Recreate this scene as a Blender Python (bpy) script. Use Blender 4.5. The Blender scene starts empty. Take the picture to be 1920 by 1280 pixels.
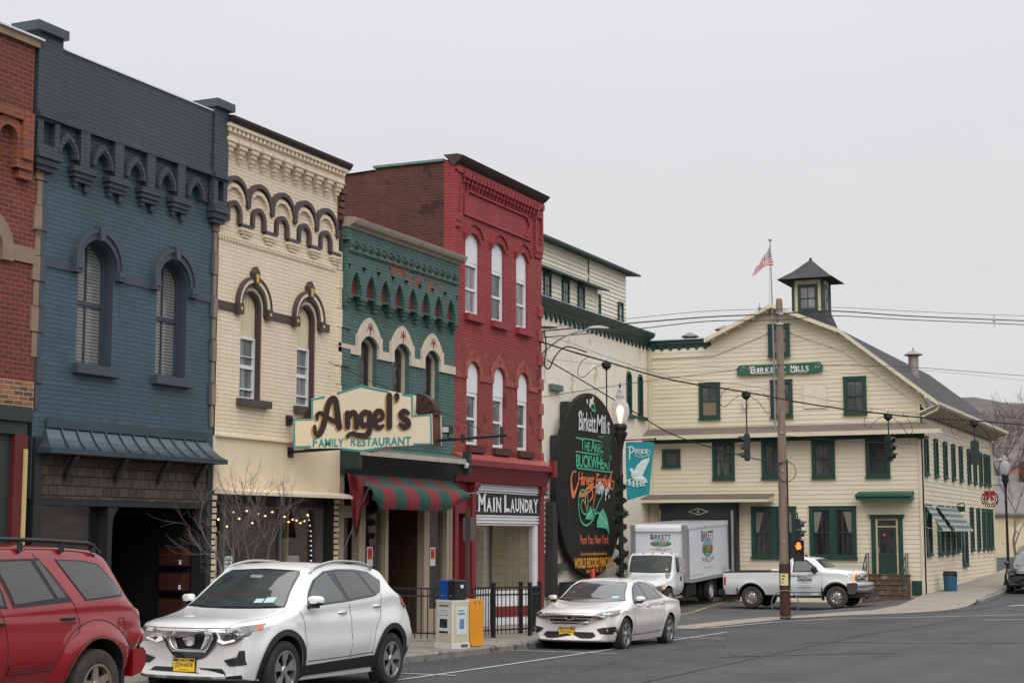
import bpy,bmesh,math,random
from mathutils import Vector,Matrix,geometry,noise
from mathutils.bvhtree import BVHTree
R = math.radians
random.seed(7)
scene = bpy.context.scene
COL = scene.collection
# ------------------------------------------------------------------ camera, world, sun, exposure
EYE = 1.715
PITCH,YAW = 6.8135,24.2985
cam_d = bpy.data.cameras.new("camera")
cam = bpy.data.objects.new("camera",cam_d)
COL.objects.link(cam)
cam.location = (0,0,EYE)
cam.rotation_euler = (R(90 + PITCH),0,R(YAW - 90))
cam_d.sensor_width = 36.0
cam_d.lens = 3013.0 / 1920 * 36
cam_d.clip_start,cam_d.clip_end = 0.1,3000
scene.camera = cam
SUN_EL,SUN_AZ = 40.0,212.0        # high behind the camera, veiled by cloud
world = bpy.data.worlds.new("World")
scene.world = world
world.use_nodes = True
wn,wl = world.node_tree.nodes,world.node_tree.links
wn.clear()
w_out = wn.new('ShaderNodeOutputWorld')
w_tc = wn.new('ShaderNodeTexCoord')
w_sep = wn.new('ShaderNodeSeparateXYZ')
wl.new(w_tc.outputs['Generated'],w_sep.inputs[0])
w_ramp = wn.new('ShaderNodeValToRGB')
e = w_ramp.color_ramp.elements
e[0].position,e[0].color = 0.0,(.668,.655,.656,1)
e[1].position,e[1].color = 1.0,(2.0,2.0,2.05,1)
for p_,c_ in ((.16,(.712,.707,.724)),(.36,(.768,.770,.815)),(.62,(1.35,1.35,1.4))):
 q_ = e.new(p_); q_.color = c_ + (1,)
wl.new(w_sep.outputs[2],w_ramp.inputs[0])
w_map = wn.new('ShaderNodeMapping'); w_map.inputs['Scale'].default_value = (1.2,1.2,3.5)
wl.new(w_tc.outputs['Generated'],w_map.inputs[0])
w_noise = wn.new('ShaderNodeTexNoise')
w_noise.inputs['Scale'].default_value = 2.2; w_noise.inputs['Detail'].default_value = 4
wl.new(w_map.outputs[0],w_noise.inputs['Vector'])
w_mr = wn.new('ShaderNodeMapRange')
w_mr.inputs[3].default_value = .945; w_mr.inputs[4].default_value = 1.055
wl.new(w_noise.outputs[0],w_mr.inputs[0])
w_mul = wn.new('ShaderNodeVectorMath'); w_mul.operation = 'SCALE'
wl.new(w_ramp.outputs[0],w_mul.inputs[0]); wl.new(w_mr.outputs[0],w_mul.inputs['Scale'])
w_bg = wn.new('ShaderNodeBackground'); w_bg.inputs[1].default_value = 1.0
wl.new(w_mul.outputs[0],w_bg.inputs[0])
w_sky = wn.new('ShaderNodeTexSky'); w_sky.sky_type = 'NISHITA'; w_sky.sun_disc = False
w_sky.sun_elevation = R(SUN_EL); w_sky.sun_rotation = R(90 - SUN_AZ)
w_hs = wn.new('ShaderNodeHueSaturation'); w_hs.inputs['Saturation'].default_value = .12
wl.new(w_sky.outputs[0],w_hs.inputs['Color'])
w_bg2 = wn.new('ShaderNodeBackground'); w_bg2.inputs[1].default_value = 0.004
wl.new(w_hs.outputs[0],w_bg2.inputs[0])
w_add = wn.new('ShaderNodeAddShader')
wl.new(w_bg.outputs[0],w_add.inputs[0]); wl.new(w_bg2.outputs[0],w_add.inputs[1])
wl.new(w_add.outputs[0],w_out.inputs[0])
sun_d = bpy.data.lights.new("sun",'SUN')
sun_d.energy,sun_d.angle,sun_d.color = 1.3,R(50),(1,.97,.93)
sun = bpy.data.objects.new("sun",sun_d)
COL.objects.link(sun)
_sv = Vector((math.cos(R(SUN_EL)) * math.cos(R(SUN_AZ)),math.cos(R(SUN_EL)) * math.sin(R(SUN_AZ)),math.sin(R(SUN_EL))))
sun.rotation_euler = _sv.to_track_quat('Z','Y').to_euler()
sun.location = (0,0,60)
scene.view_settings.view_transform = 'Standard'
scene.view_settings.look = 'None'
scene.view_settings.exposure = 0.0
scene.view_settings.gamma = 1.0
scene.render.film_transparent = False
scene.cycles.use_denoising = True
scene.cycles.max_bounces = 6
scene.cycles.transparent_max_bounces = 12
# ------------------------------------------------------------------ terrain height
def lerp_tab(x,tab):
 if x <= tab[0][0]: return tab[0][1]
 for (a,za),(b,zb) in zip(tab,tab[1:]):
  if x <= b: return za + (zb - za) * (x - a) / (b - a)
 return tab[-1][1]
STREET = [(-200,3.74),(50,-.935),(56,-.97),(64,-.94),(68,-.85),(88,-.45),(120,.6),(180,3),(420,9)]
YARD = [(-200,3.74),(50,-.96),(56,-1.11),(61,-1.15),(75,-1.15),(88,-.6),(120,.6),(180,3),(420,9)]
def sstep(a,b,x):
 t = min(1,max(0,(x - a) / (b - a))); return t * t * (3 - 2 * t)
def ground_z(x,y):
 k = sstep(12.3,15.2,y)
 return lerp_tab(x,STREET) * (1 - k) + lerp_tab(x,YARD) * k
# ------------------------------------------------------------------ mesh builder
ORG = {}; SIB = {}; CEN = {}
def link(o): COL.objects.link(o); return o
def tag(o,label,cat,group=None):
 o["label"] = label; o["category"] = cat
 if group: o["group"] = group
 return o
def thing(name,label,cat,loc=(0,0,0),group=None):
 o = link(bpy.data.objects.new(name,None))
 o.location = loc; o.empty_display_size = .2
 ORG[o] = Vector(loc)
 return tag(o,label,cat,group)
class MB:
 def __init__(s,fr=None):
  s.v,s.f,s.m = [],[],[]
  s.fr = fr
 def add(s,vs,fs,m=0,raw=False):
  b = len(s.v)
  if s.fr and not raw: vs = [s.fr(*p) for p in vs]
  s.v += [Vector(p) for p in vs]
  for k,f in enumerate(fs):
   s.f.append([b + i for i in f]); s.m.append(m[k] if isinstance(m,list) else m)
  return s
 def box(s,a0,a1,b0,b1,c0,c1,m=0):
  vs = [(a,b,c) for a in (a0,a1) for b in (b0,b1) for c in (c0,c1)]
  return s.add(vs,[(0,1,3,2),(4,6,7,5),(0,4,5,1),(2,3,7,6),(0,2,6,4),(1,5,7,3)],m)
 def hexa(s,p,m=0):        # p: 4 bottom + 4 top points
  return s.add(p,[(3,2,1,0),(4,5,6,7),(0,1,5,4),(1,2,6,5),(2,3,7,6),(3,0,4,7)],m)
 def quad(s,*p,m=0): return s.add(list(p),[tuple(range(len(p)))],m)
 def plate(s,loops,c0,c1,m=0,ms=None,back=False):
  """polygon with holes (loops in the first two local axes) extruded from c0 to c1"""
  if isinstance(loops[0][0],(int,float)): loops = [loops]
  tess = geometry.tessellate_polygon([[Vector((u,v,0)) for u,v in lp] for lp in loops])
  flat = [p for lp in loops for p in lp]; n = len(flat)
  vs = [(u,v,c1) for u,v in flat] + [(u,v,c0) for u,v in flat]
  fs = [tuple(t) for t in tess]; mm = [m] * len(fs)
  if back: fs += [(c + n,b + n,a + n) for a,b,c in tess]; mm += [m] * len(tess)
  k = 0
  for lp in loops:
   L = len(lp)
   for i in range(L):
    j = (i + 1) % L
    fs.append((k + i,k + j,k + j + n,k + i + n)); mm.append(m if ms is None else ms)
   k += L
  return s.add(vs,fs,mm)
 def tube(s,path,r,n=8,m=0,raw=False,cap=True,up=None):
  pts = [Vector(s.fr(*p)) if s.fr and not raw else Vector(p) for p in path]
  rs = r if isinstance(r,(list,tuple)) else [r] * len(pts)
  vs,fs = [],[]
  prev = None
  for i,p in enumerate(pts):
   t = (pts[min(i + 1,len(pts) - 1)] - pts[max(i - 1,0)])
   t = t.normalized() if t.length > 1e-9 else Vector((0,0,1))
   if prev is None:
    a = t.cross(Vector((0,0,1)));
    if a.length < .1: a = t.cross(Vector((1,0,0)))
   else:
    a = prev - t * prev.dot(t)
   a.normalize(); prev = a; b = t.cross(a)
   for k in range(n):
    an = 2 * math.pi * (k + .5) / n
    vs.append(p + (a * math.cos(an) + b * math.sin(an)) * rs[i])
  for i in range(len(pts) - 1):
   for k in range(n):
    k2 = (k + 1) % n
    fs.append((i * n + k,i * n + k2,(i + 1) * n + k2,(i + 1) * n + k))
  if cap:
   fs.append(tuple(range(n - 1,-1,-1))); fs.append(tuple((len(pts) - 1) * n + k for k in range(n)))
  return s.add(vs,fs,m,raw=True)
 def lathe(s,prof,c=(0,0,0),n=24,m=0,axis='Z',cap=True):
  """prof: list of (radius, height) turned about an axis through c"""
  vs,fs = [],[]
  for r_,h in prof:
   for k in range(n):
    a = 2 * math.pi * k / n
    x,y = r_ * math.cos(a),r_ * math.sin(a)
    p = {'Z': (x,y,h),'Y': (x,h,y),'X': (h,x,y)}[axis]
    vs.append((c[0] + p[0],c[1] + p[1],c[2] + p[2]))
  for i in range(len(prof) - 1):
   for k in range(n):
    k2 = (k + 1) % n
    fs.append((i * n + k,i * n + k2,(i + 1) * n + k2,(i + 1) * n + k))
  if cap: fs.append(tuple(range(n))); fs.append(tuple((len(prof) - 1) * n + k for k in range(n)))
  return s.add(vs,fs,m)
 def ball(s,c,r,n=10,m=0,sc=(1,1,1)):
  prof = [(max(1e-4,math.sin(math.pi * i / n)) * r,-math.cos(math.pi * i / n) * r) for i in range(n + 1)]
  b = MB(); b.lathe(prof,n=n + 4)
  return s.add([(c[0] + p.x * sc[0],c[1] + p.y * sc[1],c[2] + p.z * sc[2]) for p in b.v],b.f,m)
 def pieces(s):
  """lists of face numbers, one list per piece standing apart from the others"""
  par = list(range(len(s.v)))
  def find(a):
   while par[a] != a: par[a] = par[par[a]]; a = par[a]
   return a
  for f in s.f:
   r0 = find(f[0])
   for i in f[1:]: par[find(i)] = r0
  box = {}
  for i,p in enumerate(s.v):
   b = box.setdefault(find(i),[p.copy(),p.copy()])
   for k in range(3): b[0][k] = min(b[0][k],p[k]); b[1][k] = max(b[1][k],p[k])
  keys = list(box); n = len(keys)
  if n > 900: return [list(range(len(s.f)))]
  cl = list(range(n))
  def fc(a):
   while cl[a] != a: cl[a] = cl[cl[a]]; a = cl[a]
   return a
  sz = [max(box[k][1] - box[k][0]) for k in keys]
  for i in range(n):
   for j in range(i):
    if fc(i) == fc(j): continue
    a,b = box[keys[i]],box[keys[j]]
    g = math.sqrt(sum(max(0,a[0][k] - b[1][k],b[0][k] - a[1][k]) ** 2 for k in range(3)))
    if g <= max(.0199,.499 * max(sz[i],sz[j])): cl[fc(i)] = fc(j)
  idx = {k: i for i,k in enumerate(keys)}
  out = {}
  for fi,f in enumerate(s.f): out.setdefault(fc(idx[find(f[0])]),[]).append(fi)
  return list(out.values())
 def sub(s,faces):
  m = MB(); mp = {}
  for fi in faces:
   f = []
   for i in s.f[fi]:
    if i not in mp: mp[i] = len(m.v); m.v.append(s.v[i])
    f.append(mp[i])
   m.f.append(f); m.m.append(s.m[fi])
  return m
 def build(s,name,mats,parent=None,smooth=None,kind=None,merge=False,each=True):
  """link the mesh; a part whose pieces stand apart becomes one object per piece"""
  if parent is not None and each and kind is None:
   pc = s.pieces()
   if len(pc) > 1:
    obs = [s.sub(f).build(name,mats,parent,smooth,None,merge,False) for f in pc]
    SIB[obs[0]] = obs
    return obs[0]
  mats = mats if isinstance(mats,(list,tuple)) else [mats]
  if parent in SIB:
   c = sum(s.v,Vector()) / len(s.v)
   parent = min(SIB[parent],key=lambda o: (CEN[o] - c).length)
  if parent is not None: org = ORG[parent]
  else:
   xs = [p.x for p in s.v]; ys = [p.y for p in s.v]; zs = [p.z for p in s.v]
   org = Vector(((min(xs) + max(xs)) / 2,(min(ys) + max(ys)) / 2,min(zs)))
  me = bpy.data.meshes.new(name)
  me.from_pydata([p - org for p in s.v],[],s.f)
  for m in mats: me.materials.append(m)
  for p,mi in zip(me.polygons,s.m): p.material_index = mi
  bm = bmesh.new(); bm.from_mesh(me)
  if merge: bmesh.ops.remove_doubles(bm,verts=bm.verts,dist=1e-4)
  bmesh.ops.recalc_face_normals(bm,faces=bm.faces)
  bm.to_mesh(me); bm.free()
  if smooth:
   me.shade_smooth(); me.set_sharp_from_angle(angle=R(smooth))
  o = link(bpy.data.objects.new(name,me))
  if parent is not None: o.parent = parent
  else: o.location = org
  ORG[o] = org
  CEN[o] = sum(s.v,Vector()) / len(s.v)
  if kind: o["kind"] = kind
  return o
# ------------------------------------------------------------------ 2-D outlines
def rect(u0,u1,v0,v1): return [(u0,v0),(u1,v0),(u1,v1),(u0,v1)]
def arc(cu,cv,r,a0,a1,n=14):
 return [(cu + r * math.cos(R(a0 + (a1 - a0) * i / n)),cv + r * math.sin(R(a0 + (a1 - a0) * i / n))) for i in range(n + 1)]
def archtop(u0,u1,v0,vs,rise,n=14):
 """opening with straight jambs v0..vs and a round or segmental head of the given rise"""
 h = (u1 - u0) / 2; cu = (u0 + u1) / 2
 if rise >= h * .999: top = arc(cu,vs,h,0,180,n)
 else:
  r_ = (h * h + rise * rise) / (2 * rise); a = math.degrees(math.asin(h / r_))
  top = arc(cu,vs + rise - r_,r_,90 - a,90 + a,n)
 return [(u0,v0),(u1,v0)] + top
def headcurve(u0,u1,vs,rise,n=14): return archtop(u0,u1,vs - 1,vs,rise,n)[2:]
def gothic(cu,v0,h,rise,n=8):
 """pointed arch from right foot over the apex to the left foot"""
 r_ = (h * h + rise * rise) / (2 * h)
 a = math.atan2(rise,r_ - h) if r_ > h else math.pi / 2
 left = [(cu - h + r_ - r_ * math.cos(a * i / n),v0 + r_ * math.sin(a * i / n)) for i in range(n + 1)]
 right = [(2 * cu - u,v) for u,v in left]
 return right + left[::-1][1:]
def band(outer,inner): return outer + inner[::-1]
def crom(P,n=6,closed=False):
 out = []; N = len(P)
 for i in range(N if closed else N - 1):
  p0 = P[(i - 1) % N] if closed or i > 0 else P[0]; p1 = P[i]; p2 = P[(i + 1) % N]
  p3 = P[(i + 2) % N] if closed or i + 2 < N else P[-1]
  for k in range(n):
   t = k / n
   out.append(tuple(.5 * (2 * b + (c - a) * t + (2 * a - 5 * b + 4 * c - d) * t * t + (3 * b - a - 3 * c + d) * t ** 3)
       for a,b,c,d in zip(p0,p1,p2,p3)))
 if not closed: out.append(tuple(P[-1]))
 return out
# ------------------------------------------------------------------ lettering
def text_geo(txt,shear=0.0,spacing=1.0,bold=0.0):
 cu = bpy.data.curves.new("txt",'FONT'); cu.body = txt; cu.shear = shear; cu.offset = bold
 cu.space_character = spacing; cu.resolution_u = 3; cu.fill_mode = 'FRONT'
 o = bpy.data.objects.new("txt",cu); COL.objects.link(o)
 dg = bpy.context.evaluated_depsgraph_get(); dg.update()
 me = bpy.data.meshes.new_from_object(o.evaluated_get(dg))
 vs = [v.co.copy() for v in me.vertices]; fs = [tuple(p.vertices) for p in me.polygons]
 bpy.data.objects.remove(o); bpy.data.curves.remove(cu); bpy.data.meshes.remove(me)
 return vs,fs
def add_text(mb,txt,u0,u1,v0,v1,d,m=0,shear=0.0,spacing=1.0,bold=0.0,flip=False,warp=None):
 """fit a line of lettering into the box u0..u1, v0..v1 (left to right as read)"""
 vs,fs = text_geo(txt,shear,spacing,bold)
 x0 = min(p.x for p in vs); x1 = max(p.x for p in vs); y0 = min(p.y for p in vs); y1 = max(p.y for p in vs)
 out = []
 for p in vs:
  a = (p.x - x0) / (x1 - x0); b = (p.y - y0) / (y1 - y0)
  if flip: a = 1 - a
  u,v = u0 + (u1 - u0) * a,v0 + (v1 - v0) * b
  if warp: u,v = warp(u,v)
  out.append((u,v,d))
 mb.add(out,fs,m)
def add_stroke(mb,pts,w,d,m=0,n=6,smooth=True,ramp=.002):
 """a brush stroke: ribbon of width w (number or list per control point) with round ends"""
 if not isinstance(w,(list,tuple)): w = [w] * len(pts)
 P3 = [(p[0],p[1],ww) for p,ww in zip(pts,w)]
 C = crom(P3,n) if smooth and len(P3) > 2 else P3
 L,Rr = [],[]
 N = len(C)
 for i in range(N):
  a,b = C[max(0,i - 1)],C[min(N - 1,i + 1)]
  tx,ty = b[0] - a[0],b[1] - a[1]; l = math.hypot(tx,ty) or 1e-9
  nx,ny = -ty / l,tx / l; h = C[i][2] / 2
  L.append((C[i][0] + nx * h,C[i][1] + ny * h)); Rr.append((C[i][0] - nx * h,C[i][1] - ny * h))
 def cap(c,p,q):   # half disc from p to q round c
  a0 = math.atan2(p[1] - c[1],p[0] - c[0]); r_ = math.hypot(p[0] - c[0],p[1] - c[1])
  return [(c[0] + r_ * math.cos(a0 + math.pi * k / 5),c[1] + r_ * math.sin(a0 + math.pi * k / 5)) for k in range(1,5)]
 vs = []; fs = []
 for i in range(N):
  dd = d + ramp * i / max(1,N - 1)
  vs += [(L[i][0],L[i][1],dd),(Rr[i][0],Rr[i][1],dd)]
 for i in range(N - 1): fs.append((2 * i,2 * i + 1,2 * i + 3,2 * i + 2))
 b = len(vs); vs += [(p[0],p[1],d) for p in cap(C[0],L[0],Rr[0])]; fs.append((0,b,b + 1,b + 2,b + 3,1))
 b = len(vs); vs += [(p[0],p[1],d + ramp) for p in cap(C[-1],Rr[-1],L[-1])]; k = 2 * (N - 1); fs.append((k + 1,b,b + 1,b + 2,b + 3,k))
 mb.add(vs,fs,m)
# ------------------------------------------------------------------ sight lines of the photograph (1920 x 1280), used to survey real planes
def sight(px,py):
 r,u = (px - 960) / 3013,-(py - 640) / 3013
 p,y = R(PITCH),R(YAW)
 F,Z = math.cos(p) - u * math.sin(p),math.sin(p) + u * math.cos(p)
 return Vector((F * math.cos(y) + r * math.sin(y),F * math.sin(y) - r * math.cos(y),Z))
def at_x(px,py,X): d = sight(px,py); t = X / d.x; return (d.y * t,EYE + d.z * t)
def at_y(px,py,Y): d = sight(px,py); t = Y / d.y; return (d.x * t,EYE + d.z * t)
def at_f(px,py,F):
 d = sight(px,py); t = F / math.hypot(d.x,d.y) * math.sqrt(1 + ((px - 960) / 3013) ** 2); return Vector((d.x * t,d.y * t,EYE + d.z * t))
# ------------------------------------------------------------------ materials
MATS = {}
def nn(nt,t,**kw):
 n = nt.nodes.new(t)
 for k,v in kw.items(): setattr(n,k,v)
 return n
def mat(name,col,rough=.6,metal=0.0,var=.10,scale=2.5,bump=0.0,bscale=40,coat=0.0,spec=.5,stretch=None,dirt=None,emit=None,world_co=False):
 if name in MATS: return MATS[name]
 m = bpy.data.materials.new(name); m.use_nodes = True; nt = m.node_tree; L = nt.links
 b = nt.nodes['Principled BSDF']; MATS[name] = m
 b.inputs['Roughness'].default_value = rough; b.inputs['Metallic'].default_value = metal
 b.inputs['Specular IOR Level'].default_value = spec
 if coat: b.inputs['Coat Weight'].default_value = coat; b.inputs['Coat Roughness'].default_value = .04
 if emit: b.inputs['Emission Color'].default_value = (*emit[:3],1); b.inputs['Emission Strength'].default_value = emit[3]
 if world_co: src = nn(nt,'ShaderNodeNewGeometry').outputs['Position']
 else: src = nn(nt,'ShaderNodeTexCoord').outputs['Object']
 mp = nn(nt,'ShaderNodeMapping'); L.new(src,mp.inputs[0])
 if stretch: mp.inputs['Scale'].default_value = stretch
 no = nn(nt,'ShaderNodeTexNoise'); no.inputs['Scale'].default_value = scale; no.inputs['Detail'].default_value = 6; no.inputs['Roughness'].default_value = .65
 L.new(mp.outputs[0],no.inputs['Vector'])
 mx = nn(nt,'ShaderNodeMix',data_type='RGBA')
 c = list(col)
 mx.inputs[6].default_value = (*[x * (1 - var) for x in c],1); mx.inputs[7].default_value = (*[min(1,x * (1 + var)) for x in c],1)
 mr = nn(nt,'ShaderNodeMapRange'); mr.inputs[1].default_value = .3; mr.inputs[2].default_value = .7
 L.new(no.outputs[0],mr.inputs[0]); L.new(mr.outputs[0],mx.inputs[0])
 out = mx.outputs[2]
 if dirt:    # (colour, threshold, scale, softness)
  dc,th,ds,sf = dirt
  n2 = nn(nt,'ShaderNodeTexNoise'); n2.inputs['Scale'].default_value = ds; n2.inputs['Detail'].default_value = 8; n2.inputs['Roughness'].default_value = .7
  L.new(mp.outputs[0],n2.inputs['Vector'])
  r2 = nn(nt,'ShaderNodeMapRange'); r2.inputs[1].default_value = th; r2.inputs[2].default_value = th + sf
  L.new(n2.outputs[0],r2.inputs[0])
  m2 = nn(nt,'ShaderNodeMix',data_type='RGBA'); m2.inputs[7].default_value = (*dc,1)
  L.new(out,m2.inputs[6]); L.new(r2.outputs[0],m2.inputs[0]); out = m2.outputs[2]
 L.new(out,b.inputs['Base Color'])
 if bump:
  n3 = nn(nt,'ShaderNodeTexNoise'); n3.inputs['Scale'].default_value = bscale; n3.inputs['Detail'].default_value = 5
  L.new(mp.outputs[0],n3.inputs['Vector'])
  bp = nn(nt,'ShaderNodeBump'); bp.inputs['Strength'].default_value = 1; bp.inputs['Distance'].default_value = bump
  L.new(n3.outputs[0],bp.inputs['Height']); L.new(bp.outputs[0],b.inputs['Normal'])
 return m
def brick(name,c1,c2,mortar,rough=.75,bw=.215,rh=.075,ms=.011,peel=None,bump=.012,streak=.12,extra=None):
 """coursed brickwork laid out on world position (x+y along the wall, z up); peel=(colour, threshold, scale[, box])"""
 if name in MATS: return MATS[name]
 m = bpy.data.materials.new(name); m.use_nodes = True; nt = m.node_tree; L = nt.links; MATS[name] = m
 b = nt.nodes['Principled BSDF']; b.inputs['Roughness'].default_value = rough; b.inputs['Specular IOR Level'].default_value = .35
 g = nn(nt,'ShaderNodeNewGeometry'); s = nn(nt,'ShaderNodeSeparateXYZ'); L.new(g.outputs['Position'],s.inputs[0])
 ad = nn(nt,'ShaderNodeMath',operation='ADD'); L.new(s.outputs[0],ad.inputs[0]); L.new(s.outputs[1],ad.inputs[1])
 wob = nn(nt,'ShaderNodeTexNoise'); wob.inputs['Scale'].default_value = 3.0; L.new(g.outputs['Position'],wob.inputs['Vector'])
 wm = nn(nt,'ShaderNodeMath',operation='MULTIPLY_ADD'); wm.inputs[1].default_value = .022; L.new(wob.outputs[0],wm.inputs[0]); L.new(s.outputs[2],wm.inputs[2])
 cb = nn(nt,'ShaderNodeCombineXYZ'); L.new(ad.outputs[0],cb.inputs[0]); L.new(wm.outputs[0],cb.inputs[1])
 br = nn(nt,'ShaderNodeTexBrick'); L.new(cb.outputs[0],br.inputs['Vector'])
 br.inputs['Scale'].default_value = 1; br.inputs['Brick Width'].default_value = bw; br.inputs['Row Height'].default_value = rh
 br.inputs['Mortar Size'].default_value = ms; br.inputs['Mortar Smooth'].default_value = .3; br.inputs['Bias'].default_value = 0
 br.inputs['Color1'].default_value = (*c1,1); br.inputs['Color2'].default_value = (*c2,1); br.inputs['Mortar'].default_value = (*mortar,1)  # on painted walls the mortar colour is darkened to stand in for joint shadow
 n1 = nn(nt,'ShaderNodeTexNoise'); n1.inputs['Scale'].default_value = 1.1; n1.inputs['Detail'].default_value = 7; n1.inputs['Roughness'].default_value = .7
 mp = nn(nt,'ShaderNodeMapping'); mp.inputs['Scale'].default_value = (1,1,.35); L.new(g.outputs['Position'],mp.inputs[0]); L.new(mp.outputs[0],n1.inputs['Vector'])
 mr = nn(nt,'ShaderNodeMapRange'); mr.inputs[1].default_value = .3; mr.inputs[2].default_value = .7
 mr.inputs[3].default_value = 1 - streak; mr.inputs[4].default_value = 1 + streak; L.new(n1.outputs[0],mr.inputs[0])
 vm = nn(nt,'ShaderNodeVectorMath',operation='SCALE'); L.new(br.outputs['Color'],vm.inputs[0]); L.new(mr.outputs[0],vm.inputs['Scale'])
 out = vm.outputs[0]
 hgt = nn(nt,'ShaderNodeMath',operation='SUBTRACT'); hgt.inputs[0].default_value = 1; L.new(br.outputs['Fac'],hgt.inputs[1]); hsrc = hgt.outputs[0]
 fine = nn(nt,'ShaderNodeTexNoise'); fine.inputs['Scale'].default_value = 28; fine.inputs['Detail'].default_value = 4; L.new(g.outputs['Position'],fine.inputs['Vector'])
 hm = nn(nt,'ShaderNodeMath',operation='MULTIPLY_ADD'); hm.inputs[1].default_value = .5; L.new(fine.outputs[0],hm.inputs[0]); L.new(hsrc,hm.inputs[2])
 for pl in (peel or []):
  pc,th,sc = pl[:3]
  n2 = nn(nt,'ShaderNodeTexNoise'); n2.inputs['Scale'].default_value = sc; n2.inputs['Detail'].default_value = 5; n2.inputs['Roughness'].default_value = .6
  L.new(g.outputs['Position'],n2.inputs['Vector'])
  val = n2.outputs[0]
  if len(pl) > 3:
   x0,x1,z0,z1,gain = pl[3]
   for so,a0,a1 in ((s.outputs[0],x0,x1),(s.outputs[2],z0,z1)):
    q = nn(nt,'ShaderNodeMath',operation='SUBTRACT'); L.new(so,q.inputs[0]); q.inputs[1].default_value = (a0 + a1) / 2
    q2 = nn(nt,'ShaderNodeMath',operation='DIVIDE'); L.new(q.outputs[0],q2.inputs[0]); q2.inputs[1].default_value = (a1 - a0) / 2
    q3 = nn(nt,'ShaderNodeMath',operation='POWER'); q2b = nn(nt,'ShaderNodeMath',operation='ABSOLUTE'); L.new(q2.outputs[0],q2b.inputs[0]); L.new(q2b.outputs[0],q3.inputs[0]); q3.inputs[1].default_value = 3
    q4 = nn(nt,'ShaderNodeMath',operation='MULTIPLY_ADD'); L.new(q3.outputs[0],q4.inputs[0]); q4.inputs[1].default_value = -gain; L.new(val,q4.inputs[2]); val = q4.outputs[0]
  r2 = nn(nt,'ShaderNodeMapRange'); r2.inputs[1].default_value = th; r2.inputs[2].default_value = th + .03; L.new(val,r2.inputs[0])
  m2 = nn(nt,'ShaderNodeMix',data_type='RGBA'); m2.inputs[7].default_value = (*pc,1)
  L.new(out,m2.inputs[6]); L.new(r2.outputs[0],m2.inputs[0]); out = m2.outputs[2]
 L.new(out,b.inputs['Base Color'])
 bp = nn(nt,'ShaderNodeBump'); bp.inputs['Strength'].default_value = 1; bp.inputs['Distance'].default_value = bump
 L.new(hm.outputs[0],bp.inputs['Height']); L.new(bp.outputs[0],b.inputs['Normal'])
 return m
def glass_mat(name,tint=(.95,.95,.94),refl=.045,rough=.02):
 """thin pane: clear with a sky reflection that grows at grazing angles"""
 if name in MATS: return MATS[name]
 m = bpy.data.materials.new(name); m.use_nodes = True; nt = m.node_tree; L = nt.links; MATS[name] = m
 nt.nodes.remove(nt.nodes['Principled BSDF'])
 o = nt.nodes['Material Output']
 t = nn(nt,'ShaderNodeBsdfTransparent'); t.inputs[0].default_value = (*tint,1)
 gl = nn(nt,'ShaderNodeBsdfGlossy'); gl.inputs['Roughness'].default_value = rough
 lw = nn(nt,'ShaderNodeLayerWeight'); lw.inputs[0].default_value = .35
 no = nn(nt,'ShaderNodeTexNoise'); no.inputs['Scale'].default_value = 1.5
 ma = nn(nt,'ShaderNodeMath',operation='MULTIPLY_ADD'); ma.inputs[1].default_value = .32; ma.inputs[2].default_value = refl
 L.new(lw.outputs['Fresnel'],ma.inputs[0])
 bp = nn(nt,'ShaderNodeBump'); bp.inputs['Distance'].default_value = .01; bp.inputs['Strength'].default_value = .4
 L.new(no.outputs[0],bp.inputs['Height']); L.new(bp.outputs[0],gl.inputs['Normal'])
 mx = nn(nt,'ShaderNodeMixShader'); L.new(ma.outputs[0],mx.inputs[0]); L.new(t.outputs[0],mx.inputs[1]); L.new(gl.outputs[0],mx.inputs[2])
 L.new(mx.outputs[0],o.inputs[0])
 return m
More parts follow.
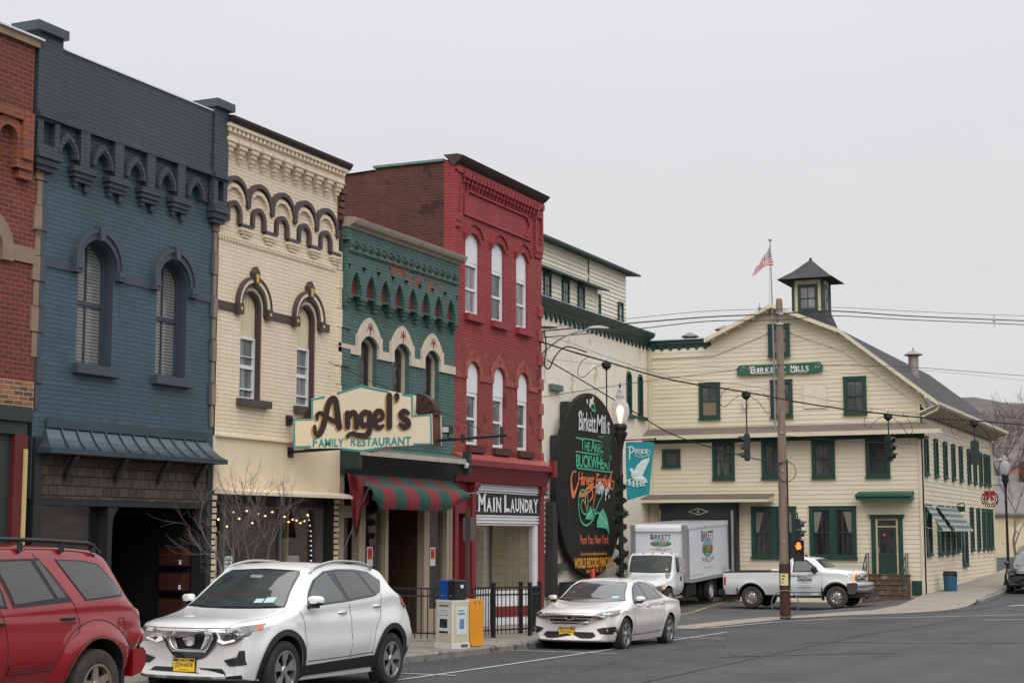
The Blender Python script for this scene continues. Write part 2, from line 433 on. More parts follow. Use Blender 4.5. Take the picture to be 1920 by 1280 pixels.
def pane_mat(name,dark,light,kind='curtain',rough=.04,period=.05,spec=.5):
 """window pane seen from the street: blind or curtain behind a shiny sheet of glass"""
 if name in MATS: return MATS[name]
 m = bpy.data.materials.new(name); m.use_nodes = True; nt = m.node_tree; L = nt.links; MATS[name] = m
 b = nt.nodes['Principled BSDF']; b.inputs['Roughness'].default_value = .5; b.inputs['Specular IOR Level'].default_value = .0
 b.inputs['Coat Weight'].default_value = 1; b.inputs['Coat Roughness'].default_value = rough; b.inputs['Coat IOR'].default_value = 1.5
 g = nn(nt,'ShaderNodeNewGeometry')
 mx = nn(nt,'ShaderNodeMix',data_type='RGBA'); mx.inputs[6].default_value = (*dark,1); mx.inputs[7].default_value = (*light,1)
 if kind == 'blind':
  s = nn(nt,'ShaderNodeSeparateXYZ'); L.new(g.outputs['Position'],s.inputs[0])
  q = nn(nt,'ShaderNodeMath',operation='DIVIDE'); q.inputs[1].default_value = period; L.new(s.outputs[2],q.inputs[0])
  fr = nn(nt,'ShaderNodeMath',operation='FRACT'); L.new(q.outputs[0],fr.inputs[0])
  r2 = nn(nt,'ShaderNodeMapRange'); r2.inputs[1].default_value = .25; r2.inputs[2].default_value = .45; L.new(fr.outputs[0],r2.inputs[0]); L.new(r2.outputs[0],mx.inputs[0])
 else:
  mp = nn(nt,'ShaderNodeMapping'); mp.inputs['Scale'].default_value = (9,9,.5) if kind == 'curtain' else (1.3,1.3,1.3); L.new(g.outputs['Position'],mp.inputs[0])
  no = nn(nt,'ShaderNodeTexNoise'); no.inputs['Scale'].default_value = 1; no.inputs['Detail'].default_value = 3; L.new(mp.outputs[0],no.inputs['Vector'])
  r2 = nn(nt,'ShaderNodeMapRange'); r2.inputs[1].default_value = .35; r2.inputs[2].default_value = .65; L.new(no.outputs[0],r2.inputs[0]); L.new(r2.outputs[0],mx.inputs[0])
 L.new(mx.outputs[2],b.inputs['Base Color'])
 n4 = nn(nt,'ShaderNodeTexNoise'); n4.inputs['Scale'].default_value = 2.5; L.new(g.outputs['Position'],n4.inputs['Vector'])
 bp = nn(nt,'ShaderNodeBump'); bp.inputs['Distance'].default_value = .016; L.new(n4.outputs[0],bp.inputs['Height']); L.new(bp.outputs[0],b.inputs['Coat Normal'])
 return m
def srgb(r,g,b):
 f = lambda c: (c / 255 / 12.92) if c <= 10 else ((c / 255 + .055) / 1.055) ** 2.4
 return (f(r),f(g),f(b))
# ------------------------------------------------------------------ shared materials
ASPHALT = mat('asphalt',(.062,.061,.064),.85,var=.16,scale=.55,bump=.006,bscale=55,spec=.3,world_co=True,dirt=((.045,.044,.046),.55,.22,.06))
ASPHALT_OLD = mat('asphalt_old',(.082,.08,.08),.88,var=.25,scale=.9,bump=.008,bscale=45,spec=.3,world_co=True,dirt=((.05,.05,.05),.56,.5,.05))
CONCRETE = mat('concrete',(.255,.225,.19),.85,var=.16,scale=.8,bump=.004,bscale=30,world_co=True,dirt=((.16,.14,.12),.58,1.3,.08))
CONC_PALE = mat('concrete_apron',(.27,.235,.195),.85,var=.18,scale=.9,bump=.004,bscale=30,world_co=True,dirt=((.17,.155,.14),.58,1.6,.1))
KERB = mat('kerb_stone',(.20,.185,.165),.8,var=.3,scale=5,bump=.01,bscale=18,world_co=True,dirt=((.07,.06,.05),.55,4,.06))
LINEPAINT = mat('road_paint',(.42,.41,.38),.7,var=.2,scale=6,world_co=True,dirt=((.12,.115,.115),.60,7,.05))
YELPAINT = mat('yellow_road_paint',(.50,.34,.10),.7,var=.2,scale=6,world_co=True,dirt=((.09,.085,.08),.52,7,.05))
BLACK = mat('black_metal',(.012,.012,.014),.45,var=.2)
BLACKRUB = mat('black_rubber',(.018,.018,.019),.8,var=.3,scale=9)
WHITE = mat('white_paint',(.72,.72,.72),.5,var=.06,dirt=((.45,.42,.38),.64,3,.1))
STEEL = mat('galvanised_steel',(.42,.43,.44),.4,.8,var=.2)
DARKIN = mat('dark_interior',(.02,.018,.017),.9,var=.3)
CABLE = mat('cable',(.012,.012,.013),.6)
GREENTRIM = mat('dark_green_trim',srgb(24,62,52),.5,var=.15,scale=5)
# ------------------------------------------------------------------ ground, pavements, kerbs, markings
def struct(mb,name,m,smooth=None): return mb.build(name,m,None,smooth,kind="structure")
def wheel_wear(m):
 # paler wheel tracks and darker lane centres running along the street
 nt = m.node_tree; L = nt.links; b = nt.nodes['Principled BSDF']; src = b.inputs['Base Color'].links[0].from_socket
 g = nn(nt,'ShaderNodeNewGeometry'); mp = nn(nt,'ShaderNodeMapping'); mp.inputs['Scale'].default_value = (.035,.75,.1); L.new(g.outputs['Position'],mp.inputs[0])
 no = nn(nt,'ShaderNodeTexNoise'); no.inputs['Scale'].default_value = 1; no.inputs['Detail'].default_value = 5; L.new(mp.outputs[0],no.inputs['Vector'])
 n2 = nn(nt,'ShaderNodeTexNoise'); n2.inputs['Scale'].default_value = .22; n2.inputs['Detail'].default_value = 6; L.new(g.outputs['Position'],n2.inputs['Vector'])
 n3 = nn(nt,'ShaderNodeTexNoise'); n3.inputs['Scale'].default_value = 34; n3.inputs['Detail'].default_value = 2; L.new(g.outputs['Position'],n3.inputs['Vector'])
 val = None
 for q,lo,hi in ((no,.80,1.2),(n2,.84,1.16),(n3,.86,1.14)):
  r = nn(nt,'ShaderNodeMapRange'); r.inputs[1].default_value = .3; r.inputs[2].default_value = .7; r.inputs[3].default_value = lo; r.inputs[4].default_value = hi; L.new(q.outputs[0],r.inputs[0])
  if val is None: val = r.outputs[0]
  else: mu = nn(nt,'ShaderNodeMath',operation='MULTIPLY'); L.new(val,mu.inputs[0]); L.new(r.outputs[0],mu.inputs[1]); val = mu.outputs[0]
 v = nn(nt,'ShaderNodeVectorMath',operation='SCALE'); L.new(src,v.inputs[0]); L.new(val,v.inputs['Scale']); L.new(v.outputs[0],b.inputs['Base Color'])
wheel_wear(ASPHALT); wheel_wear(ASPHALT_OLD)
def ground_sheet():
 xs = [-120,-60,-30,-15] + [i * 1.0 for i in range(-8,112)] + [120,135,150,180,220,300,420]
 ys = [-160,-110,-70,-45,-30,-20] + [i * 1.0 for i in range(-14,31)] + [36,45,60,90,150,260]
 ys = sorted(set(ys + [12.5,13.5,14.5,15.5]))
 mb = MB(); ny = len(ys)
 vs = [(x,y,ground_z(x,y)) for x in xs for y in ys]
 fs = [(i * ny + j,(i + 1) * ny + j,(i + 1) * ny + j + 1,i * ny + j + 1) for i in range(len(xs) - 1) for j in range(ny - 1)]
 mb.add(vs,fs)
 return struct(mb,'ground',ASPHALT,60)
ground_sheet()
def resample(P,step):
 out = []
 for a,b in zip(P,P[1:]):
  n = max(1,int(math.dist(a,b) / step))
  for i in range(n): out.append((a[0] + (b[0] - a[0]) * i / n,a[1] + (b[1] - a[1]) * i / n))
 out.append(P[-1]); return out
def strip_between(A,B,n,dz,zfun=ground_z,nw=6):
 """sheet between two polylines with n rows, dz above the terrain"""
 def at(P,t):
  d = [0]
  for a,b in zip(P,P[1:]): d.append(d[-1] + math.dist(a,b))
  s = t * d[-1]
  for i in range(len(P) - 1):
   if s <= d[i + 1] + 1e-9:
    k = (s - d[i]) / max(1e-9,d[i + 1] - d[i]); return (P[i][0] + (P[i + 1][0] - P[i][0]) * k,P[i][1] + (P[i + 1][1] - P[i][1]) * k)
  return P[-1]
 mb = MB(); vs = []
 for i in range(n + 1):
  a,b = at(A,i / n),at(B,i / n)
  for j in range(nw + 1):
   k = j / nw; x,y = a[0] + (b[0] - a[0]) * k,a[1] + (b[1] - a[1]) * k
   vs.append((x,y,zfun(x,y) + dz))
 w = nw + 1
 mb.add(vs,[(i * w + j,(i + 1) * w + j,(i + 1) * w + j + 1,i * w + j + 1) for i in range(n) for j in range(nw)])
 return mb
def kerb_run(name,P,h=.13,w=.16):
 """a kerb stone with a rounded nose following the outline P (its street edge)"""
 P = resample(P,.5); mb = MB(); N = len(P)
 prof = [(0,-.3),(0,h - .03),(.03,h),(w,h + .004),(w,-.3)]
 vs = []
 for i,p in enumerate(P):
  a,b = P[max(0,i - 1)],P[min(N - 1,i + 1)]
  tx,ty = b[0] - a[0],b[1] - a[1]; l = math.hypot(tx,ty); nx,ny = -ty / l,tx / l
  jit = .012 * noise.noise(Vector((i * .7,3,1)))
  for d,z in prof: vs.append((p[0] + nx * (d + jit),p[1] + ny * (d + jit),ground_z(p[0],p[1]) + z + jit * .6))
 k = len(prof)
 mb.add(vs,[(i * k + j,(i + 1) * k + j,(i + 1) * k + j + 1,i * k + j + 1) for i in range(N - 1) for j in range(k - 1)] + [tuple(range(k)),tuple((N - 1) * k + j for j in range(k))])
 return struct(mb,name,KERB,40)
ROWK = [(-8,13.08),(37.6,13.08),(39.2,13.25),(40.3,13.8),(40.9,14.8),(41.0,17.2)]
kerb_run('kerb',ROWK)
ins = [(-8,13.24),(37.6,13.24),(39.12,13.4),(40.18,13.92),(40.74,14.88),(40.84,17.2)]
struct(strip_between([(p) for p in resample(ins,.5)],[(-8,17.4),(37,17.4),(39,17.4),(40,17.4),(40.6,17.4),(40.84,17.4)],90,.133),'pavement',CONCRETE)
# joints of the pavement slabs
mbj = MB()
for i in range(0,33):
 x = -6 + i * 1.5
 if x > 40: break
 mbj.add([(x,13.25,ground_z(x,13.5) + .138),(x + .02,13.25,ground_z(x,13.5) + .138),(x + .02,17,ground_z(x,17) + .138),(x,17,ground_z(x,17) + .138)],[(0,1,2,3)])
for y in (15.2,):
 for i in range(-6,40):
  mbj.add([(i,y,ground_z(i,y) + .138),(i + 1,y,ground_z(i + 1,y) + .138),(i + 1,y + .02,ground_z(i + 1,y) + .138),(i,y + .02,ground_z(i,y) + .138)],[(0,1,2,3)])
struct(mbj,'pavement_joint',mat('joint',(.09,.08,.07),.9))
# flush concrete strip across the yard entrance, widening to the pavement beside the mill
outer = [(41.05,13.25),(46,13.25),(50.5,13.1),(52.8,12.2),(55.2,10.9),(57.9,9.7),(61,9.35)]
inner = [(41.05,14.3),(46,14.4),(51.6,14.3),(54.2,13.3),(57.6,12.0),(61.2,11.85),(61.3,11.85)]
struct(strip_between(outer,inner,60,.012),'apron',CONC_PALE)
struct(strip_between([(61,9.35),(63,9.38),(66,9.41),(70,9.41),(120,9.41)],[(61.3,11.85),(63,11.9),(66,11.9),(70,11.9),(120,11.9)],70,.15,lambda x,y: ground_z(x,y) - .138 * (1 - sstep(61,67,x))),'pavement_beside_mill',CONC_PALE)
kerb_run('kerb_beside_mill',[(64,9.27),(67,9.25),(70,9.25),(95,9.25),(120,9.25)])
struct(strip_between([(41.1,14.32),(46,14.42),(51.6,14.32),(54.2,13.32),(57.6,12.02),(61.2,11.87),(67.2,11.9)],[(41.1,23.8),(46,23.8),(51,23.8),(54,23.8),(57,23.8),(61,23.8),(67.2,23.8)],40,.008,nw=14),'yard',ASPHALT_OLD)
def marking(name,pts,w,m,dz=.010):
 P = resample(pts,.6); mb = MB(); vs = []
 for i,p in enumerate(P):
  a,b = P[max(0,i - 1)],P[min(len(P) - 1,i + 1)]
  tx,ty = b[0] - a[0],b[1] - a[1]; l = math.hypot(tx,ty); nx,ny = -ty / l * w / 2,tx / l * w / 2
  for s in (-1,1): x,y = p[0] + s * nx,p[1] + s * ny; vs.append((x,y,ground_z(x,y) + dz))
 mb.add(vs,[(2 * i,2 * i + 1,2 * i + 3,2 * i + 2) for i in range(len(P) - 1)])
 return struct(mb,name,m)
marking('parking_line',[(-6,11.0),(14,11.1),(24,11.3),(34,11.68),(39.5,11.9)],.085,LINEPAINT)
for x in (7.0,14.6,22.1,28.9,35.9): marking('parking_tick',[(x,10.9),(x,13.2)],.09,LINEPAINT,.014)
marking('crossing_line',[(41.6,13.05),(47.2,12.75),(50.5,11.9),(55.8,7.4),(57,6.2)],.13,LINEPAINT)
marking('crossing_line',[(52.2,7.5),(53.5,5.6),(55,3)],.13,LINEPAINT)
marking('stop_line',[(62.5,8.0),(66,6.5),(70,4.5)],.25,LINEPAINT)
marking('yard_line',[(52.5,17.5),(61,19.2),(66,20.0)],.1,YELPAINT,.016)
TAR = mat('tar_seal',(.035,.034,.036),.6,world_co=True,var=.3)
marking('tar_patch',[(35.6,9.0),(36.3,7.2),(37.8,4.4)],.16,TAR,.009)
marking('tar_patch',[(29,8.9),(31.3,7.2),(32.2,6.3)],.14,TAR,.009)
marking('tar_patch',[(22,8.0),(40,8.6),(54,8.2)],.05,TAR,.009)
marking('tar_patch',[(58,9.4),(61,8.9),(66,8.6)],.8,TAR,.009)
for s_,(x,y) in enumerate(((24,9.6),(30.5,6.4),(38,10.4),(43,7.6),(47,10.3),(36.5,5.2))):
 rr = random.Random(s_); P = [(x,y)]; a = rr.uniform(-.6,.6)
 for k in range(14): a += rr.gauss(0,.35); P.append((P[-1][0] + .32 * math.cos(a),P[-1][1] + .32 * math.sin(a) * .8))
 marking('tar_crack',P,rr.uniform(.015,.035),TAR,.009)
mbm = MB(); mbm.lathe([(.01,0),(.36,0),(.36,.02),(.01,.02)],(67.3,7.7,ground_z(67.3,7.7) + .002),20)
tag(mbm.build('manhole_cover',mat('cast_iron',(.03,.03,.032),.6,.4)),'dark round manhole cover in the road by the kerb of the side street','manhole cover')
# wooded rise far behind
HILLM = mat('winter_woodland',(.105,.088,.08),.95,var=.45,scale=.12,bump=1.5,bscale=.25,world_co=True)
mbh = MB(); vs = []; nx_,ny_ = 60,16
for i in range(nx_ + 1):
 for j in range(ny_ + 1):
  y = -260 + 420 * i / nx_; x = 190 + 190 * j / ny_
  h = 22 * sstep(0,.8,j / ny_) * (1 + .25 * noise.noise(Vector((y * .02,x * .02,4)))) + 3.2 * noise.noise(Vector((y * .16,x * .1,0)))* (j / ny_)
  vs.append((x,y,ground_z(x,y) - .5 + h + .8 * random.random() * (j > 2)))
mbh.add(vs,[(i * (ny_ + 1) + j,(i + 1) * (ny_ + 1) + j,(i + 1) * (ny_ + 1) + j + 1,i * (ny_ + 1) + j + 1) for i in range(nx_) for j in range(ny_)])
struct(mbh,'hill_and_added_rise',HILLM)
mbh = MB(); vs = []     # unseen rise added across the street to darken reflections in windows and paintwork
for i in range(50):
 for j in range(9): x = -60 + 5 * i; y = -17 - 5 * j; vs.append((x,y,ground_z(x,y) - .4 + 9.5 * sstep(0,.3,j / 8) * (1 + .25 * noise.noise(Vector((x * .08,y * .05,2))))))
mbh.add(vs,[(i * 9 + j,i * 9 + j + 1,(i + 1) * 9 + j + 1,(i + 1) * 9 + j) for i in range(49) for j in range(8)]); struct(mbh,'hill_and_added_rise',HILLM)
# ================================================================== THE ROW OF SHOPS  (street wall on y = 17)
def zoom(ox,oy,s): return lambda x,y: (ox + x / s,oy + y / s)
D0 = 17.0
def row(u,v,d): return (u,D0 - d,v)
def ap(u,v,d): k = (1 - d / D0); return (u * k,EYE + (v - EYE) * k)     # size correction for trim standing d in front of the wall
def window_sashes(fr,parent,u0,u1,v0,v1,d,frame_m,pane_m,fw=.05,rail=None,mull=None,name='window',head=None,sash_w=.035):
 """window part: outer frame with meeting rail; pane is its sub-part"""
 mb = MB(fr)
 outer = rect(u0,u1,v0,v1) if head is None else archtop(u0,u1,v0,v1 - head,head)
 iu0,iu1,iv0,iv1 = u0 + fw,u1 - fw,v0 + fw,v1 - fw
 inner = rect(iu0,iu1,iv0,iv1) if head is None else archtop(iu0,iu1,iv0,v1 - head,head - fw)
 mb.plate([outer,inner],d - .06,d + .02)
 if rail is None: rail = (v0 + v1) / 2
 if rail: mb.box(iu0,iu1,rail - sash_w,rail + sash_w,d - .05,d + .005)
 for mu in (mull or []): mb.box(mu - .014,mu + .014,iv0,iv1,d - .045,d - .008)
 w = mb.build(name,frame_m,parent)
 pb = MB(fr); pb.plate([inner],d - .055,d - .032)
 pb.build('pane',pane_m,w)
 return w
def shell(parent,u0,u1,v0,v1,depth,m,m_roof,name='wall_side',front=.3):
 """side and rear walls plus roof behind a street front"""
 mb = MB(row)
 mb.box(u0,u0 + .2,v0,v1,-depth,-front); mb.box(u1 - .2,u1,v0,v1,-depth,-front); mb.box(u0 + .2,u1 - .2,v0,v1,-depth,-depth + .2)
 mb.build(name,m,parent)
 rb = MB(row); rb.box(u0 + .2,u1 - .2,v1 - .9,v1 - .8,-depth + .2,-front); rb.build('roof',m_roof,parent)
ROOFTAR = mat('roof_tar',(.05,.05,.052),.9)
BRICK_RAW = brick('raw_brick',(.135,.036,.023),(.085,.024,.017),(.105,.07,.052),peel=[((.05,.02,.016),.56,1.6)],streak=.25)
GLASS = glass_mat('shop_glass')
# ------------------------------------------------------------------ blue building
def blue_building():
 t = thing('shop_building','two-storey shop painted blue with dark slate parapet and curved metal canopy','building',(22,17,-.3),'shop buildings along the row')
 W = brick('blue_paint_brick',srgb(70,92,103),srgb(66,87,98),srgb(58,76,86),bw=.42,ms=.009,rough=.5,bump=.012,streak=.14)
 S = brick('slate_paint_brick',srgb(64,73,80),srgb(60,69,76),srgb(53,61,68),bw=.42,ms=.009,rough=.5,bump=.012,streak=.13)
 S2 = mat('slate_paint',srgb(62,72,81),.5,var=.08)
 wins = [(20.57,21.46),(22.65,23.52)]
 mb = MB(row)
 holes = [archtop(a,b,4.43,6.05,.445) for a,b in wins]
 mb.plate([rect(19.6,24.47,2.25,8.36)] + holes,-.3,0,0,1)
 mb.build('wall',[W,S2],t)
 shell(t,19.5,24.45,-1.2,9.3,15,BRICK_RAW,ROOFTAR)
 # parapet with two capped piers
 pb = MB(row); pb.box(19.87,24.06,8.3,9.42,-.25,.10); pb.box(19.3,19.86,8.28,9.56,-.3,.14); pb.box(24.07,24.52,8.26,9.52,-.3,.14)
 pb.box(19.87,24.06,8.22,8.31,.0,.13)
 pb.build('parapet',S,t)
 cb = MB(row)
 for a,b,v in ((19.18,19.9,9.56),(24.03,24.6,9.52)):
  cb.hexa([(a,v,-.34),(b,v,-.34),(b,v,.22),(a,v,.22),(a,v + .15,-.34),(b,v + .15,-.34),(b,v + .15,.22),(a,v + .15,.22)])
 cb.build('pier_cap',S2,t)
 kb = MB(row); kb.box(19.9,24.04,9.424,9.447,-.27,.125); kb.build('coping',WHITE,t)
 # corbel table: recessed panels, pointed hoods, strips and stepped brackets
 cs = [20.07 + i * .873 for i in range(5)]
 g = MB(row)
 top = 8.22
 lo = [(19.62,7.72)]
 for c in cs: lo += [(c - .17,7.72)] + [(u,v) for u,v in gothic(c,7.72,.17,.24)][::-1] + [(c + .17,7.72)]
 lo += [(24.25,7.72),(24.25,top),(19.62,top)]
 g.plate(lo,.001,.03)
 for c in cs:
  g.plate(band(gothic(c,7.70,.25,.40),gothic(c,7.70,.165,.25)),.0,.13)
  g.plate(band(gothic(c,7.70,.252,.36),gothic(c,7.70,.2,.30)),.13,.15)
 for i in range(6):
  c = cs[0] - .4365 + i * .873
  if 0 < i < 5:
   g.box(c - .115,c + .115,7.6,top,.0,.12)
   g.box(c - .29,c + .29,7.52,7.61,.0,.16); g.box(c - .26,c + .26,7.44,7.52,.0,.13); g.box(c - .22,c + .22,7.37,7.44,.0,.10)
   g.box(c - .2,c - .1,7.30,7.37,.0,.07); g.box(c + .08,c + .2,7.24,7.37,.0,.07)
  else:
   a,b = (19.32,19.84) if i == 0 else (24.07,24.5)
   g.plate([rect(a,b,7.68,8.28),rect(a + .13,b - .12,7.78,8.16)],.0,.15)
   g.box(a,b,7.6,8.2,-.2,.04)
   g.box(a - .02,b + .03,7.56,7.68,-.05,.2); g.box(a,b,7.46,7.56,-.05,.16); g.box(a + .04,b - .02,7.38,7.46,-.05,.12)
   g.box(a - .02,b + .02,8.2,8.28,-.05,.2)
 g.build('corbel_table',S,t)
 # window hoods, keystones, sills, band course
 hb = MB(row)
 for a,b in wins:
  c = (a + b) / 2
  hb.plate(band([(c + .62,5.9)] + arc(c,6.08,.62,0,180,18) + [(c - .62,5.9)],[(c + .47,5.9)] + arc(c,6.05,.47,0,180,18) + [(c - .47,5.9)]),.0,.07)
  hb.plate(band([(c + .62,6.05)] + arc(c,6.08,.62,0,180,18) + [(c - .62,6.05)],[(c + .55,6.05)] + arc(c,6.08,.55,0,180,18) + [(c - .55,6.05)]),.07,.10)
  for s in (-1,1): hb.box(c + s * .55 - .085,c + s * .55 + .085,5.9,6.06,.0,.12); hb.ball((c + s * .55,5.98,.12),.035,6)
  hb.plate([(c - .05,6.5),(c + .05,6.5),(c + .085,6.72),(c,6.78),(c - .085,6.72)],.0,.13)
 hb.build('window_hood',S2,t)
 bb = MB(row)
 for a,b in ((19.66,20.39),(21.64,22.46),(23.7,24.32)): bb.box(a,b,5.90,6.05,.0,.025)
 bb.build('band_course',S2,t)
 PB = pane_mat('blind_pane',(.07,.07,.07),(.24,.24,.235),'blind',period=.055)
 for a,b in wins:
  window_sashes(row,t,a,b,4.43,6.495,-.19,S2,PB,.06,5.47,[(a + b) / 2],head=.445)
  sb = MB(row); sb.box(a - .1,b + .12,4.28,4.43,-.2,.13); sb.build('sill',S2,t)
 # quoins, tan towards the neighbour and slate on this side
 TAN = mat('tan_stone',srgb(140,118,97),.8,var=.15,scale=4,bump=.003)
 q = MB(row)
 for i in range(10):
  v = 3.64 + i * .40
  w = .14 if i % 2 else .09
  q.box(19.62,19.62 + w,v,v + .385,.0,.035 if i % 2 else .02,1); q.box(24.31 - w * .6,24.31,v,v + .385,.0,.035 if i % 2 else .02,1)
  if i > 1: q.box(19.62 - w - .02,19.619,v,v + .385,.0,.035 if i % 2 else .02,0)
  q.box(24.311,24.41 + (.03 if i % 2 else 0),v,v + .385,.0,.035 if i % 2 else .02,0)
 q.build('quoins',[TAN,S2],t)
 # canopy of standing-seam metal on brackets
 CM = mat('canopy_metal',srgb(58,74,82),.35,.25,var=.06,coat=.2)
 cb = MB(row); n = 10
 prof = [(3.37,.02),(3.34,.035),(3.27,.075),(3.19,.14),(3.10,.225),(3.04,.31)]
 a,b = 19.90,24.2
 ea = .22
 vs = []
 for k,(v,d) in enumerate(prof):
  w = ea * (d / .31) ** 1.2
  vs += [(a - w,v,d),(b + w,v,d)]
 fs = [(2 * k,2 * k + 1,2 * k + 3,2 * k + 2) for k in range(len(prof) - 1)]
 cb.add(vs,fs)
 for s,sg in ((0,-1),(1,1)):
  base = [(vs[2 * k + s]) for k in range(len(prof))]
  cb.add(base + [(p[0],p[1],.0) for p in base],[(k,k + 1,k + 1 + len(prof),k + len(prof)) for k in range(len(prof) - 1)])
 cb.box(a - .23,b + .23,2.955,3.04,.29,.33); cb.box(a - .23,a - .20,2.955,3.04,.0,.29); cb.box(b + .20,b + .23,2.955,3.04,.0,.29)
 cb.box(a - .02,b + .02,3.37,3.5,.0,.05)
 cn = cb.build('canopy',CM,t)
 sm = MB(row)
 for i in range(1,12):
  u = a + (b - a) * i / 12
  path = [(u + (u - (a + b) / 2) * .09 * (d / .31) ** 1.2,v + .015,d + .01) for v,d in prof]
  sm.tube(path,.014,5)
 sm.build('seams',CM,cn,40)
 sc = MB(row)
 pts = [(a + .04,3.5)] ; n = 26
 for i in range(n + 1):
  x = a + .04 + (b - a - .1) * i / n; pts.append((x,3.53 + .022 * math.sin(i * 1.45)))
 pts.append((b - .06,3.5)); sc.plate(pts,.0,.03); sc.build('scalloped_flashing',CM,cn)
 br = MB(row)
 for u in (20.35,21.6,22.75,23.85):
  br.tube([(u,3.0,.22),(u,2.92,.25),(u,2.84,.20),(u,2.76,.13),(u,2.66,.08),(u,2.56,.06)],[.04,.06,.05,.05,.045,.03],8)
 br.build('canopy_bracket',BLACK,t,40)
 # shingled band under the canopy
 SH = brick('wood_shingle',srgb(84,77,69),srgb(64,58,52),srgb(30,27,24),bw=.22,rh=.155,ms=.008,bump=.02,rough=.85)
 b2 = MB(row); b2.box(19.78,24.24,2.26,3.2,-.3,.03); b2.build('shingle_band',SH,t)
 # shop front: glazed left bay, deep dark entry on the right
 DK = mat('shopfront_slate',srgb(30,34,38),.55)
 f = MB(row); f.box(19.62,19.80,-.6,3.2,-.25,.06); f.box(24.2,24.36,-.6,3.2,-.25,.06); f.box(21.5,21.62,-.6,2.26,-.3,.0)
 f.box(19.8,21.5,-.6,.25,-.3,-.02); f.box(19.80,24.2,2.16,2.26,-.3,.02)
 f.plate([(21.62,2.25),(21.62,1.7),(21.68,2.0),(21.85,2.2),(21.9,2.25)],-.1,-.02); f.plate([(24.2,2.25),(23.95,2.25),(24.05,2.12),(24.1,1.8),(24.2,1.7)],-.1,-.02)
 f.build('shopfront',DK,t)
 g = MB(row); g.box(19.8,21.5,.25,2.16,-.2,-.18); g.build('shop_window',GLASS,t)
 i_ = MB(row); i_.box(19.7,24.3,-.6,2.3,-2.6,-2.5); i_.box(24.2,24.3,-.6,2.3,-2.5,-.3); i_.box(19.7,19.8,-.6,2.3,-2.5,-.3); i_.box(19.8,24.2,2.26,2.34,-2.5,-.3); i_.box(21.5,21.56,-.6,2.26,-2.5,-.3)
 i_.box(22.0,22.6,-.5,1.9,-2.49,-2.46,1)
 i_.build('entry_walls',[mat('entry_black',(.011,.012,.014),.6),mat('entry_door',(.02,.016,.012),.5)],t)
blue_building()
LB = mat('mailbox_red',(.055,.014,.010),.5,var=.15)
for i,v in enumerate((1.14,.70,.24)):
 t = thing('wall_cabinet',('top','middle','lowest')[i] + ' of three dark red boxes stacked on the wall of the dark entry','wall box',(24.1,17.5,v))
 mb = MB(); mb.box(23.98,24.2,17.27,17.8,v,v + .32); mb.build('box',LB,t)
 mb = MB(); mb.box(23.965,23.98,17.29,17.78,v + .02,v + .30); mb.build('lid',LB,t)
 mb = MB(); mb.box(23.955,23.965,17.30,17.345,v + .03,v + .11); mb.build('label_plate',WHITE,t)
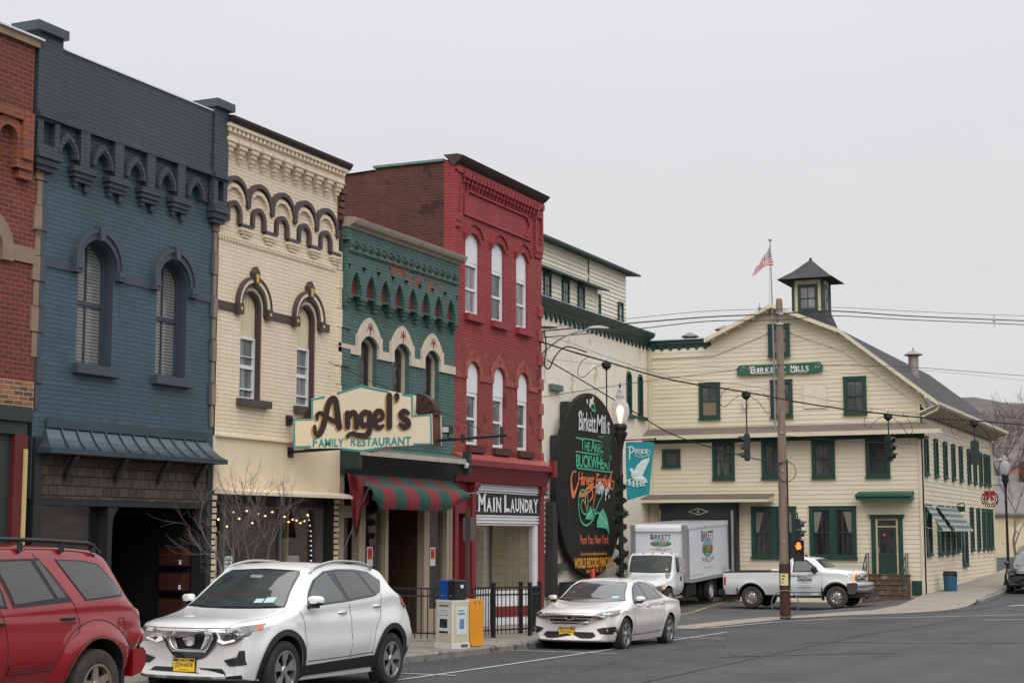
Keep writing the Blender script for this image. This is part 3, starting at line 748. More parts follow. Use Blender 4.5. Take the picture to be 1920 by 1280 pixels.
# ------------------------------------------------------------------ brown brick neighbour at the left edge
def left_building():
 t = thing('shop_building','unpainted red brick shop with tan stone trim at the left edge of the photo','building',(17,17,-.2),'shop buildings along the row')
 B = brick('red_brick',(.19,.038,.024),(.13,.028,.019),(.22,.14,.10),ms=.008,peel=[((.28,.08,.04),.66,4.0)],streak=.2)
 BO = brick('orange_brick',(.30,.075,.033),(.21,.052,.026),(.22,.14,.10),streak=.2)
 BT = brick('tan_brick',(.34,.15,.07),(.10,.055,.035),(.42,.30,.20),streak=.25)
 TAN = MATS['tan_stone']
 a,b = 12.2,19.44
 mb = MB(row); mb.plate([rect(a,19.598,3.62,8.3),archtop(18.0,18.72,4.3,5.95,.36)],-.3,0); mb.build('wall',B,t)
 window_sashes(row,t,18.0,18.72,4.3,6.31,-.24,TAN,pane_mat('dark_pane',(.02,.02,.02),(.05,.05,.05),'plain'),.06,5.4,head=.36)
 mb = MB(row); mb.box(a,19.25,8.2,9.28,-.3,.10); mb.build('parapet',B,t)
 mb = MB(row); mb.box(a,19.3,9.28,9.40,-.35,.16); mb.build('coping',TAN,t)
 mb = MB(row); mb.box(a,19.36,9.40,9.43,-.35,.2); mb.build('metal_flashing',WHITE,t)
 mb = MB(row)
 mb.box(a,19.22,8.05,8.2,.0,.16)
 for c in (16.9,17.85,18.72):
  mb.plate(band([(c + .33,7.3)] + arc(c,7.75,.33,0,180,14) + [(c - .33,7.3)],[(c + .2,7.3)] + arc(c,7.72,.2,0,180,14) + [(c - .2,7.3)]),.0,.12)
 for c in (17.38,18.28,19.1): mb.box(c - .11,c + .12,7.45,8.2,.0,.17); mb.box(c - .2,c + .16,7.3,7.45,.0,.13); mb.box(c - .1,c + .2,7.16,7.3,.0,.09)
 mb.build('corbel_table',BO,t)
 mb = MB(row); mb.box(a,17.8,5.88,6.12,.0,.04); mb.box(18.92,19.5,5.88,6.12,.0,.04)
 mb.plate(band([(18.98,5.85)] + arc(18.36,5.98,.62,0,180,16) + [(17.74,5.85)],[(18.74,5.85)] + arc(18.36,5.98,.38,0,180,16) + [(17.98,5.85)]),.0,.07)
 mb.build('stone_trim',TAN,t)
 mb = MB(row); mb.box(a,19.59,3.62,4.05,.001,.02); mb.build('lower_brick',BT,t)
 GT = mat('shop_green',srgb(38,52,48),.55); MR = mat('maroon_paint',srgb(92,28,30),.5); CR = mat('cream_paint',srgb(196,174,120),.6)
 mb = MB(row); mb.box(a,19.45,3.42,3.64,-.2,.12); mb.box(a,19.42,3.22,3.42,-.2,.06); mb.build('shop_cornice',GT,t)
 mb = MB(row); mb.box(18.86,19.16,-.6,3.22,-.25,-.02); mb.build('shopfront_panel',GT,t)
 mb = MB(row); mb.box(19.16,19.45,-.6,3.22,-.2,.06); mb.box(18.4,18.86,-.6,1.85,-.25,-.05); mb.build('pilaster',MR,t)
 mb = MB(row); mb.box(19.355,19.43,-.4,3.0,.06,.085); mb.box(a,18.86,1.85,1.92,-.2,.0); mb.box(18.79,18.86,-.6,1.85,-.05,-.03); mb.box(17.6,18.79,1.93,3.1,-.15,-.10); mb.build('trim',CR,t)
 mb = MB(row); mb.box(a,18.86,-.6,3.22,-.4,-.25); mb.build('shopfront',DARKIN,t)
 shell(t,a,19.45,-1,9.2,15,BRICK_RAW,ROOFTAR)
 d = MB(row); add_text(d,'1888',19.475,19.60,6.35,6.47,.05); d.build('date_stone_numerals',mat('worn_numerals',srgb(84,74,68),.8),t)
left_building()
# ------------------------------------------------------------------ cream building
def cream_building():
 t = thing('shop_building','cream painted brick shop with chocolate brown arches and window hoods','building',(26.6,17,-.4),'shop buildings along the row')
 W = brick('cream_brick',srgb(228,213,187),srgb(223,207,180),srgb(211,194,166),rough=.6,bump=.010,streak=.09,bw=.42,ms=.009,
   peel=[(srgb(150,84,58),.735,7),(srgb(150,84,58),.63,6,(28.1,29.0,4.0,7.0,.12))])
 C2 = mat('cream_paint_trim',srgb(226,211,184),.6,var=.05)
 BRN = mat('brown_paint',srgb(72,58,56),.5,var=.12,scale=6)
 GOLD = mat('gold_paint',srgb(214,172,84),.5)
 wins = [(25.24,25.97),(27.24,27.94)]
 mb = MB(row)
 mb.plate([rect(24.42,28.76,3.48,9.3)] + [archtop(a,b,4.23,5.95,(b - a) / 2) for a,b in wins],-.3,0,0,0)
 mb.box(24.42,28.72,7.22,7.27,.0,.02)
 n = 44
 for i in range(n): u = 24.44 + i * 4.27 / n; mb.box(u,u + .05,7.15,7.22,.0,.035)
 mb.build('wall',W,t)
 shell(t,24.46,28.78,-1.2,9.3,15,BRICK_RAW,ROOFTAR)
 rb = MB(row)
 rb.box(28.77,28.96,5.75,8.95,-.3,-.005)
 for i in range(5): rb.box(28.74,28.96 + .02 * (i % 2),8.25 + i * .14,8.36 + i * .14,-.1,.04 + .02 * i)
 rb.build('party_wall_end',BRICK_RAW,t)
 # corbelling: stepped brackets, dentils
 g = MB(row)
 g.box(24.45,28.82,9.02,9.3,.0,.12)
 for i in range(11):
  c = 24.62 + i * .398
  for k,(w,h,d) in enumerate(((.32,.07,.17),(.25,.08,.15),(.18,.08,.12),(.12,.08,.09),(.06,.07,.06))):
   top = 9.05 - sum((.07,.08,.08,.08,.07)[:k]); g.box(c - w / 2,c + w / 2,top - h,top,.0,d)
 for i in range(30): u = 24.48 + i * .144; g.box(u,u + .075,9.16,9.25,.12,.19)
 g.box(24.45,28.86,9.25,9.31,.0,.21)
 # recessed rims under the big arches
 for i in range(5):
  c = 25.0 - .115 + i * .832
  g.plate(band(headcurve(c - .36,c + .36,7.92,.33),headcurve(c - .3,c + .3,7.88,.29)),.0,.06)
  g.box(c + .30,c + .52,7.46,7.95,.0,.05)
  for k in range(3): g.box(c + .20 + k * .05,c + .62 - k * .05,7.45 - (k + 1) * .055,7.45 - k * .055,.0,.08 - k * .02)
 g.build('corbel_table',W,t)
 a = MB(row)
 for i in range(5):
  c = 24.885 + i * .832; h = .416
  a.plate(band(headcurve(c - h - .005,c + h + .005,7.97,.42),headcurve(c - h + .07,c + h - .07,7.99,.315)),.0,.10)
  a.plate([(c + h - .06,8.0),(c + h + .06,8.0),(c + h + .05,7.86),(c + h,7.82),(c + h - .05,7.86)],.0,.11)
  c2 = c - .01
  a.plate(band([(c2 + .24,7.5)] + arc(c2,7.68,.24,0,180,14) + [(c2 - .24,7.5)],[(c2 + .155,7.5)] + arc(c2,7.68,.155,0,180,14) + [(c2 - .155,7.5)]),.0,.075)
  a.box(c2 + .23,c2 + .60,7.46,7.53,.0,.075)
 a.build('brown_arches',BRN,t)
 c = MB(row)
 pr = [(9.31,.0),(9.31,.20),(9.35,.22),(9.40,.26),(9.45,.27),(9.48,.1),(9.48,-.3)]
 u0,u1 = 24.5,28.92
 c.add([(u0,v,d) for v,d in pr] + [(u1,v,d) for v,d in pr],[(k,k + 1,k + 8,k + 7) for k in range(6)] + [tuple(range(7)),tuple(range(7,14))])
 c.build('cornice',mat('cornice_brown',srgb(52,41,38),.5,var=.15),t)
 h1,h2,h3 = MB(row),MB(row),MB(row)
 for p,q in wins:
  cu = (p + q) / 2
  def ring(mb,r0,r1,d0,d1): mb.plate(band([(cu + r1,5.86)] + arc(cu,6.0,r1,0,180,18) + [(cu - r1,5.86)],[(cu + r0,5.86)] + arc(cu,6.0,r0,0,180,18) + [(cu - r0,5.86)]),d0,d1)
  ring(h1,.385,.57,.0,.06); ring(h1,.535,.575,.06,.10); ring(h2,.455,.53,.06,.075)
  for s in (-1,1):
   h1.box(cu + s * .5 - .085,cu + s * .5 + .085,5.80,6.0,.0,.11); h3.ball((cu + s * .5,5.9,.112),.036,6,sc=(.8,1,.5))
  h1.plate([(cu - .06,6.42),(cu + .06,6.42),(cu + .10,6.66),(cu + .04,6.71),(cu,6.77),(cu - .04,6.71),(cu - .10,6.66)],.0,.12)
  h3.plate([(cu - .028,6.46),(cu + .028,6.46),(cu + .045,6.62),(cu - .045,6.62)],.12,.13)
 for p,q in ((24.42,25.03),(26.18,27.01),(28.17,28.45)): h1.box(p,q,5.83,5.99,.0,.03)
 hd = h1.build('window_hood',BRN,t); h2.build('cream_inlay',C2,hd); h3.build('gold_boss',GOLD,hd)
 IV = mat('ivory_boards',srgb(214,204,172),.6,var=.04)
 PC = pane_mat('curtain_pane',(.07,.075,.08),(.24,.25,.25),'curtain')
 WF = mat('white_window_frame',(.74,.74,.75),.45,var=.04)
 for k,(p,q) in enumerate(wins):
  ib = MB(row); ib.plate([archtop(p,q,5.43,5.95,(q - p) / 2)],-.2,-.14)
  for i in range(1,8): u = p + (q - p) * i / 8; ib.box(u - .008,u + .008,5.45,5.9 + .3 * math.sin(math.pi * i / 8),-.14,-.132)
  ib.build('arched_infill_panel',IV,t)
  jb = MB(row); jb.plate(band(archtop(p - .001,q + .001,4.23,5.95,(q - p) / 2),archtop(p + .03,q - .05,4.23,5.95,(q - p) / 2 - .04)),-.25,-.02); jb.build('brown_reveal',BRN,t)
  w = window_sashes(row,t,p + .03,q - .05,4.24,5.43,-.14,WF,PC,.045,4.86)
  st = MB(row); st.box(p + .07,q - .09,4.42 + .02 * k,4.45 + .02 * k,-.16,-.12); st.box(p + .07,q - .09,5.05,5.065,-.16,-.13)
  st.build('sash_bar',WF,w)
  s = MB(row); s.box(p - .1,q + .22,4.09,4.23,-.2,.12); s.build('sill',BRN,t)
 ST = mat('cream_stucco',srgb(224,207,178),.8,var=.07,scale=1.2,bump=.006,bscale=16,dirt=((.25,.18,.11),.68,1.3,.1),stretch=(1,1,.5))
 s = MB(row); s.box(24.42,28.93,2.5,3.48,-.3,.03); s.build('stucco_band',ST,t)
 s = MB(row); s.box(24.45,27.6,3.48,3.52,-.05,.10); s.build('ledge',C2,t)
 s = MB(row)
 s.hexa([(24.5,2.44,.0),(29.05,2.44,.0),(29.12,2.42,.42),(24.66,2.42,.42),(24.5,2.55,.0),(29.05,2.55,.0),(29.12,2.48,.42),(24.66,2.48,.42)])
 s.build('shop_canopy',C2,t)
 # stacked brick pilasters with deep joints
 p = MB(row)
 for a,b in ((24.37,24.56),(28.74,28.93)):
  for i in range(26):
   v = -.55 + i * .115
   j = .012 * math.sin(i * 2.3)
   p.box(a + .02 + j * .4,b - .02,v,v + .082,-.3,.03 + j)
 p.build('brick_pilaster',mat('cream_brick_blocks',srgb(212,196,164),.7,var=.12,scale=8),t)
 p = MB(row); p.box(24.38,24.55,-.6,2.45,-.3,-.0); p.box(28.75,28.92,-.6,2.45,-.3,-.0); p.build('pilaster_core',DARKIN,t)
 p = MB(row); p.box(28.925,29.08,-.6,2.42,-.3,.02); p.build('corner_board',mat('taupe_paint',srgb(150,136,118),.6),t)
 # shop front
 DM = mat('dull_frame',srgb(96,96,92),.5)
 CRF = mat('cream_frame',srgb(196,182,154),.6)
 f = MB(row)
 f.box(25.18,25.24,-.5,2.24,-.35,-.25); f.box(27.13,27.19,-.1,2.24,-.35,-.25); f.box(28.55,28.72,-.1,2.24,-.35,-.22); f.box(25.24,28.6,2.2,2.27,-.35,-.24)
 f.build('window_frame',DM,t)
 f = MB(row); f.box(24.56,28.75,2.24,2.5,-.4,-.2); f.box(25.24,28.74,-.6,.1,-.4,-.2); f.build('dark_fascia',mat('fascia_dark',srgb(40,38,36),.6),t)
 CB = brick('cream_side_brick',srgb(176,158,128),srgb(150,132,104),srgb(40,34,28),bw=.3,rh=.115,ms=.018)
 f = MB(row); f.box(24.56,25.18,1.7,2.4,-.5,-.42); f.build('side_panel',CB,t)
 f = MB(row); f.plate([rect(24.58,25.18,-.55,1.68),rect(24.66,25.08,.35,1.45)],-.45,-.38); dr = f.build('door',CRF,t)
 f = MB(row); f.box(24.66,25.08,.35,1.45,-.43,-.41); f.build('door_pane',pane_mat('brown_pane',(.03,.02,.017),(.06,.04,.03),'plain'),dr)
 g = MB(row); g.box(25.24,27.13,.1,2.2,-.31,-.295); g.box(27.19,28.56,.1,2.2,-.31,-.295); g.build('shop_window',GLASS,t)
 IN = mat('room_blue_grey',srgb(38,48,56),.8); i_ = MB(row)
 i_.box(24.5,28.9,-.6,2.5,-2.6,-2.5); i_.box(28.8,28.9,-.6,2.5,-2.5,-.4); i_.box(25.1,25.18,-.6,2.4,-2.5,-.5); i_.box(25.1,28.8,2.45,2.5,-2.5,-.4); i_.box(25.1,28.8,-.6,-.5,-2.5,-.4)
 i_.box(28.05,28.12,.1,2.2,-.75,-.68,1); i_.box(26.3,26.95,.2,1.35,-2.49,-2.45,2)
 i_.build('shop_interior',[IN,CRF,DARKIN],t)
cream_building()
# string of fairy lights and a paper notice in the shop window
BULB = mat('warm_bulb',(.9,.6,.3),.4,emit=(1,.55,.22,5)); BULBW = mat('pale_bulb',(.8,.85,.9),.4,emit=(.75,.85,1,1.5))
t = thing('string_lights','fairy lights strung across the top of the shop window behind the bare tree','string lights',(27,17.45,1.8))
P = [(25.26,1.98),(25.55,1.85),(25.75,2.12),(25.95,2.0),(26.2,2.15),(26.4,1.92),(26.6,2.1),(26.85,2.06),(27.1,2.14),(27.35,2.05),(27.55,2.05),(27.7,1.95),(27.85,2.0),(28.0,1.98),(28.15,1.93),(28.3,1.97),(28.42,2.1),(28.52,1.8),(28.54,1.5),(28.55,1.2),(28.56,.8)]
mb = MB(row); mb.tube([(u,v + .02,-.42) for u,v in crom(P,4)],.006,4); mb.build('wire',CABLE,t)
mb = MB(row)
for i,(u,v) in enumerate(P[:17]): mb.ball((u,v,-.42),.019,5)
mb.build('bulb',BULB,t)
mb = MB(row)
for u,v in crom(P[16:],3): mb.ball((u,v - .03,-.40),.017,5)
mb.build('pale_bulb',BULBW,t)
PAPER = mat('paper',(.60,.66,.64),.7,var=.05); INK = mat('ink',(.08,.09,.1),.7)
def notice(label,u0,u1,v0,v1,d,lines):
 t = thing('paper_notice',label,'notice',((u0 + u1) / 2,D0 - d,v0))
 mb = MB(row); mb.box(u0,u1,v0,v1,d,d + .004); mb.build('sheet',PAPER,t)
 if lines:
  mb = MB(row)
  for i in range(lines):
   v = v1 - (i + 1) * (v1 - v0) / (lines + 1); w = (u1 - u0) * (.34 - .1 * ((i * 7) % 3) / 2)
   mb.box((u0 + u1) / 2 - w,(u0 + u1) / 2 + w,v - .008,v + .008,d + .0045,d + .006)
  mb.build('writing',INK,t)
notice('pale paper notice with lines of writing in the lower left of the big shop window',25.22,25.55,.78,1.3,-.285,6)
notice('blank white card standing at the bottom right of the shop window with fairy lights',27.62,28.05,.95,1.28,-.38,0)
# ------------------------------------------------------------------ green building
def green_building():
 t = thing('shop_building','teal green brick shop with row of small pointed arches and three cream window hoods','building',(31.6,17,-.5),'shop buildings along the row')
 RB = srgb(136,78,58)
 W = brick('teal_brick',srgb(78,108,102),srgb(73,102,96),srgb(62,87,82),bw=.42,rough=.6,bump=.016,streak=.15,
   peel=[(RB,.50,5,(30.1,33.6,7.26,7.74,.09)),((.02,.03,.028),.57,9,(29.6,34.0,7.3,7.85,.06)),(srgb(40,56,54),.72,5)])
 STN = mat('cream_stone',srgb(200,188,168),.7,var=.08,scale=3)
 ORN = mat('red_ornament',srgb(124,44,36),.6)
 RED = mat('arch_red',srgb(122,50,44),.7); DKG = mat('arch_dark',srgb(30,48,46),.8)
 wins = [(29.70,30.50),(31.20,32.0),(32.69,33.48)]
 mb = MB(row)
 mb.plate([rect(28.94,34.3,3.4,8.2)] + [archtop(a,b,3.95,5.72,.22) for a,b in wins],-.3,0,0,0)
 mb.build('wall',W,t)
 shell(t,28.98,34.28,-1.2,8.15,15,BRICK_RAW,ROOFTAR)
 # arcade of eight pointed niches with corbels, dentils above
 g = MB(row)
 cs = [29.32 + i * .643 for i in range(8)]
 holes = []
 for i,c in enumerate(cs):
  holes.append(gothic(c,6.722,.225,.50))
 for i in range(9):
  c = cs[0] - .32 + i * .643; holes.append([(c,7.18),(c + .105,7.36),(c - .105,7.36)])
 holes = [[(min(max(u,28.97),34.17),v) for u,v in h] for h in holes]
 g.plate([rect(28.95,34.19,6.70,7.62)] + holes,.0,.15)
 for i in range(9):
  c = cs[0] - .3215 + i * .643
  for w,v0,v1,d in ((.28,6.63,6.70,.17),(.22,6.56,6.63,.14),(.13,6.47,6.56,.10)): g.box(max(28.95,c - w / 2),min(34.19,c + w / 2),v0,v1,.0,d)
 g.box(28.95,34.2,7.86,8.14,.0,.15)
 g.box(28.95,34.2,7.62,7.68,.0,.19)
 for i in range(17):
  u = 29.02 + i * .31; g.box(u,u + .16,7.68,7.87,.0,.18); g.box(u + .02,u + .22,7.76,7.82,.0,.2)
 g.build('arcade',W,t)
 r1,r2 = MB(row),MB(row)
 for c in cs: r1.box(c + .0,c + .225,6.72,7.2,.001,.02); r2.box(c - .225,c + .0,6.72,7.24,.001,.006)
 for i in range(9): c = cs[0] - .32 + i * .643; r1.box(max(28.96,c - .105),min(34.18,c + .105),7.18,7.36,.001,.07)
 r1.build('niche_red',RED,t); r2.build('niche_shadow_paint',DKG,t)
 c = MB(row); pr = [(8.12,.0),(8.12,.17),(8.17,.2),(8.2,.28),(8.27,.33),(8.32,.34),(8.35,.2),(8.35,-.3)]
 c.add([(28.95,v,d) for v,d in pr] + [(34.32,v,d) for v,d in pr],[(k,k + 1,k + 9,k + 8) for k in range(7)] + [tuple(range(8)),tuple(range(8,16))])
 c.build('cornice',mat('weathered_cornice',srgb(158,146,130),.7,var=.15,scale=4),t,30)
 # quoins at left in cream, stone hoods, band
 q = MB(row)
 for i in range(9):
  v = 4.0 + i * .4; q.box(28.76,28.93 if i % 2 else 28.9,v,v + .385,.0,.045)
 q.build('quoins',MATS['cream_brick'],t)
 q = MB(row)
 for i in range(9):
  v = 4.0 + i * .4; q.box(28.94,29.28 if i % 2 else 29.12,v,v + .375,.0,.05 if i % 2 else .03)
 q.build('teal_quoins',W,t)
 h = MB(row); o = MB(row); prev = 28.78
 for a,b in wins:
  c = (a + b) / 2
  out = [(c + .55,5.48),(c + .55,5.93),(c + .47,5.95),(c + .40,6.06),(c + .29,6.18),(c + .15,6.28),(c,6.345),(c - .15,6.28),(c - .29,6.18),(c - .40,6.06),(c - .47,5.95),(c - .55,5.93),(c - .55,5.48)]
  inn = [(b + .001,5.48),(b + .001,5.72)] + headcurve(a - .001,b + .001,5.72,.221)[1:-1] + [(a - .001,5.72),(a - .001,5.48)]
  h.plate(band(out,inn),-.02,.06)
  h.box(prev,c - .56,5.48,5.67,.0,.045); prev = c + .56
  for s in (-1,1):
   add_stroke(o,[(c + s * .02,6.06),(c + s * .06,6.14),(c + s * .12,6.08),(c + s * .15,6.03)],.022,.062)
   add_stroke(o,[(c,6.04),(c + s * .05,6.09),(c + s * .09,6.17),(c + s * .07,6.21)],.018,.063)
  add_stroke(o,[(c,5.97),(c,6.2)],[.035,.05],.064)
 h.box(prev,34.28,5.48,5.67,.0,.045)
 hd = h.build('stone_hood',STN,t); o.build('painted_ornament',ORN,hd)
 PD = pane_mat('dark_drape_pane',(.018,.017,.018),(.035,.033,.034),'curtain')
 TF = mat('tan_window_frame',srgb(186,174,156),.5,var=.05)
 for a,b in wins:
  window_sashes(row,t,a,b,3.95,5.935,-.13,TF,PD,.085,4.78,head=.22)
  s = MB(row); s.box(a - .08,b + .08,3.83,3.95,-.2,.1); s.build('sill',W,t)
 # shop cornice with green roof, weathered fascia and dark cove
 GR = mat('shop_green_roof',srgb(74,110,100),.6,var=.12); DG = mat('shop_dark_green',srgb(34,50,47),.55,var=.12)
 WF = mat('weathered_white',srgb(172,162,148),.75,var=.18,scale=6,dirt=((.16,.13,.1),.6,9,.08))
 s = MB(row); s.hexa([(28.95,3.42,.0),(34.3,3.42,.0),(34.2,3.44,.46),(28.95,3.44,.46),(28.95,3.54,.0),(34.3,3.54,.0),(34.2,3.465,.46),(28.95,3.465,.46)]); s.build('cornice_roof',GR,t)
 s = MB(row); s.box(29.0,34.0,3.33,3.44,.43,.48); s.build('fascia',WF,t)
 s = MB(row); pr = [(3.42,.0),(3.42,.43),(3.33,.42),(3.22,.30),(3.1,.18),(3.0,.12),(2.95,.10),(2.95,.0)]
 s.add([(28.97,v,d) for v,d in pr] + [(34.3,v,d) for v,d in pr],[(k,k + 1,k + 9,k + 8) for k in range(7)] + [tuple(range(8)),tuple(range(8,16))]); s.build('coved_soffit',DG,t,40)
 s = MB(row); s.box(34.02,34.18,3.08,3.62,.36,.52); s.box(28.95,29.09,3.05,3.5,.0,.46); s.build('cornice_block',DG,t)
 # shop front with posts, recessed door
 TP = mat('taupe_post',srgb(158,144,124),.6,var=.06)
 p = MB(row)
 for a,b in ((29.85,30.12),(31.0,31.14),(32.84,33.1),(33.98,34.12),(34.16,34.28)): p.box(a,b,-.6,2.95,-.2,-.02)
 p.box(29.0,29.12,-.6,2.95,-.2,.03); p.box(29.12,29.85,2.05,2.3,-.2,-.1)
 p.box(30.12,31.0,-.6,.0,-.2,-.06); p.box(33.1,33.98,-.6,.0,-.2,-.06)
 p.build('shopfront_post',TP,t)
 p = MB(row); p.box(29.12,29.85,-.6,2.05,-.4,-.3); dr = p.build('side_door',mat('tan_door',srgb(120,108,94),.6),t)
 p = MB(row); p.box(29.2,29.36,.6,1.8,-.3,-.29); p.build('door_pane',DARKIN,dr)
 p = MB(row); p.box(29.2,29.32,.55,.58,-.3,-.24); p.build('door_handle',STEEL,dr)
 gl = MB(row); gl.box(30.12,31.0,.0,2.95,-.14,-.125); gl.box(33.1,33.98,.0,2.95,-.14,-.125); gl.build('shop_window',GLASS,t)
 i_ = MB(row); i_.box(29.0,34.3,-.6,3.0,-1.9,-1.8); i_.box(31.1,31.15,-.6,3.0,-1.8,-.2,1); i_.box(32.82,32.87,-.6,3.0,-1.8,-.2,1); i_.box(29.0,34.3,2.95,3.0,-1.8,-.2); i_.box(31.15,32.82,-.6,2.9,-1.75,-1.7,1)
 i_.box(29.05,29.1,-.6,3,-1.8,-.4); i_.box(34.2,34.28,-.6,3,-1.8,-.2)
 i_.build('shop_interior',[mat('interior_dark_brown',(.028,.020,.017),.8),mat('varnished_panel',(.05,.026,.016),.55)],t)
 # awning of red and green canvas, sagging at its front edge
 RC = mat('red_canvas',srgb(118,34,42),.85,var=.12,scale=8); GC = mat('green_canvas',srgb(30,70,60),.85,var=.12,scale=8)
 RF = mat('red_canvas_faded',srgb(104,50,52),.85,var=.15,scale=8); GF = mat('green_canvas_faded',srgb(52,78,70),.85,var=.15,scale=8)
 a = MB(row); nu,nv = 90,18
 ua,ub = 28.98,33.62
 vs = []; mm = []
 for i in range(nu + 1):
  s_ = i / nu
  for j in range(nv + 1):
   q_ = j / nv
   u = (29.15 + (34.0 - 29.15) * s_) * (1 - q_ ** .8) + (ua + (ub - ua) * s_) * q_ ** .8 if q_ < .55 else ua + (ub - ua) * s_ + (29.15 - ua) * (1 - s_) * (1 - .55 ** .8) * max(0,1 - (q_ - .55) * 9) * 0
   if q_ < .55:
    k = q_ / .55; u = (29.15 + (34.0 - 29.15) * s_) * (1 - k) + (ua + (ub - ua) * s_) * k
    d = .1 + .58 * k; v = 2.95 - .27 * k ** 1.4 - .10 * math.sin(math.pi * k)
   else:
    k = (q_ - .55) / .45; u = ua + (ub - ua) * s_
    drop = .46 * (1 - .62 * sstep(.72,1,s_)) * (1 - .45 * (1 - sstep(0,.12,s_)))
    d = .68 + .10 * math.sin(math.pi * min(1,k * .8)); v = 2.68 - drop * k
   v += .09 * (s_ > .0) * (s_ - .3) * (q_ > .5) * 0
   wv = .035 * noise.noise(Vector((s_ * 34,q_ * 2.0,0))) * q_
   vs.append((u,v + .5 * wv,d + wv))
 fs = []
 for i in range(nu):
  st = int(i / nu * 9.0) % 2
  for j in range(nv):
   fs.append((i * (nv + 1) + j,(i + 1) * (nv + 1) + j,(i + 1) * (nv + 1) + j + 1,i * (nv + 1) + j + 1))
   mm.append((0 if st else 1) + (2 if j / nv < .46 else 0))
 a.add(vs,fs,mm)
 # loose left flap hanging down, and the drooping right corner
 z7 = zoom(630,840,5.333); fl = []; nf,nk = 8,16
 LE = crom([(112,250),(135,400),(155,600),(178,790),(196,893)],8); RE = crom([(275,290),(330,470),(322,560),(262,600),(240,760),(202,897)],8)
 for i in range(nf + 1):
  for j in range(nk + 1):
   k = j / nk; s_ = i / nf; p,q = LE[round(k * (len(LE) - 1))],RE[round(k * (len(RE) - 1))]
   Y = 16.55 - .12 * s_ + .05 * math.sin(s_ * 8 + k * 2); w = at_y(*z7(p[0] + (q[0] - p[0]) * s_,p[1] + (q[1] - p[1]) * s_),Y); fl.append((w[0],w[1],D0 - Y))
 a.add(fl,[(i * (nk + 1) + j,(i + 1) * (nk + 1) + j,(i + 1) * (nk + 1) + j + 1,i * (nk + 1) + j + 1) for i in range(nf) for j in range(nk)],[1 if j > 13 or (i > 5 and j > 11) else 0 for i in range(nf) for j in range(nk)])
 aw = a.build('striped_awning',[RC,GC,RF,GF],t,60)
 r = MB(row); r.tube([(29.0,2.64,.67),(33.7,2.64,.67)],.016,6); r.tube([(34.05,2.9,.05),(33.65,2.64,.67)],.013,6); r.tube([(29.15,1.3,-.02),(29.0,2.62,.66)],.010,6); r.tube([(33.6,2.64,.67),(34.1,2.66,.74)],.010,6)
 r.build('awning_frame',STEEL,aw)
green_building()
for lbl,u,v in (('red framed paper sign low in the left display pane of the green shop',30.36,1.02),('red framed paper sign low in the right display pane of the green shop',33.32,.98)):
 t = thing('paper_sign',lbl,'notice',(u + .1,17.1,v))
 mb = MB(row); mb.box(u,u + .26,v,v + .42,-.12,-.116); mb.build('card',PAPER,t)
 mb = MB(row); mb.box(u + .03,u + .23,v + .15,v + .39,-.1155,-.114); mb.build('red_panel',mat('sign_red',srgb(206,70,44),.6),t)
 mb = MB(row)
 for k in range(3): mb.box(u + .055 + k * .055,u + .085 + k * .055,v + .22,v + .33,-.1135,-.112)
 mb.build('dark_figure',mat('sign_dark',srgb(120,34,26),.6),t)
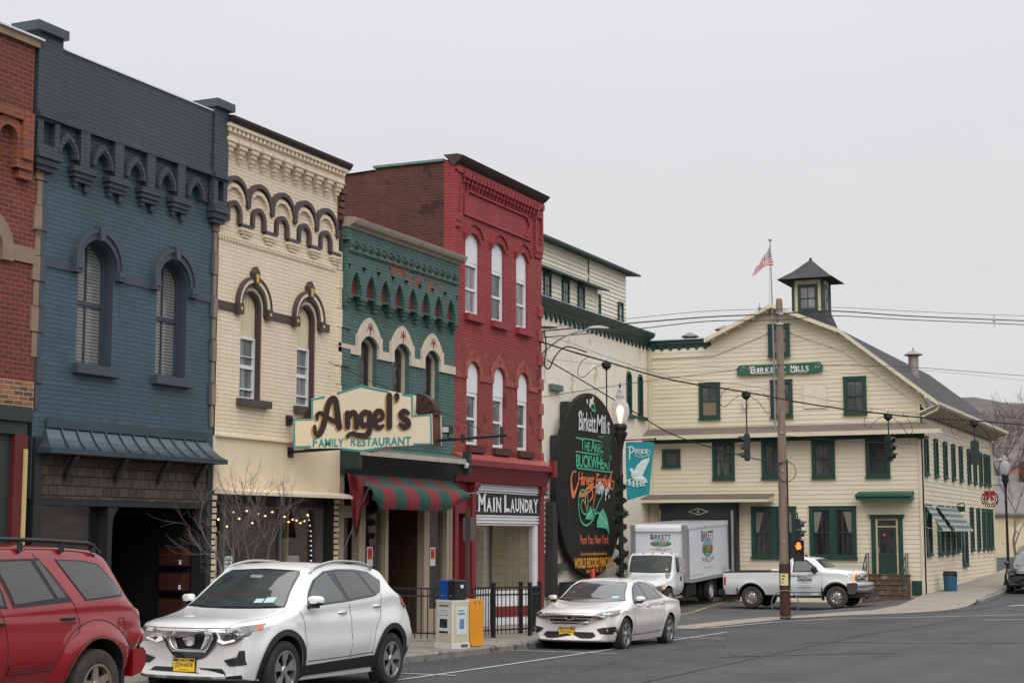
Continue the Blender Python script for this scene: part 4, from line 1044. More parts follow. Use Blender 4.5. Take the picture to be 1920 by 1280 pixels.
# ------------------------------------------------------------------ red building
def red_building():
 t = thing('shop_building','three-storey shop with bright red painted brick front and white blanked window heads','building',(36.9,17,-.6),'shop buildings along the row')
 W = brick('bright_red_brick',srgb(160,66,68),srgb(150,57,60),srgb(124,47,50),bw=.42,rough=.65,bump=.014,streak=.15,peel=[(srgb(104,62,56),.72,4)])
 W2 = brick('worn_red_brick',srgb(152,68,62),srgb(138,54,52),srgb(128,70,60),rough=.7,bump=.014,streak=.14,peel=[(srgb(140,92,76),.60,5),(srgb(100,40,38),.60,2.2)])
 T1 = mat('red_trim',srgb(140,46,50),.6,var=.1,scale=5)
 T2 = mat('worn_stone_trim',srgb(146,88,74),.8,var=.25,scale=6,dirt=(srgb(150,54,54),.5,5,.05))
 w3 = [(34.88,35.66),(36.40,37.14),(37.92,38.64)]; w2 = [(34.97,35.66),(36.48,37.17),(37.98,38.67)]
 mb = MB(row); mb.plate([rect(34.3,39.6,6.3,10.75)] + [archtop(a,b,7.05,8.88,.2) for a,b in w3],-.3,0); mb.build('upper_wall',W,t)
 mb = MB(row); mb.plate([rect(34.3,39.6,3.4,6.3)] + [archtop(a,b,3.85,5.62,.26) for a,b in w2],-.3,0); mb.build('middle_wall',W2,t)
 s = MB(row); s.box(34.3,34.55,3,10.72,-2.2,-.3); s.box(39.38,39.6,-1.2,10.7,-14,-.3); s.box(34.55,39.38,-1.2,10.3,-14,-13.8)
 s.hexa([(34.3,-1,-14),(34.55,-1,-14),(34.55,-1,-2.2),(34.3,-1,-2.2),(34.3,10.2,-14),(34.55,10.2,-14),(34.55,10.66,-2.2),(34.3,10.66,-2.2)])
 s.build('side_wall',BRICK_RAW,t)
 s = MB(row); s.add([(34.24,10.2,-14),(34.6,10.2,-14),(34.6,10.68,-2.2),(34.24,10.68,-2.2)],[(0,1,2,3)]); s.box(34.24,34.6,10.72,10.78,-2.25,-.3); s.build('side_coping',mat('verdigris',srgb(92,130,118),.6),t)
 s = MB(row); s.box(34.55,39.4,9.9,10.0,-13.8,-.3); s.build('roof',ROOFTAR,t)
 c = MB(row); pr = [(10.58,.0),(10.66,.06),(10.69,.12),(10.76,.2),(10.82,.24),(10.87,.08),(10.87,-.3)]
 c.add([(34.24,v,d) for v,d in pr] + [(39.66,v,d) for v,d in pr],[(k,k + 1,k + 8,k + 7) for k in range(6)] + [tuple(range(7)),tuple(range(7,14))])
 c.build('cornice',mat('dark_cornice',srgb(66,54,48),.7,var=.3,scale=5),t,30)
 g = MB(row)
 for i in range(22):
  u = 34.6 + i * .212
  g.box(u,u + .14,10.36,10.52,.0,.14); g.box(u + .03,u + .11,10.24,10.36,.0,.10); g.box(u + .05,u + .09,10.14,10.24,.0,.07)
 g.box(34.3,39.6,10.44,10.6,.0,.10)
 for a,b in ((34.3,34.56),(39.08,39.6)): g.plate([rect(a,b,9.25,10.5),rect(a + .1,b - .1,9.45,10.2)],.0,.06); g.box(a,b,9.1,9.25,.0,.04)
 # panel moulding with stepped ends
 L = [(34.75,9.46),(38.85,9.46),(38.85,9.56),(38.55,9.56),(38.62,9.66),(38.72,9.76),(38.78,9.86),(38.7,9.98),(38.55,10.12),(34.95,10.12),(34.8,9.96),(34.75,9.96)]
 L2 = [(34.80,9.51),(38.70,9.51),(38.5,9.53),(38.49,9.56),(38.56,9.67),(38.66,9.77),(38.71,9.86),(38.64,9.95),(38.52,10.07),(34.98,10.07),(34.85,9.93),(34.80,9.93)]
 g.plate([L,L2],.0,.05)
 for a,b in w3:
  c_ = (a + b) / 2
  g.plate(band([(b + .1,8.88)] + headcurve(a - .1,b + .1,9.0,.28) + [(a - .1,8.88)],[(b,8.88)] + headcurve(a,b,8.88,.2) + [(a,8.88)]),.0,.05)
  g.plate(band([(b + .13,8.98)] + headcurve(a - .13,b + .13,9.02,.30) + [(a - .13,8.98)],[(b + .1,8.98)] + headcurve(a - .1,b + .1,9.0,.28) + [(a - .1,8.98)]),.0,.09)
 g.build('brick_mouldings',W,t)
 s = MB(row)
 for a,b in w3: s.box(a - .05,b + .14,6.88,7.05,-.2,.12)
 s.build('upper_sill',T1,t)
 s = MB(row); h = MB(row); o = MB(row)
 for a,b in w2:
  s.box(a - .02,b + .24,3.68,3.85,-.2,.10); c_ = (a + b) / 2
  h.plate(band([(b + .14,5.45),(b + .14,5.78),(b + .09,5.80)] + [(c_ + k * ((b - a) / 2 + .08),5.80 + .42 * (1 - abs(k)) ** .75) for k in (.9,.72,.5,.25,0,-.25,-.5,-.72,-.9)] + [(a - .09,5.80),(a - .14,5.78),(a - .14,5.45)],[(b + .03,5.45),(b + .03,5.62)] + headcurve(a - .03,b + .03,5.62,.28)[1:-1] + [(a - .03,5.62),(a - .03,5.45)]),.0,.05)
  for q_ in (-1,1): add_stroke(o,[(c_ + q_ * .01,5.96),(c_ + q_ * .06,6.06),(c_ + q_ * .1,5.98)],.022,.052)
  add_stroke(o,[(c_,5.93),(c_,6.14)],[.03,.05],.053)
 s.build('lower_sill',mat('dark_red_sill',srgb(78,36,34),.7,var=.2),t)
 for a,b in ((34.3,34.83),(35.8,36.34),(37.31,37.84),(38.81,39.3)): h.box(a,b,5.45,5.6,.0,.03)
 hd = h.build('stone_hood',T2,t); o.build('painted_ornament',MATS['red_ornament'],hd)
 q = MB(row)
 for i in range(14):
  v = 3.55 + i * .33
  if i % 2 == 0: q.box(39.36,39.62,v,v + .3,-.1,.05)
 q.build('quoins',T2,t)
 PC = pane_mat('grey_curtain_pane',(.05,.05,.052),(.15,.15,.155),'curtain'); PL = pane_mat('pale_curtain_pane',(.10,.105,.11),(.34,.35,.35),'curtain')
 WF = MATS['white_window_frame']; BL = mat('white_board',(.72,.73,.75),.55,var=.03)
 for k,(a,b) in enumerate(w3):
  i_ = MB(row); i_.plate([archtop(a,b,8.34,8.88,.2)],-.1,-.05)
  for j in range(1,7): u = a + (b - a) * j / 7; i_.box(u - .006,u + .006,8.36,8.98,-.05,-.045)
  i_.build('window_blank',BL,t)
  window_sashes(row,t,a + .02,b - .0,7.05,8.33,-.07,WF,(PL,PC,PL)[k],.075,7.68,sash_w=.03)
 for k,(a,b) in enumerate(w2):
  i_ = MB(row); i_.plate([archtop(a,b,5.14,5.62,.26)],-.1,-.04)
  for j in range(1,7): u = a + (b - a) * j / 7; i_.box(u - .006,u + .006,5.16,5.76,-.04,-.035)
  i_.build('window_blank',BL,t)
  window_sashes(row,t,a + .02,b - .0,3.85,5.13,-.07,WF,PC,.085,4.5,sash_w=.03)
 # shop cornice
 RR = mat('cornice_red_roof',srgb(146,58,52),.6,var=.12); RD = mat('cornice_red',srgb(122,34,42),.5,var=.08)
 s = MB(row); s.hexa([(34.2,3.44,.0),(39.6,3.44,.0),(39.55,3.46,.38),(34.2,3.46,.38),(34.2,3.66,.0),(39.6,3.66,.0),(39.55,3.48,.38),(34.2,3.48,.38)]); s.build('cornice_roof',RR,t)
 s = MB(row); pr = [(3.45,.0),(3.45,.36),(3.34,.35),(3.26,.29),(3.16,.22),(3.06,.17),(2.98,.15),(2.95,.13),(2.95,.0)]
 s.add([(34.1,v,d) for v,d in pr] + [(39.6,v,d) for v,d in pr],[(k,k + 1,k + 10,k + 9) for k in range(8)] + [tuple(range(9)),tuple(range(9,18))])
 s.box(34.2,39.5,3.33,3.46,.355,.40); s.box(39.42,39.60,3.20,3.64,.30,.44)
 s.build('coved_cornice',RD,t,40)
 p = MB(row)
 for a,b in ((35.22,35.44),(39.36,39.62)): p.box(a,b,-.9,2.95,-.3,.05); p.box(a - .03,b + .05,2.82,2.95,-.1,.14); p.box(a - .01,b + .02,2.75,2.82,-.1,.1)
 p.box(34.32,34.5,-.9,2.95,-.3,.03); p.box(34.5,35.22,2.2,2.95,-.3,-.05); p.box(34.62,35.1,-.6,1.3,-.5,-.44)
 p.box(34.5,34.62,-.9,2.2,-.6,-.3); p.box(35.1,35.22,-.9,2.2,-.6,-.3)
 p.build('red_pilaster',RD,t)
 d_ = MB(row); d_.box(34.62,35.1,-.9,2.2,-.66,-.5); d_.build('door',mat('dark_red_door',srgb(70,16,22),.5),t)
 w = MB(row)
 w.box(35.44,39.36,1.92,2.18,-.3,-.02); w.box(35.44,39.36,2.72,2.95,-.3,-.02)
 for v in (2.14,2.06,1.98,2.78,2.84,2.9): w.box(35.44,39.36,v,v + .035,-.02,.02)
 w.box(35.44,35.56,-.8,1.92,-.2,-.02); w.box(39.16,39.36,-.8,1.92,-.2,-.02)
 w.build('white_frame',WHITE,t)
 # splayed shop window: two side lights running back to a recessed door
 A = [(35.56,-.08),(36.45,-.75),(38.02,-.75),(39.16,-.08)]
 gl = MB(row); fr_ = MB(row); ba = MB(row); bs = MB(row)
 for (u0,d0),(u1,d1) in zip(A,A[1:]):
  gl.add([(u0,.25,d0),(u1,.25,d1),(u1,1.92,d1),(u0,1.92,d0),(u0,.25,d0 - .02),(u1,.25,d1 - .02),(u1,1.92,d1 - .02),(u0,1.92,d0 - .02)],[(0,1,2,3),(7,6,5,4),(0,4,5,1),(3,2,6,7)])
  if abs(d0 - d1) > .1:
   for v0,v1,off,mb_ in ((-.9,.25,.0,ba),(-.42,-.15,.02,bs),(.15,.25,.04,ba)):
    mb_.hexa([(u0,v0,d0 - .1),(u1,v0,d1 - .1),(u1,v0,d1 + off),(u0,v0,d0 + off),(u0,v1,d0 - .1),(u1,v1,d1 - .1),(u1,v1,d1 + off),(u0,v1,d0 + off)])
 for u,d in A[1:3]: fr_.box(u - .03,u + .03,-.9,1.92,d - .05,d + .03)
 fr_.build('mullion',MATS['dull_frame'],t); gl.build('shop_window',GLASS,t); b0 = ba.build('window_base',WHITE,t); bs.build('red_stripe',RD,b0)
 ba = MB(row); ba.box(36.5,37.95,-.9,.2,-.85,-.76); ba.box(36.45,38.02,.2,.3,-.85,-.72); ba.build('inner_base',WHITE,t)
 i_ = MB(row); i_.box(35.44,39.36,-.9,2.9,-1.5,-1.4); i_.box(35.3,35.44,-.9,2.9,-1.4,-.3); i_.box(39.36,39.38,-.9,2.9,-1.4,-.3); i_.box(35.44,39.36,1.95,2.0,-1.4,-.3)
 i_.box(35.44,39.36,-.9,-.85,-1.4,-.1); i_.build('shop_interior',brick('pale_yellow_block',srgb(244,236,208),srgb(240,232,202),srgb(212,204,172),bw=.5,rh=.22),t)
 bl = MB(row)
 for i in range(9): u = 38.5 + i * .065; k = (u - 38.02) / 1.14; bl.box(u,u + .05,.3,1.9,-.75 + .67 * k - .12,-.75 + .67 * k - .11)
 bl.build('vertical_blind',mat('blind_fabric',srgb(150,146,124),.8),t)
red_building()
# shop sign MAIN LAUNDRY
t = thing('shop_sign','black sign board lettered MAIN LAUNDRY in white above the shop window','sign',(37.4,16.98,2.18))
mb = MB(row); mb.box(35.46,39.34,2.185,2.715,-.02,.03); mb.build('board',mat('sign_black',srgb(26,25,30),.6,var=.1),t)
mb = MB(row); LT = 2.255,2.65
def serif_word(mb,word,u0,u1,v0,v1,vc,d,gap=.018):
 """small caps with slab serifs: first letter tall, the rest of height vc"""
 wts = [1.35 if i == 0 else (.55 if c == 'I' else 1.0) for i,c in enumerate(word)]
 s = (u1 - u0 - gap * (len(word) - 1)) / sum(wts); u = u0
 for i,c in enumerate(word):
  w = s * wts[i]; top = v1 if i == 0 else vc
  ins = .0
  add_text(mb,c,u + w * (.25 if c == 'I' else .06),u + w * (.75 if c == 'I' else .94),v0,top,d,bold=.035)
  sv = .016
  if c in 'MANIURYL':
   feet = {'M': (.1,.9),'A': (.1,.9),'N': (.14,.88),'I': (.5,),'R': (.16,.86),'Y': (.5,),'L': (.2,),'U': ()}[c]
   heads = {'M': (.1,.9),'A': (),'N': (.14,.86),'I': (.5,),'R': (),'Y': (.1,.9),'L': (.2,),'U': (.14,.86)}[c]
   for f in feet: mb.box(u + w * f - w * .16,u + w * f + w * .16,v0 - sv,v0 + sv * .3,d - .004,d + .0015)
   for f in heads: mb.box(u + w * f - w * .16,u + w * f + w * .16,top - sv * .3,top + sv,d - .004,d + .0015)
  u += w + gap
serif_word(mb,'MAIN',35.56,36.93,2.27,2.67,2.60,.035); serif_word(mb,'LAUNDRY',37.08,39.24,2.27,2.67,2.60,.035)
mb.build('lettering',mat('sign_white',(.78,.78,.8),.6),t)
mb = MB(row); mb.box(35.58,36.0,2.235,2.245,.032,.036); mb.box(37.1,37.5,2.235,2.245,.032,.036); mb.box(38.0,38.9,2.228,2.236,.032,.036); mb.build('blue_underline',mat('sign_blue',srgb(70,84,150),.6),t)
# ================================================================== THE MILL AND ITS WINGS
CLAP = mat('clapboard_cream',srgb(215,204,179),.6,var=.07,scale=1.2,world_co=True,stretch=(.35,.35,2.4),dirt=(srgb(190,176,144),.62,1.0,.12))
CLAP_UP = mat('clapboard_pale',srgb(222,216,198),.6,var=.05,scale=1.0,world_co=True,dirt=(srgb(196,186,160),.62,.8,.12))
SHING = brick('roof_shingle',srgb(72,70,72),srgb(60,58,60),srgb(48,46,48),bw=.5,rh=.14,ms=.006,rough=.9)
FASC = mat('weathered_cream_trim',srgb(206,196,172),.6,var=.08,scale=3,dirt=(srgb(150,140,120),.64,2,.1))
PORCH = mat('porch_roofing',srgb(112,102,92),.85,var=.15,scale=2,dirt=(srgb(70,70,50),.68,3,.05))
MPANE = pane_mat('mill_pane',(.05,.05,.052),(.15,.15,.15),'plain')
MPANE_D = pane_mat('mill_pane_dark',(.022,.022,.023),(.06,.06,.06),'plain')
MPANE_L = pane_mat('mill_pane_pale',(.16,.165,.165),(.34,.345,.345),'plain')
XM,YM = 67.1,11.85
def front(u,v,d): return (XM - d,u,v)
def side(u,v,d): return (u,YM - d,v)
def clap(mb,poly,d=0.0,h=.185,t=.021):
 """lapped boards filling a polygon (local u, v): each board leans out at its foot"""
 v0 = min(p[1] for p in poly); v1 = max(p[1] for p in poly)
 def span(v):
  xs = []
  for (a,b),(c,e) in zip(poly,poly[1:] + poly[:1]):
   if (b - v) * (e - v) <= 0 and abs(b - e) > 1e-9: xs.append(a + (c - a) * (v - b) / (e - b))
  return (min(xs),max(xs)) if xs else None
 n = max(1,round((v1 - v0) / h)); h = (v1 - v0) / n
 for i in range(n):
  a,b = span(v0 + i * h + 1e-5),span(v0 + (i + 1) * h - 1e-5)
  if not a or not b: continue
  A,B = v0 + i * h,v0 + (i + 1) * h
  mb.add([(a[0],A,d),(a[1],A,d),(b[1],B,d - t + .002),(b[0],B,d - t + .002),(a[0],A,d - .06),(a[1],A,d - .06),(b[1],B,d - .06),(b[0],B,d - .06)],
   [(0,1,2,3),(0,4,5,1),(0,3,7,4),(1,5,6,2),(3,2,6,7),(4,7,6,5)])
def green_window(fr,t,u0,u1,v0,v1,pane,d=.03,trim=.12,mull=1,rail=True,lower=None,sill=True):
 """green cased double-hung window standing on the boards"""
 mb = MB(fr); iu0,iu1,iv0,iv1 = u0 + trim,u1 - trim,v0 + trim,v1 - trim
 mb.plate([rect(u0,u1,v0,v1),rect(iu0,iu1,iv0,iv1)],d - .06,d + .035)
 if sill: mb.box(u0 - .03,u1 + .03,v0 - .03,v0 + .03,d,d + .08); mb.box(u0 - .02,u1 + .02,v1,v1 + .04,d,d + .06)
 s = .04
 mb.plate([rect(iu0,iu1,iv0,iv1),rect(iu0 + s,iu1 - s,iv0 + s,iv1 - s)],d - .05,d)
 vm = (iv0 + iv1) / 2
 if rail: mb.box(iu0 + s,iu1 - s,vm - .02,vm + .02,d - .045,d + .005)
 if mull: mb.box((iu0 + iu1) / 2 - .012,(iu0 + iu1) / 2 + .012,(vm if lower is not None else iv0) + s,iv1 - s,d - .04,d - .004)
 w = mb.build('window',GREENTRIM,t,each=False)
 p = MB(fr); p.box(iu0 + s,iu1 - s,(vm + .02) if rail else iv0 + s,iv1 - s,d - .04,d - .03)
 p.build('pane',pane,w)
 if rail:
  p = MB(fr); p.box(iu0 + s,iu1 - s,iv0 + s,vm - .02,d - .04,d - .03); p.build('pane',lower or pane,w)
 return w
# ------------------------------------------------------------------ cream brick wing beside the yard
def brick_wing():
 t = thing('mill_wing','long cream brick mill wing with green saw-toothed cornice behind the truck yard','building',(55,23.7,-1))
 W = brick('wing_brick',srgb(240,232,216),srgb(236,227,210),srgb(226,217,200),bw=.42,rough=.7,bump=.010,streak=.07,peel=[(srgb(206,192,162),.60,.8)])
 def wing(u,v,d): return (u,23.7 - d,v)
 mb = MB(wing)
 wins = [(64.42,64.93),(65.84,66.35)]
 blind = [(54.0,55.0,4.0),(54.2,55.2,.2)]
 mb.plate([rect(41.5,67.4,-1.3,10.4)] + [archtop(a,b,6.82,8.38,.2) for a,b in wins],-.3,0)
 mb.build('wall',W,t)
 s = MB(wing); s.box(41.5,41.8,-1.3,10.3,-14,-.3); s.box(41.8,67.2,-1.3,10.2,-14,-13.7); s.build('side_wall',BRICK_RAW,t)
 r = MB(wing); r.box(41.5,67.3,10.32,10.42,-13.7,-.2); r.build('roof',ROOFTAR,t)
 c = MB(wing)
 pr = [(10.05,.0),(10.05,.12),(10.22,.18),(10.3,.34),(10.42,.42),(10.46,.42),(10.48,-.3)]
 c.add([(41.4,v,d) for v,d in pr] + [(67.0,v,d) for v,d in pr],[(k,k + 1,k + 8,k + 7) for k in range(6)] + [tuple(range(7)),tuple(range(7,14))])
 n = 54
 for i in range(n):
  u = 41.6 + i * .474
  c.plate([(u + .02,10.08),(u + .45,10.08),(u + .40,9.98),(u + .33,9.96),(u + .30,9.86),(u + .235,9.76),(u + .17,9.86),(u + .14,9.96),(u + .07,9.98)],.0,.09)
 c.build('cornice',GREENTRIM,t)
 m = MB(wing); m.box(41.4,67.0,10.481,10.51,-.3,.46); m.build('metal_flashing',mat('flashing_blue',srgb(168,182,192),.4,.3),t)
 for a,b in wins:
  f = MB(wing); f.plate([archtop(a - .06,b + .06,6.76,8.38,.26),archtop(a + .05,b - .05,6.86,8.38,.15)],-.2,.04); f.box(a,b,7.58,7.64,-.2,-.02)
  w = f.build('window',GREENTRIM,t,each=False)
  p = MB(wing); p.plate([archtop(a + .05,b - .05,6.86,8.38,.15)],-.15,-.1); p.build('pane',MPANE_D,w)
  p = MB(wing); p.box(a - .14,b + .32,6.62,6.77,-.1,.16); p.build('sill',GREENTRIM,t)
 g = MB(wing)
 for cu,vs,r_ in ((54.75,4.6,.55),(60.6,8.0,.42)):
  g.plate(band(arc(cu,vs,r_ + .06,0,180,14),arc(cu,vs,r_,0,180,14)),.0,.025)
 g.box(54.1,54.2,-1,4.6,.0,.02); g.box(55.28,55.36,.4,4.6,.0,.02)
 g.build('blind_arch',W,t)
 b = MB(wing); b.box(55.85,56.9,7.12,7.35,.0,.18); b.build('iron_bracket',mat('grey_green',srgb(84,104,96),.6),t)
 b = MB(wing); b.box(55.95,57.05,.33,.60,.0,.25); b.build('utility_box',mat('box_green',srgb(58,68,62),.6),t)
brick_wing()
t = thing('painted_notice','small lettered board on the cream brick wall beside the shop corner','notice',(55.3,23.6,1.3))
mb = MB(); mb.box(54.95,55.75,23.63,23.69,1.0,3.35); mb.build('board',mat('notice_white',srgb(206,198,186),.7),t)
mb = MB()
for i in range(11): mb.box(55.0 + .05 * (i % 2),55.70 - .07 * ((i * 5) % 3),23.62,23.63,1.12 + i * .2,1.22 + i * .2,i % 3)
mb.build('writing',[mat('notice_red',srgb(150,70,64),.7),mat('notice_navy',srgb(70,74,110),.7),mat('notice_brown',srgb(150,112,84),.7)],t)
# ------------------------------------------------------------------ pale clapboard block above the wing
def upper_block():
 t = thing('mill_tower_block','pale clapboard upper block with thin green eaves rising above the brick wing','building',(66,28,10))
 def fb(u,v,d): return (u,28.0 - d,v)
 def fa(u,v,d): return (u,27.0 - d,v)
 mb = MB(fb); clap(mb,rect(52,70.9,10,14.8),0,.2,.045); clap(mb,rect(71.0,76.0,10,14.8),.06,.2,.045); mb.build('wall',CLAP_UP,t,each=False)
 mb = MB(fa); clap(mb,rect(52,69.4,10,13.05),0,.2,.045); mb.build('front_wall',CLAP_UP,t)
 def fe(u,v,d): return (76.0 + d,u,v)
 mb = MB(fe); mb.box(28,36,10,14.8,-.2,.0); mb.build('end_wall',CLAP_UP,t)
 mb = MB(fa); mb.box(69.4,69.5,10,13.05,-1,.03); mb.build('corner_board',CLAP_UP,t)
 mb = MB(fb); mb.hexa([(51.5,14.78,.5),(77.0,14.78,.5),(77.0,15.6,-8),(51.5,15.6,-8),(51.5,14.87,.5),(77.0,14.87,.5),(77.0,15.7,-8),(51.5,15.7,-8)]); mb.build('roof',GREENTRIM,t)
 mb = MB(fa); mb.hexa([(51.5,12.98,.45),(69.9,12.98,.45),(69.9,13.3,-1.1),(51.5,13.3,-1.1),(51.5,13.07,.45),(69.9,13.07,.45),(69.9,13.4,-1.1),(51.5,13.4,-1.1)]); mb.build('lower_eave',GREENTRIM,t)
 for a in (63.1,65.2,67.05): green_window(fa,t,a,a + .74,11.85,12.93,MPANE_L,.04,.07)
 green_window(fb,t,71.5,72.26,12.18,13.2,MPANE_L,.1,.07)
 green_window(fb,t,74.75,75.4,11.9,13.2,MPANE_L,.1,.07,0)
 b = MB(fb); b.box(74.8,75.35,10.9,11.85,.05,.12); b.build('lower_panel',mat('tan_panel',srgb(150,130,104),.7),t)
upper_block()
# ------------------------------------------------------------------ the gabled mill
def mill():
 t = thing('clapboard_mill','large cream clapboard mill with green windows, stepped gable roof and square cupola','building',(74,17.5,-1))
 mb = MB(front)
 gable = [(11.85,-1.3),(23.7,-1.3),(23.7,9.78),(20.75,9.78),(20.75,10.08),(17.9,11.36),(15.0,10.12),(11.85,7.5)]
 clap(mb,gable,0,.185,.021)
 mb.build('front_wall',CLAP,t)
 fl = MB(front)      # flared upper boards following the roof line
 for poly in ([(20.6,9.40),(18.14,10.27),(17.9,11.38),(20.8,10.1)],[(15.02,9.36),(15.0,10.16),(17.9,11.38),(17.24,10.22)],[(11.6,6.75),(11.7,7.35),(15.0,10.16),(15.02,9.36)],[(20.6,9.40),(23.6,9.40),(23.6,9.8),(20.6,9.8)]):
  clap(fl,poly,.05,.185,.021)
 fl.build('gable_band',CLAP,t,each=False)
 mb = MB(side); clap(mb,rect(67.15,87.6,-1.3,7.0),0,.185,.021); mb.build('side_wall',CLAP,t)
 mb = MB(); mb.box(87.4,87.6,11.9,23.6,-1.2,7.2); mb.box(67.4,87.4,23.5,23.7,-1.2,9.9); mb.build('rear_wall',CLAP,t,each=False)
 cb = MB(front); cb.box(11.80,11.98,-1.0,7.2,.0,.05); cb.box(23.5,23.64,-1.0,9.75,.0,.05); cb.build('corner_board',FASC,t)
 cb = MB(side); cb.box(67.05,67.25,-1.0,7.0,.0,.05); cb.box(87.4,87.62,-1,6.9,.0,.05); cb.build('corner_board',FASC,t)
 # gambrel roof, white rake boards with bracket ends
 prof = [(20.9,10.10),(17.9,11.46),(15.0,10.22),(11.05,7.05)]
 rb = MB()
 x0,x1 = 66.55,88.1
 vs = [(x,y,z) for x in (x0,x1) for y,z in prof] + [(x,y,z - .12) for x in (x0,x1) for y,z in prof]
 fs = [(i,i + 1,i + 5,i + 4) for i in range(3)] + [(8 + i,12 + i,13 + i,9 + i) for i in range(3)] + [(i,8 + i,9 + i,i + 1) for i in range(3)] + [(4 + i,5 + i,13 + i,12 + i) for i in range(3)] + [(0,4,12,8),(3,11,15,7)]
 rb.add(vs,fs); rf = rb.build('roof',SHING,t)
 fb = MB(); fb.box(67.4,88,20.9,23.6,9.9,10.1); fb.build('flat_roof',ROOFTAR,t)
 rk = MB(front)
 for (a,b),(c,e) in zip(prof,prof[1:]):
  rk.hexa([(a,b - .16,.50),(c,e - .16,.50),(c,e - .16,.58),(a,b - .16,.58),(a,b + .015,.50),(c,e + .015,.50),(c,e + .015,.58),(a,b + .015,.58)])
  L = math.dist((a,b),(c,e)); n = int(L / .62)
  for i in range(n):
   k = (i + .6) / n; y,z = a + (c - a) * k,b + (e - b) * k - .12
   rk.hexa([(y - .04,z - .14,.0),(y + .04,z - .14,.0),(y + .04,z - .09,.5),(y - .04,z - .09,.5),(y - .04,z,.0),(y + .04,z,.0),(y + .04,z,.5),(y - .04,z,.5)])
  rk.hexa([(a,b - .13,.0),(c,e - .13,.0),(c,e - .125,.50),(a,b - .125,.50),(a,b - .122,.0),(c,e - .122,.0),(c,e - .121,.50),(a,b - .121,.50)])
 rk.build('rake_board',FASC,t,each=False)
 # long side eave: soffit, gutter, end brackets
 ev = MB(side)
 ev.hexa([(66.6,6.93,.78),(88.0,6.93,.78),(88.0,6.93,.86),(66.6,6.93,.86),(66.6,7.05,.78),(88.0,7.05,.78),(88.0,7.05,.86),(66.6,7.05,.86)])
 ev.hexa([(66.6,6.6,.02),(88,6.6,.02),(88,6.93,.78),(66.6,6.93,.78),(66.6,6.66,.02),(88,6.66,.02),(88,6.98,.78),(66.6,6.98,.78)])
 for u in (66.75,87.7): ev.tube([(u,6.9,.8),(u,6.72,.72),(u,6.45,.1)],.05,6)
 ev.build('gutter',FASC,t,each=False)
 rf2 = MB(side); rf2.hexa([(67.5,6.50,.01),(88,6.50,.01),(88,6.53,.02),(67.5,6.53,.02),(67.5,6.6,.01),(88,6.6,.01),(88,6.6,.02),(67.5,6.6,.02)])
 for i in range(30): u = 67.6 + i * .69; rf2.hexa([(u,6.55,.0),(u + .06,6.55,.0),(u + .06,6.86,.7),(u,6.86,.7),(u,6.66,.0),(u + .06,6.66,.0),(u + .06,6.93,.7),(u,6.93,.7)])
 rf2.build('rafter_slats',mat('soffit_brown',srgb(120,100,78),.7),t,each=False)
 # green scalloped frieze on the flat corner
 fz = MB(front); fz.box(20.85,23.7,9.98,10.16,.0,.13); fz.box(20.85,23.7,9.9,9.98,.0,.08)
 for i in range(7):
  c = 23.4 - i * .4
  fz.plate([(c - .19,9.93),(c + .19,9.93),(c + .15,9.85),(c + .06,9.77),(c + .03,9.72),(c - .03,9.72),(c - .06,9.77),(c - .15,9.85)],.0,.07)
 fz.build('green_frieze',GREENTRIM,t,each=False)
 fz = MB(front); fz.box(20.8,23.7,10.16,10.2,-.1,.2); fz.build('metal_flashing',MATS['flashing_blue'],t)
 # attic and gable windows
 green_window(front,t,17.24,18.18,9.24,10.6,MPANE,.10,.14,1,lower=mat('boarded_brown',srgb(122,106,88),.7))
 green_window(front,t,20.38,21.33,6.65,8.21,MPANE,.04,.13,1,lower=MATS['boarded_brown'])
 green_window(front,t,17.18,18.14,6.62,8.21,MPANE,.04,.13,1,lower=MATS['boarded_brown'])
 green_window(front,t,14.04,15.0,6.66,8.22,MPANE,.04,.13,1)
 p = MB(front); p.plate([rect(15.7,16.7,6.98,7.97),rect(15.72,16.68,7.0,7.95)],.0,.045); p.box(15.72,16.68,7.0,7.95,.0,.04); p.build('boarded_patch',mat('patch_cream',srgb(216,206,182),.6),t)
 # pent roof between the storeys with green frieze beneath
 pr = MB(front)
 pr.hexa([(11.75,5.83,.0),(24.2,5.83,.0),(24.3,5.83,.78),(11.05,5.83,.78),(11.75,6.28,.0),(23.7,6.28,.0),(24.3,5.93,.78),(11.05,5.93,.78)])
 pr.build('pent_roof',PORCH,t)
 pf = MB(front); pf.box(11.0,24.36,5.76,5.935,.782,.84); pf.box(11.0,11.06,5.76,5.935,.0,.782); pf.build('pent_fascia',FASC,t,each=False)
 gf = MB(front); gf.box(11.9,23.6,5.63,5.82,.0,.07); gf.box(11.7,12.0,5.58,5.82,.0,.12); gf.build('green_band',GREENTRIM,t)
 CURM = pane_mat('lace_pane',(.03,.03,.03),(.16,.155,.15),'curtain')
 for (a,b),pm in zip(((19.78,20.76),(17.55,18.58),(15.43,16.41),(13.14,14.14)),(CURM,MPANE_D,MPANE,MPANE_D)):
  green_window(front,t,a,b,4.02,5.62,pm,.04,.14,1)
 green_window(front,t,22.22,23.05,4.58,5.34,MPANE_D,.04,.12,0,rail=False)
 # loading canopy and dock shelter
 cn = MB(front); cn.hexa([(18.1,3.06,.0),(24.0,3.06,.0),(24.0,3.04,1.0),(18.1,3.04,1.0),(18.1,3.38,.0),(24.0,3.38,.0),(24.0,3.2,1.0),(18.1,3.2,1.0)]); cn.build('loading_canopy',FASC,t)
 cn = MB(front); cn.hexa([(18.05,3.385,.0),(24.05,3.385,.0),(24.05,3.205,1.04),(18.05,3.205,1.04),(18.05,3.41,.0),(24.05,3.41,.0),(24.05,3.23,1.04),(18.05,3.23,1.04)]); cn.build('canopy_roofing',PORCH,t)
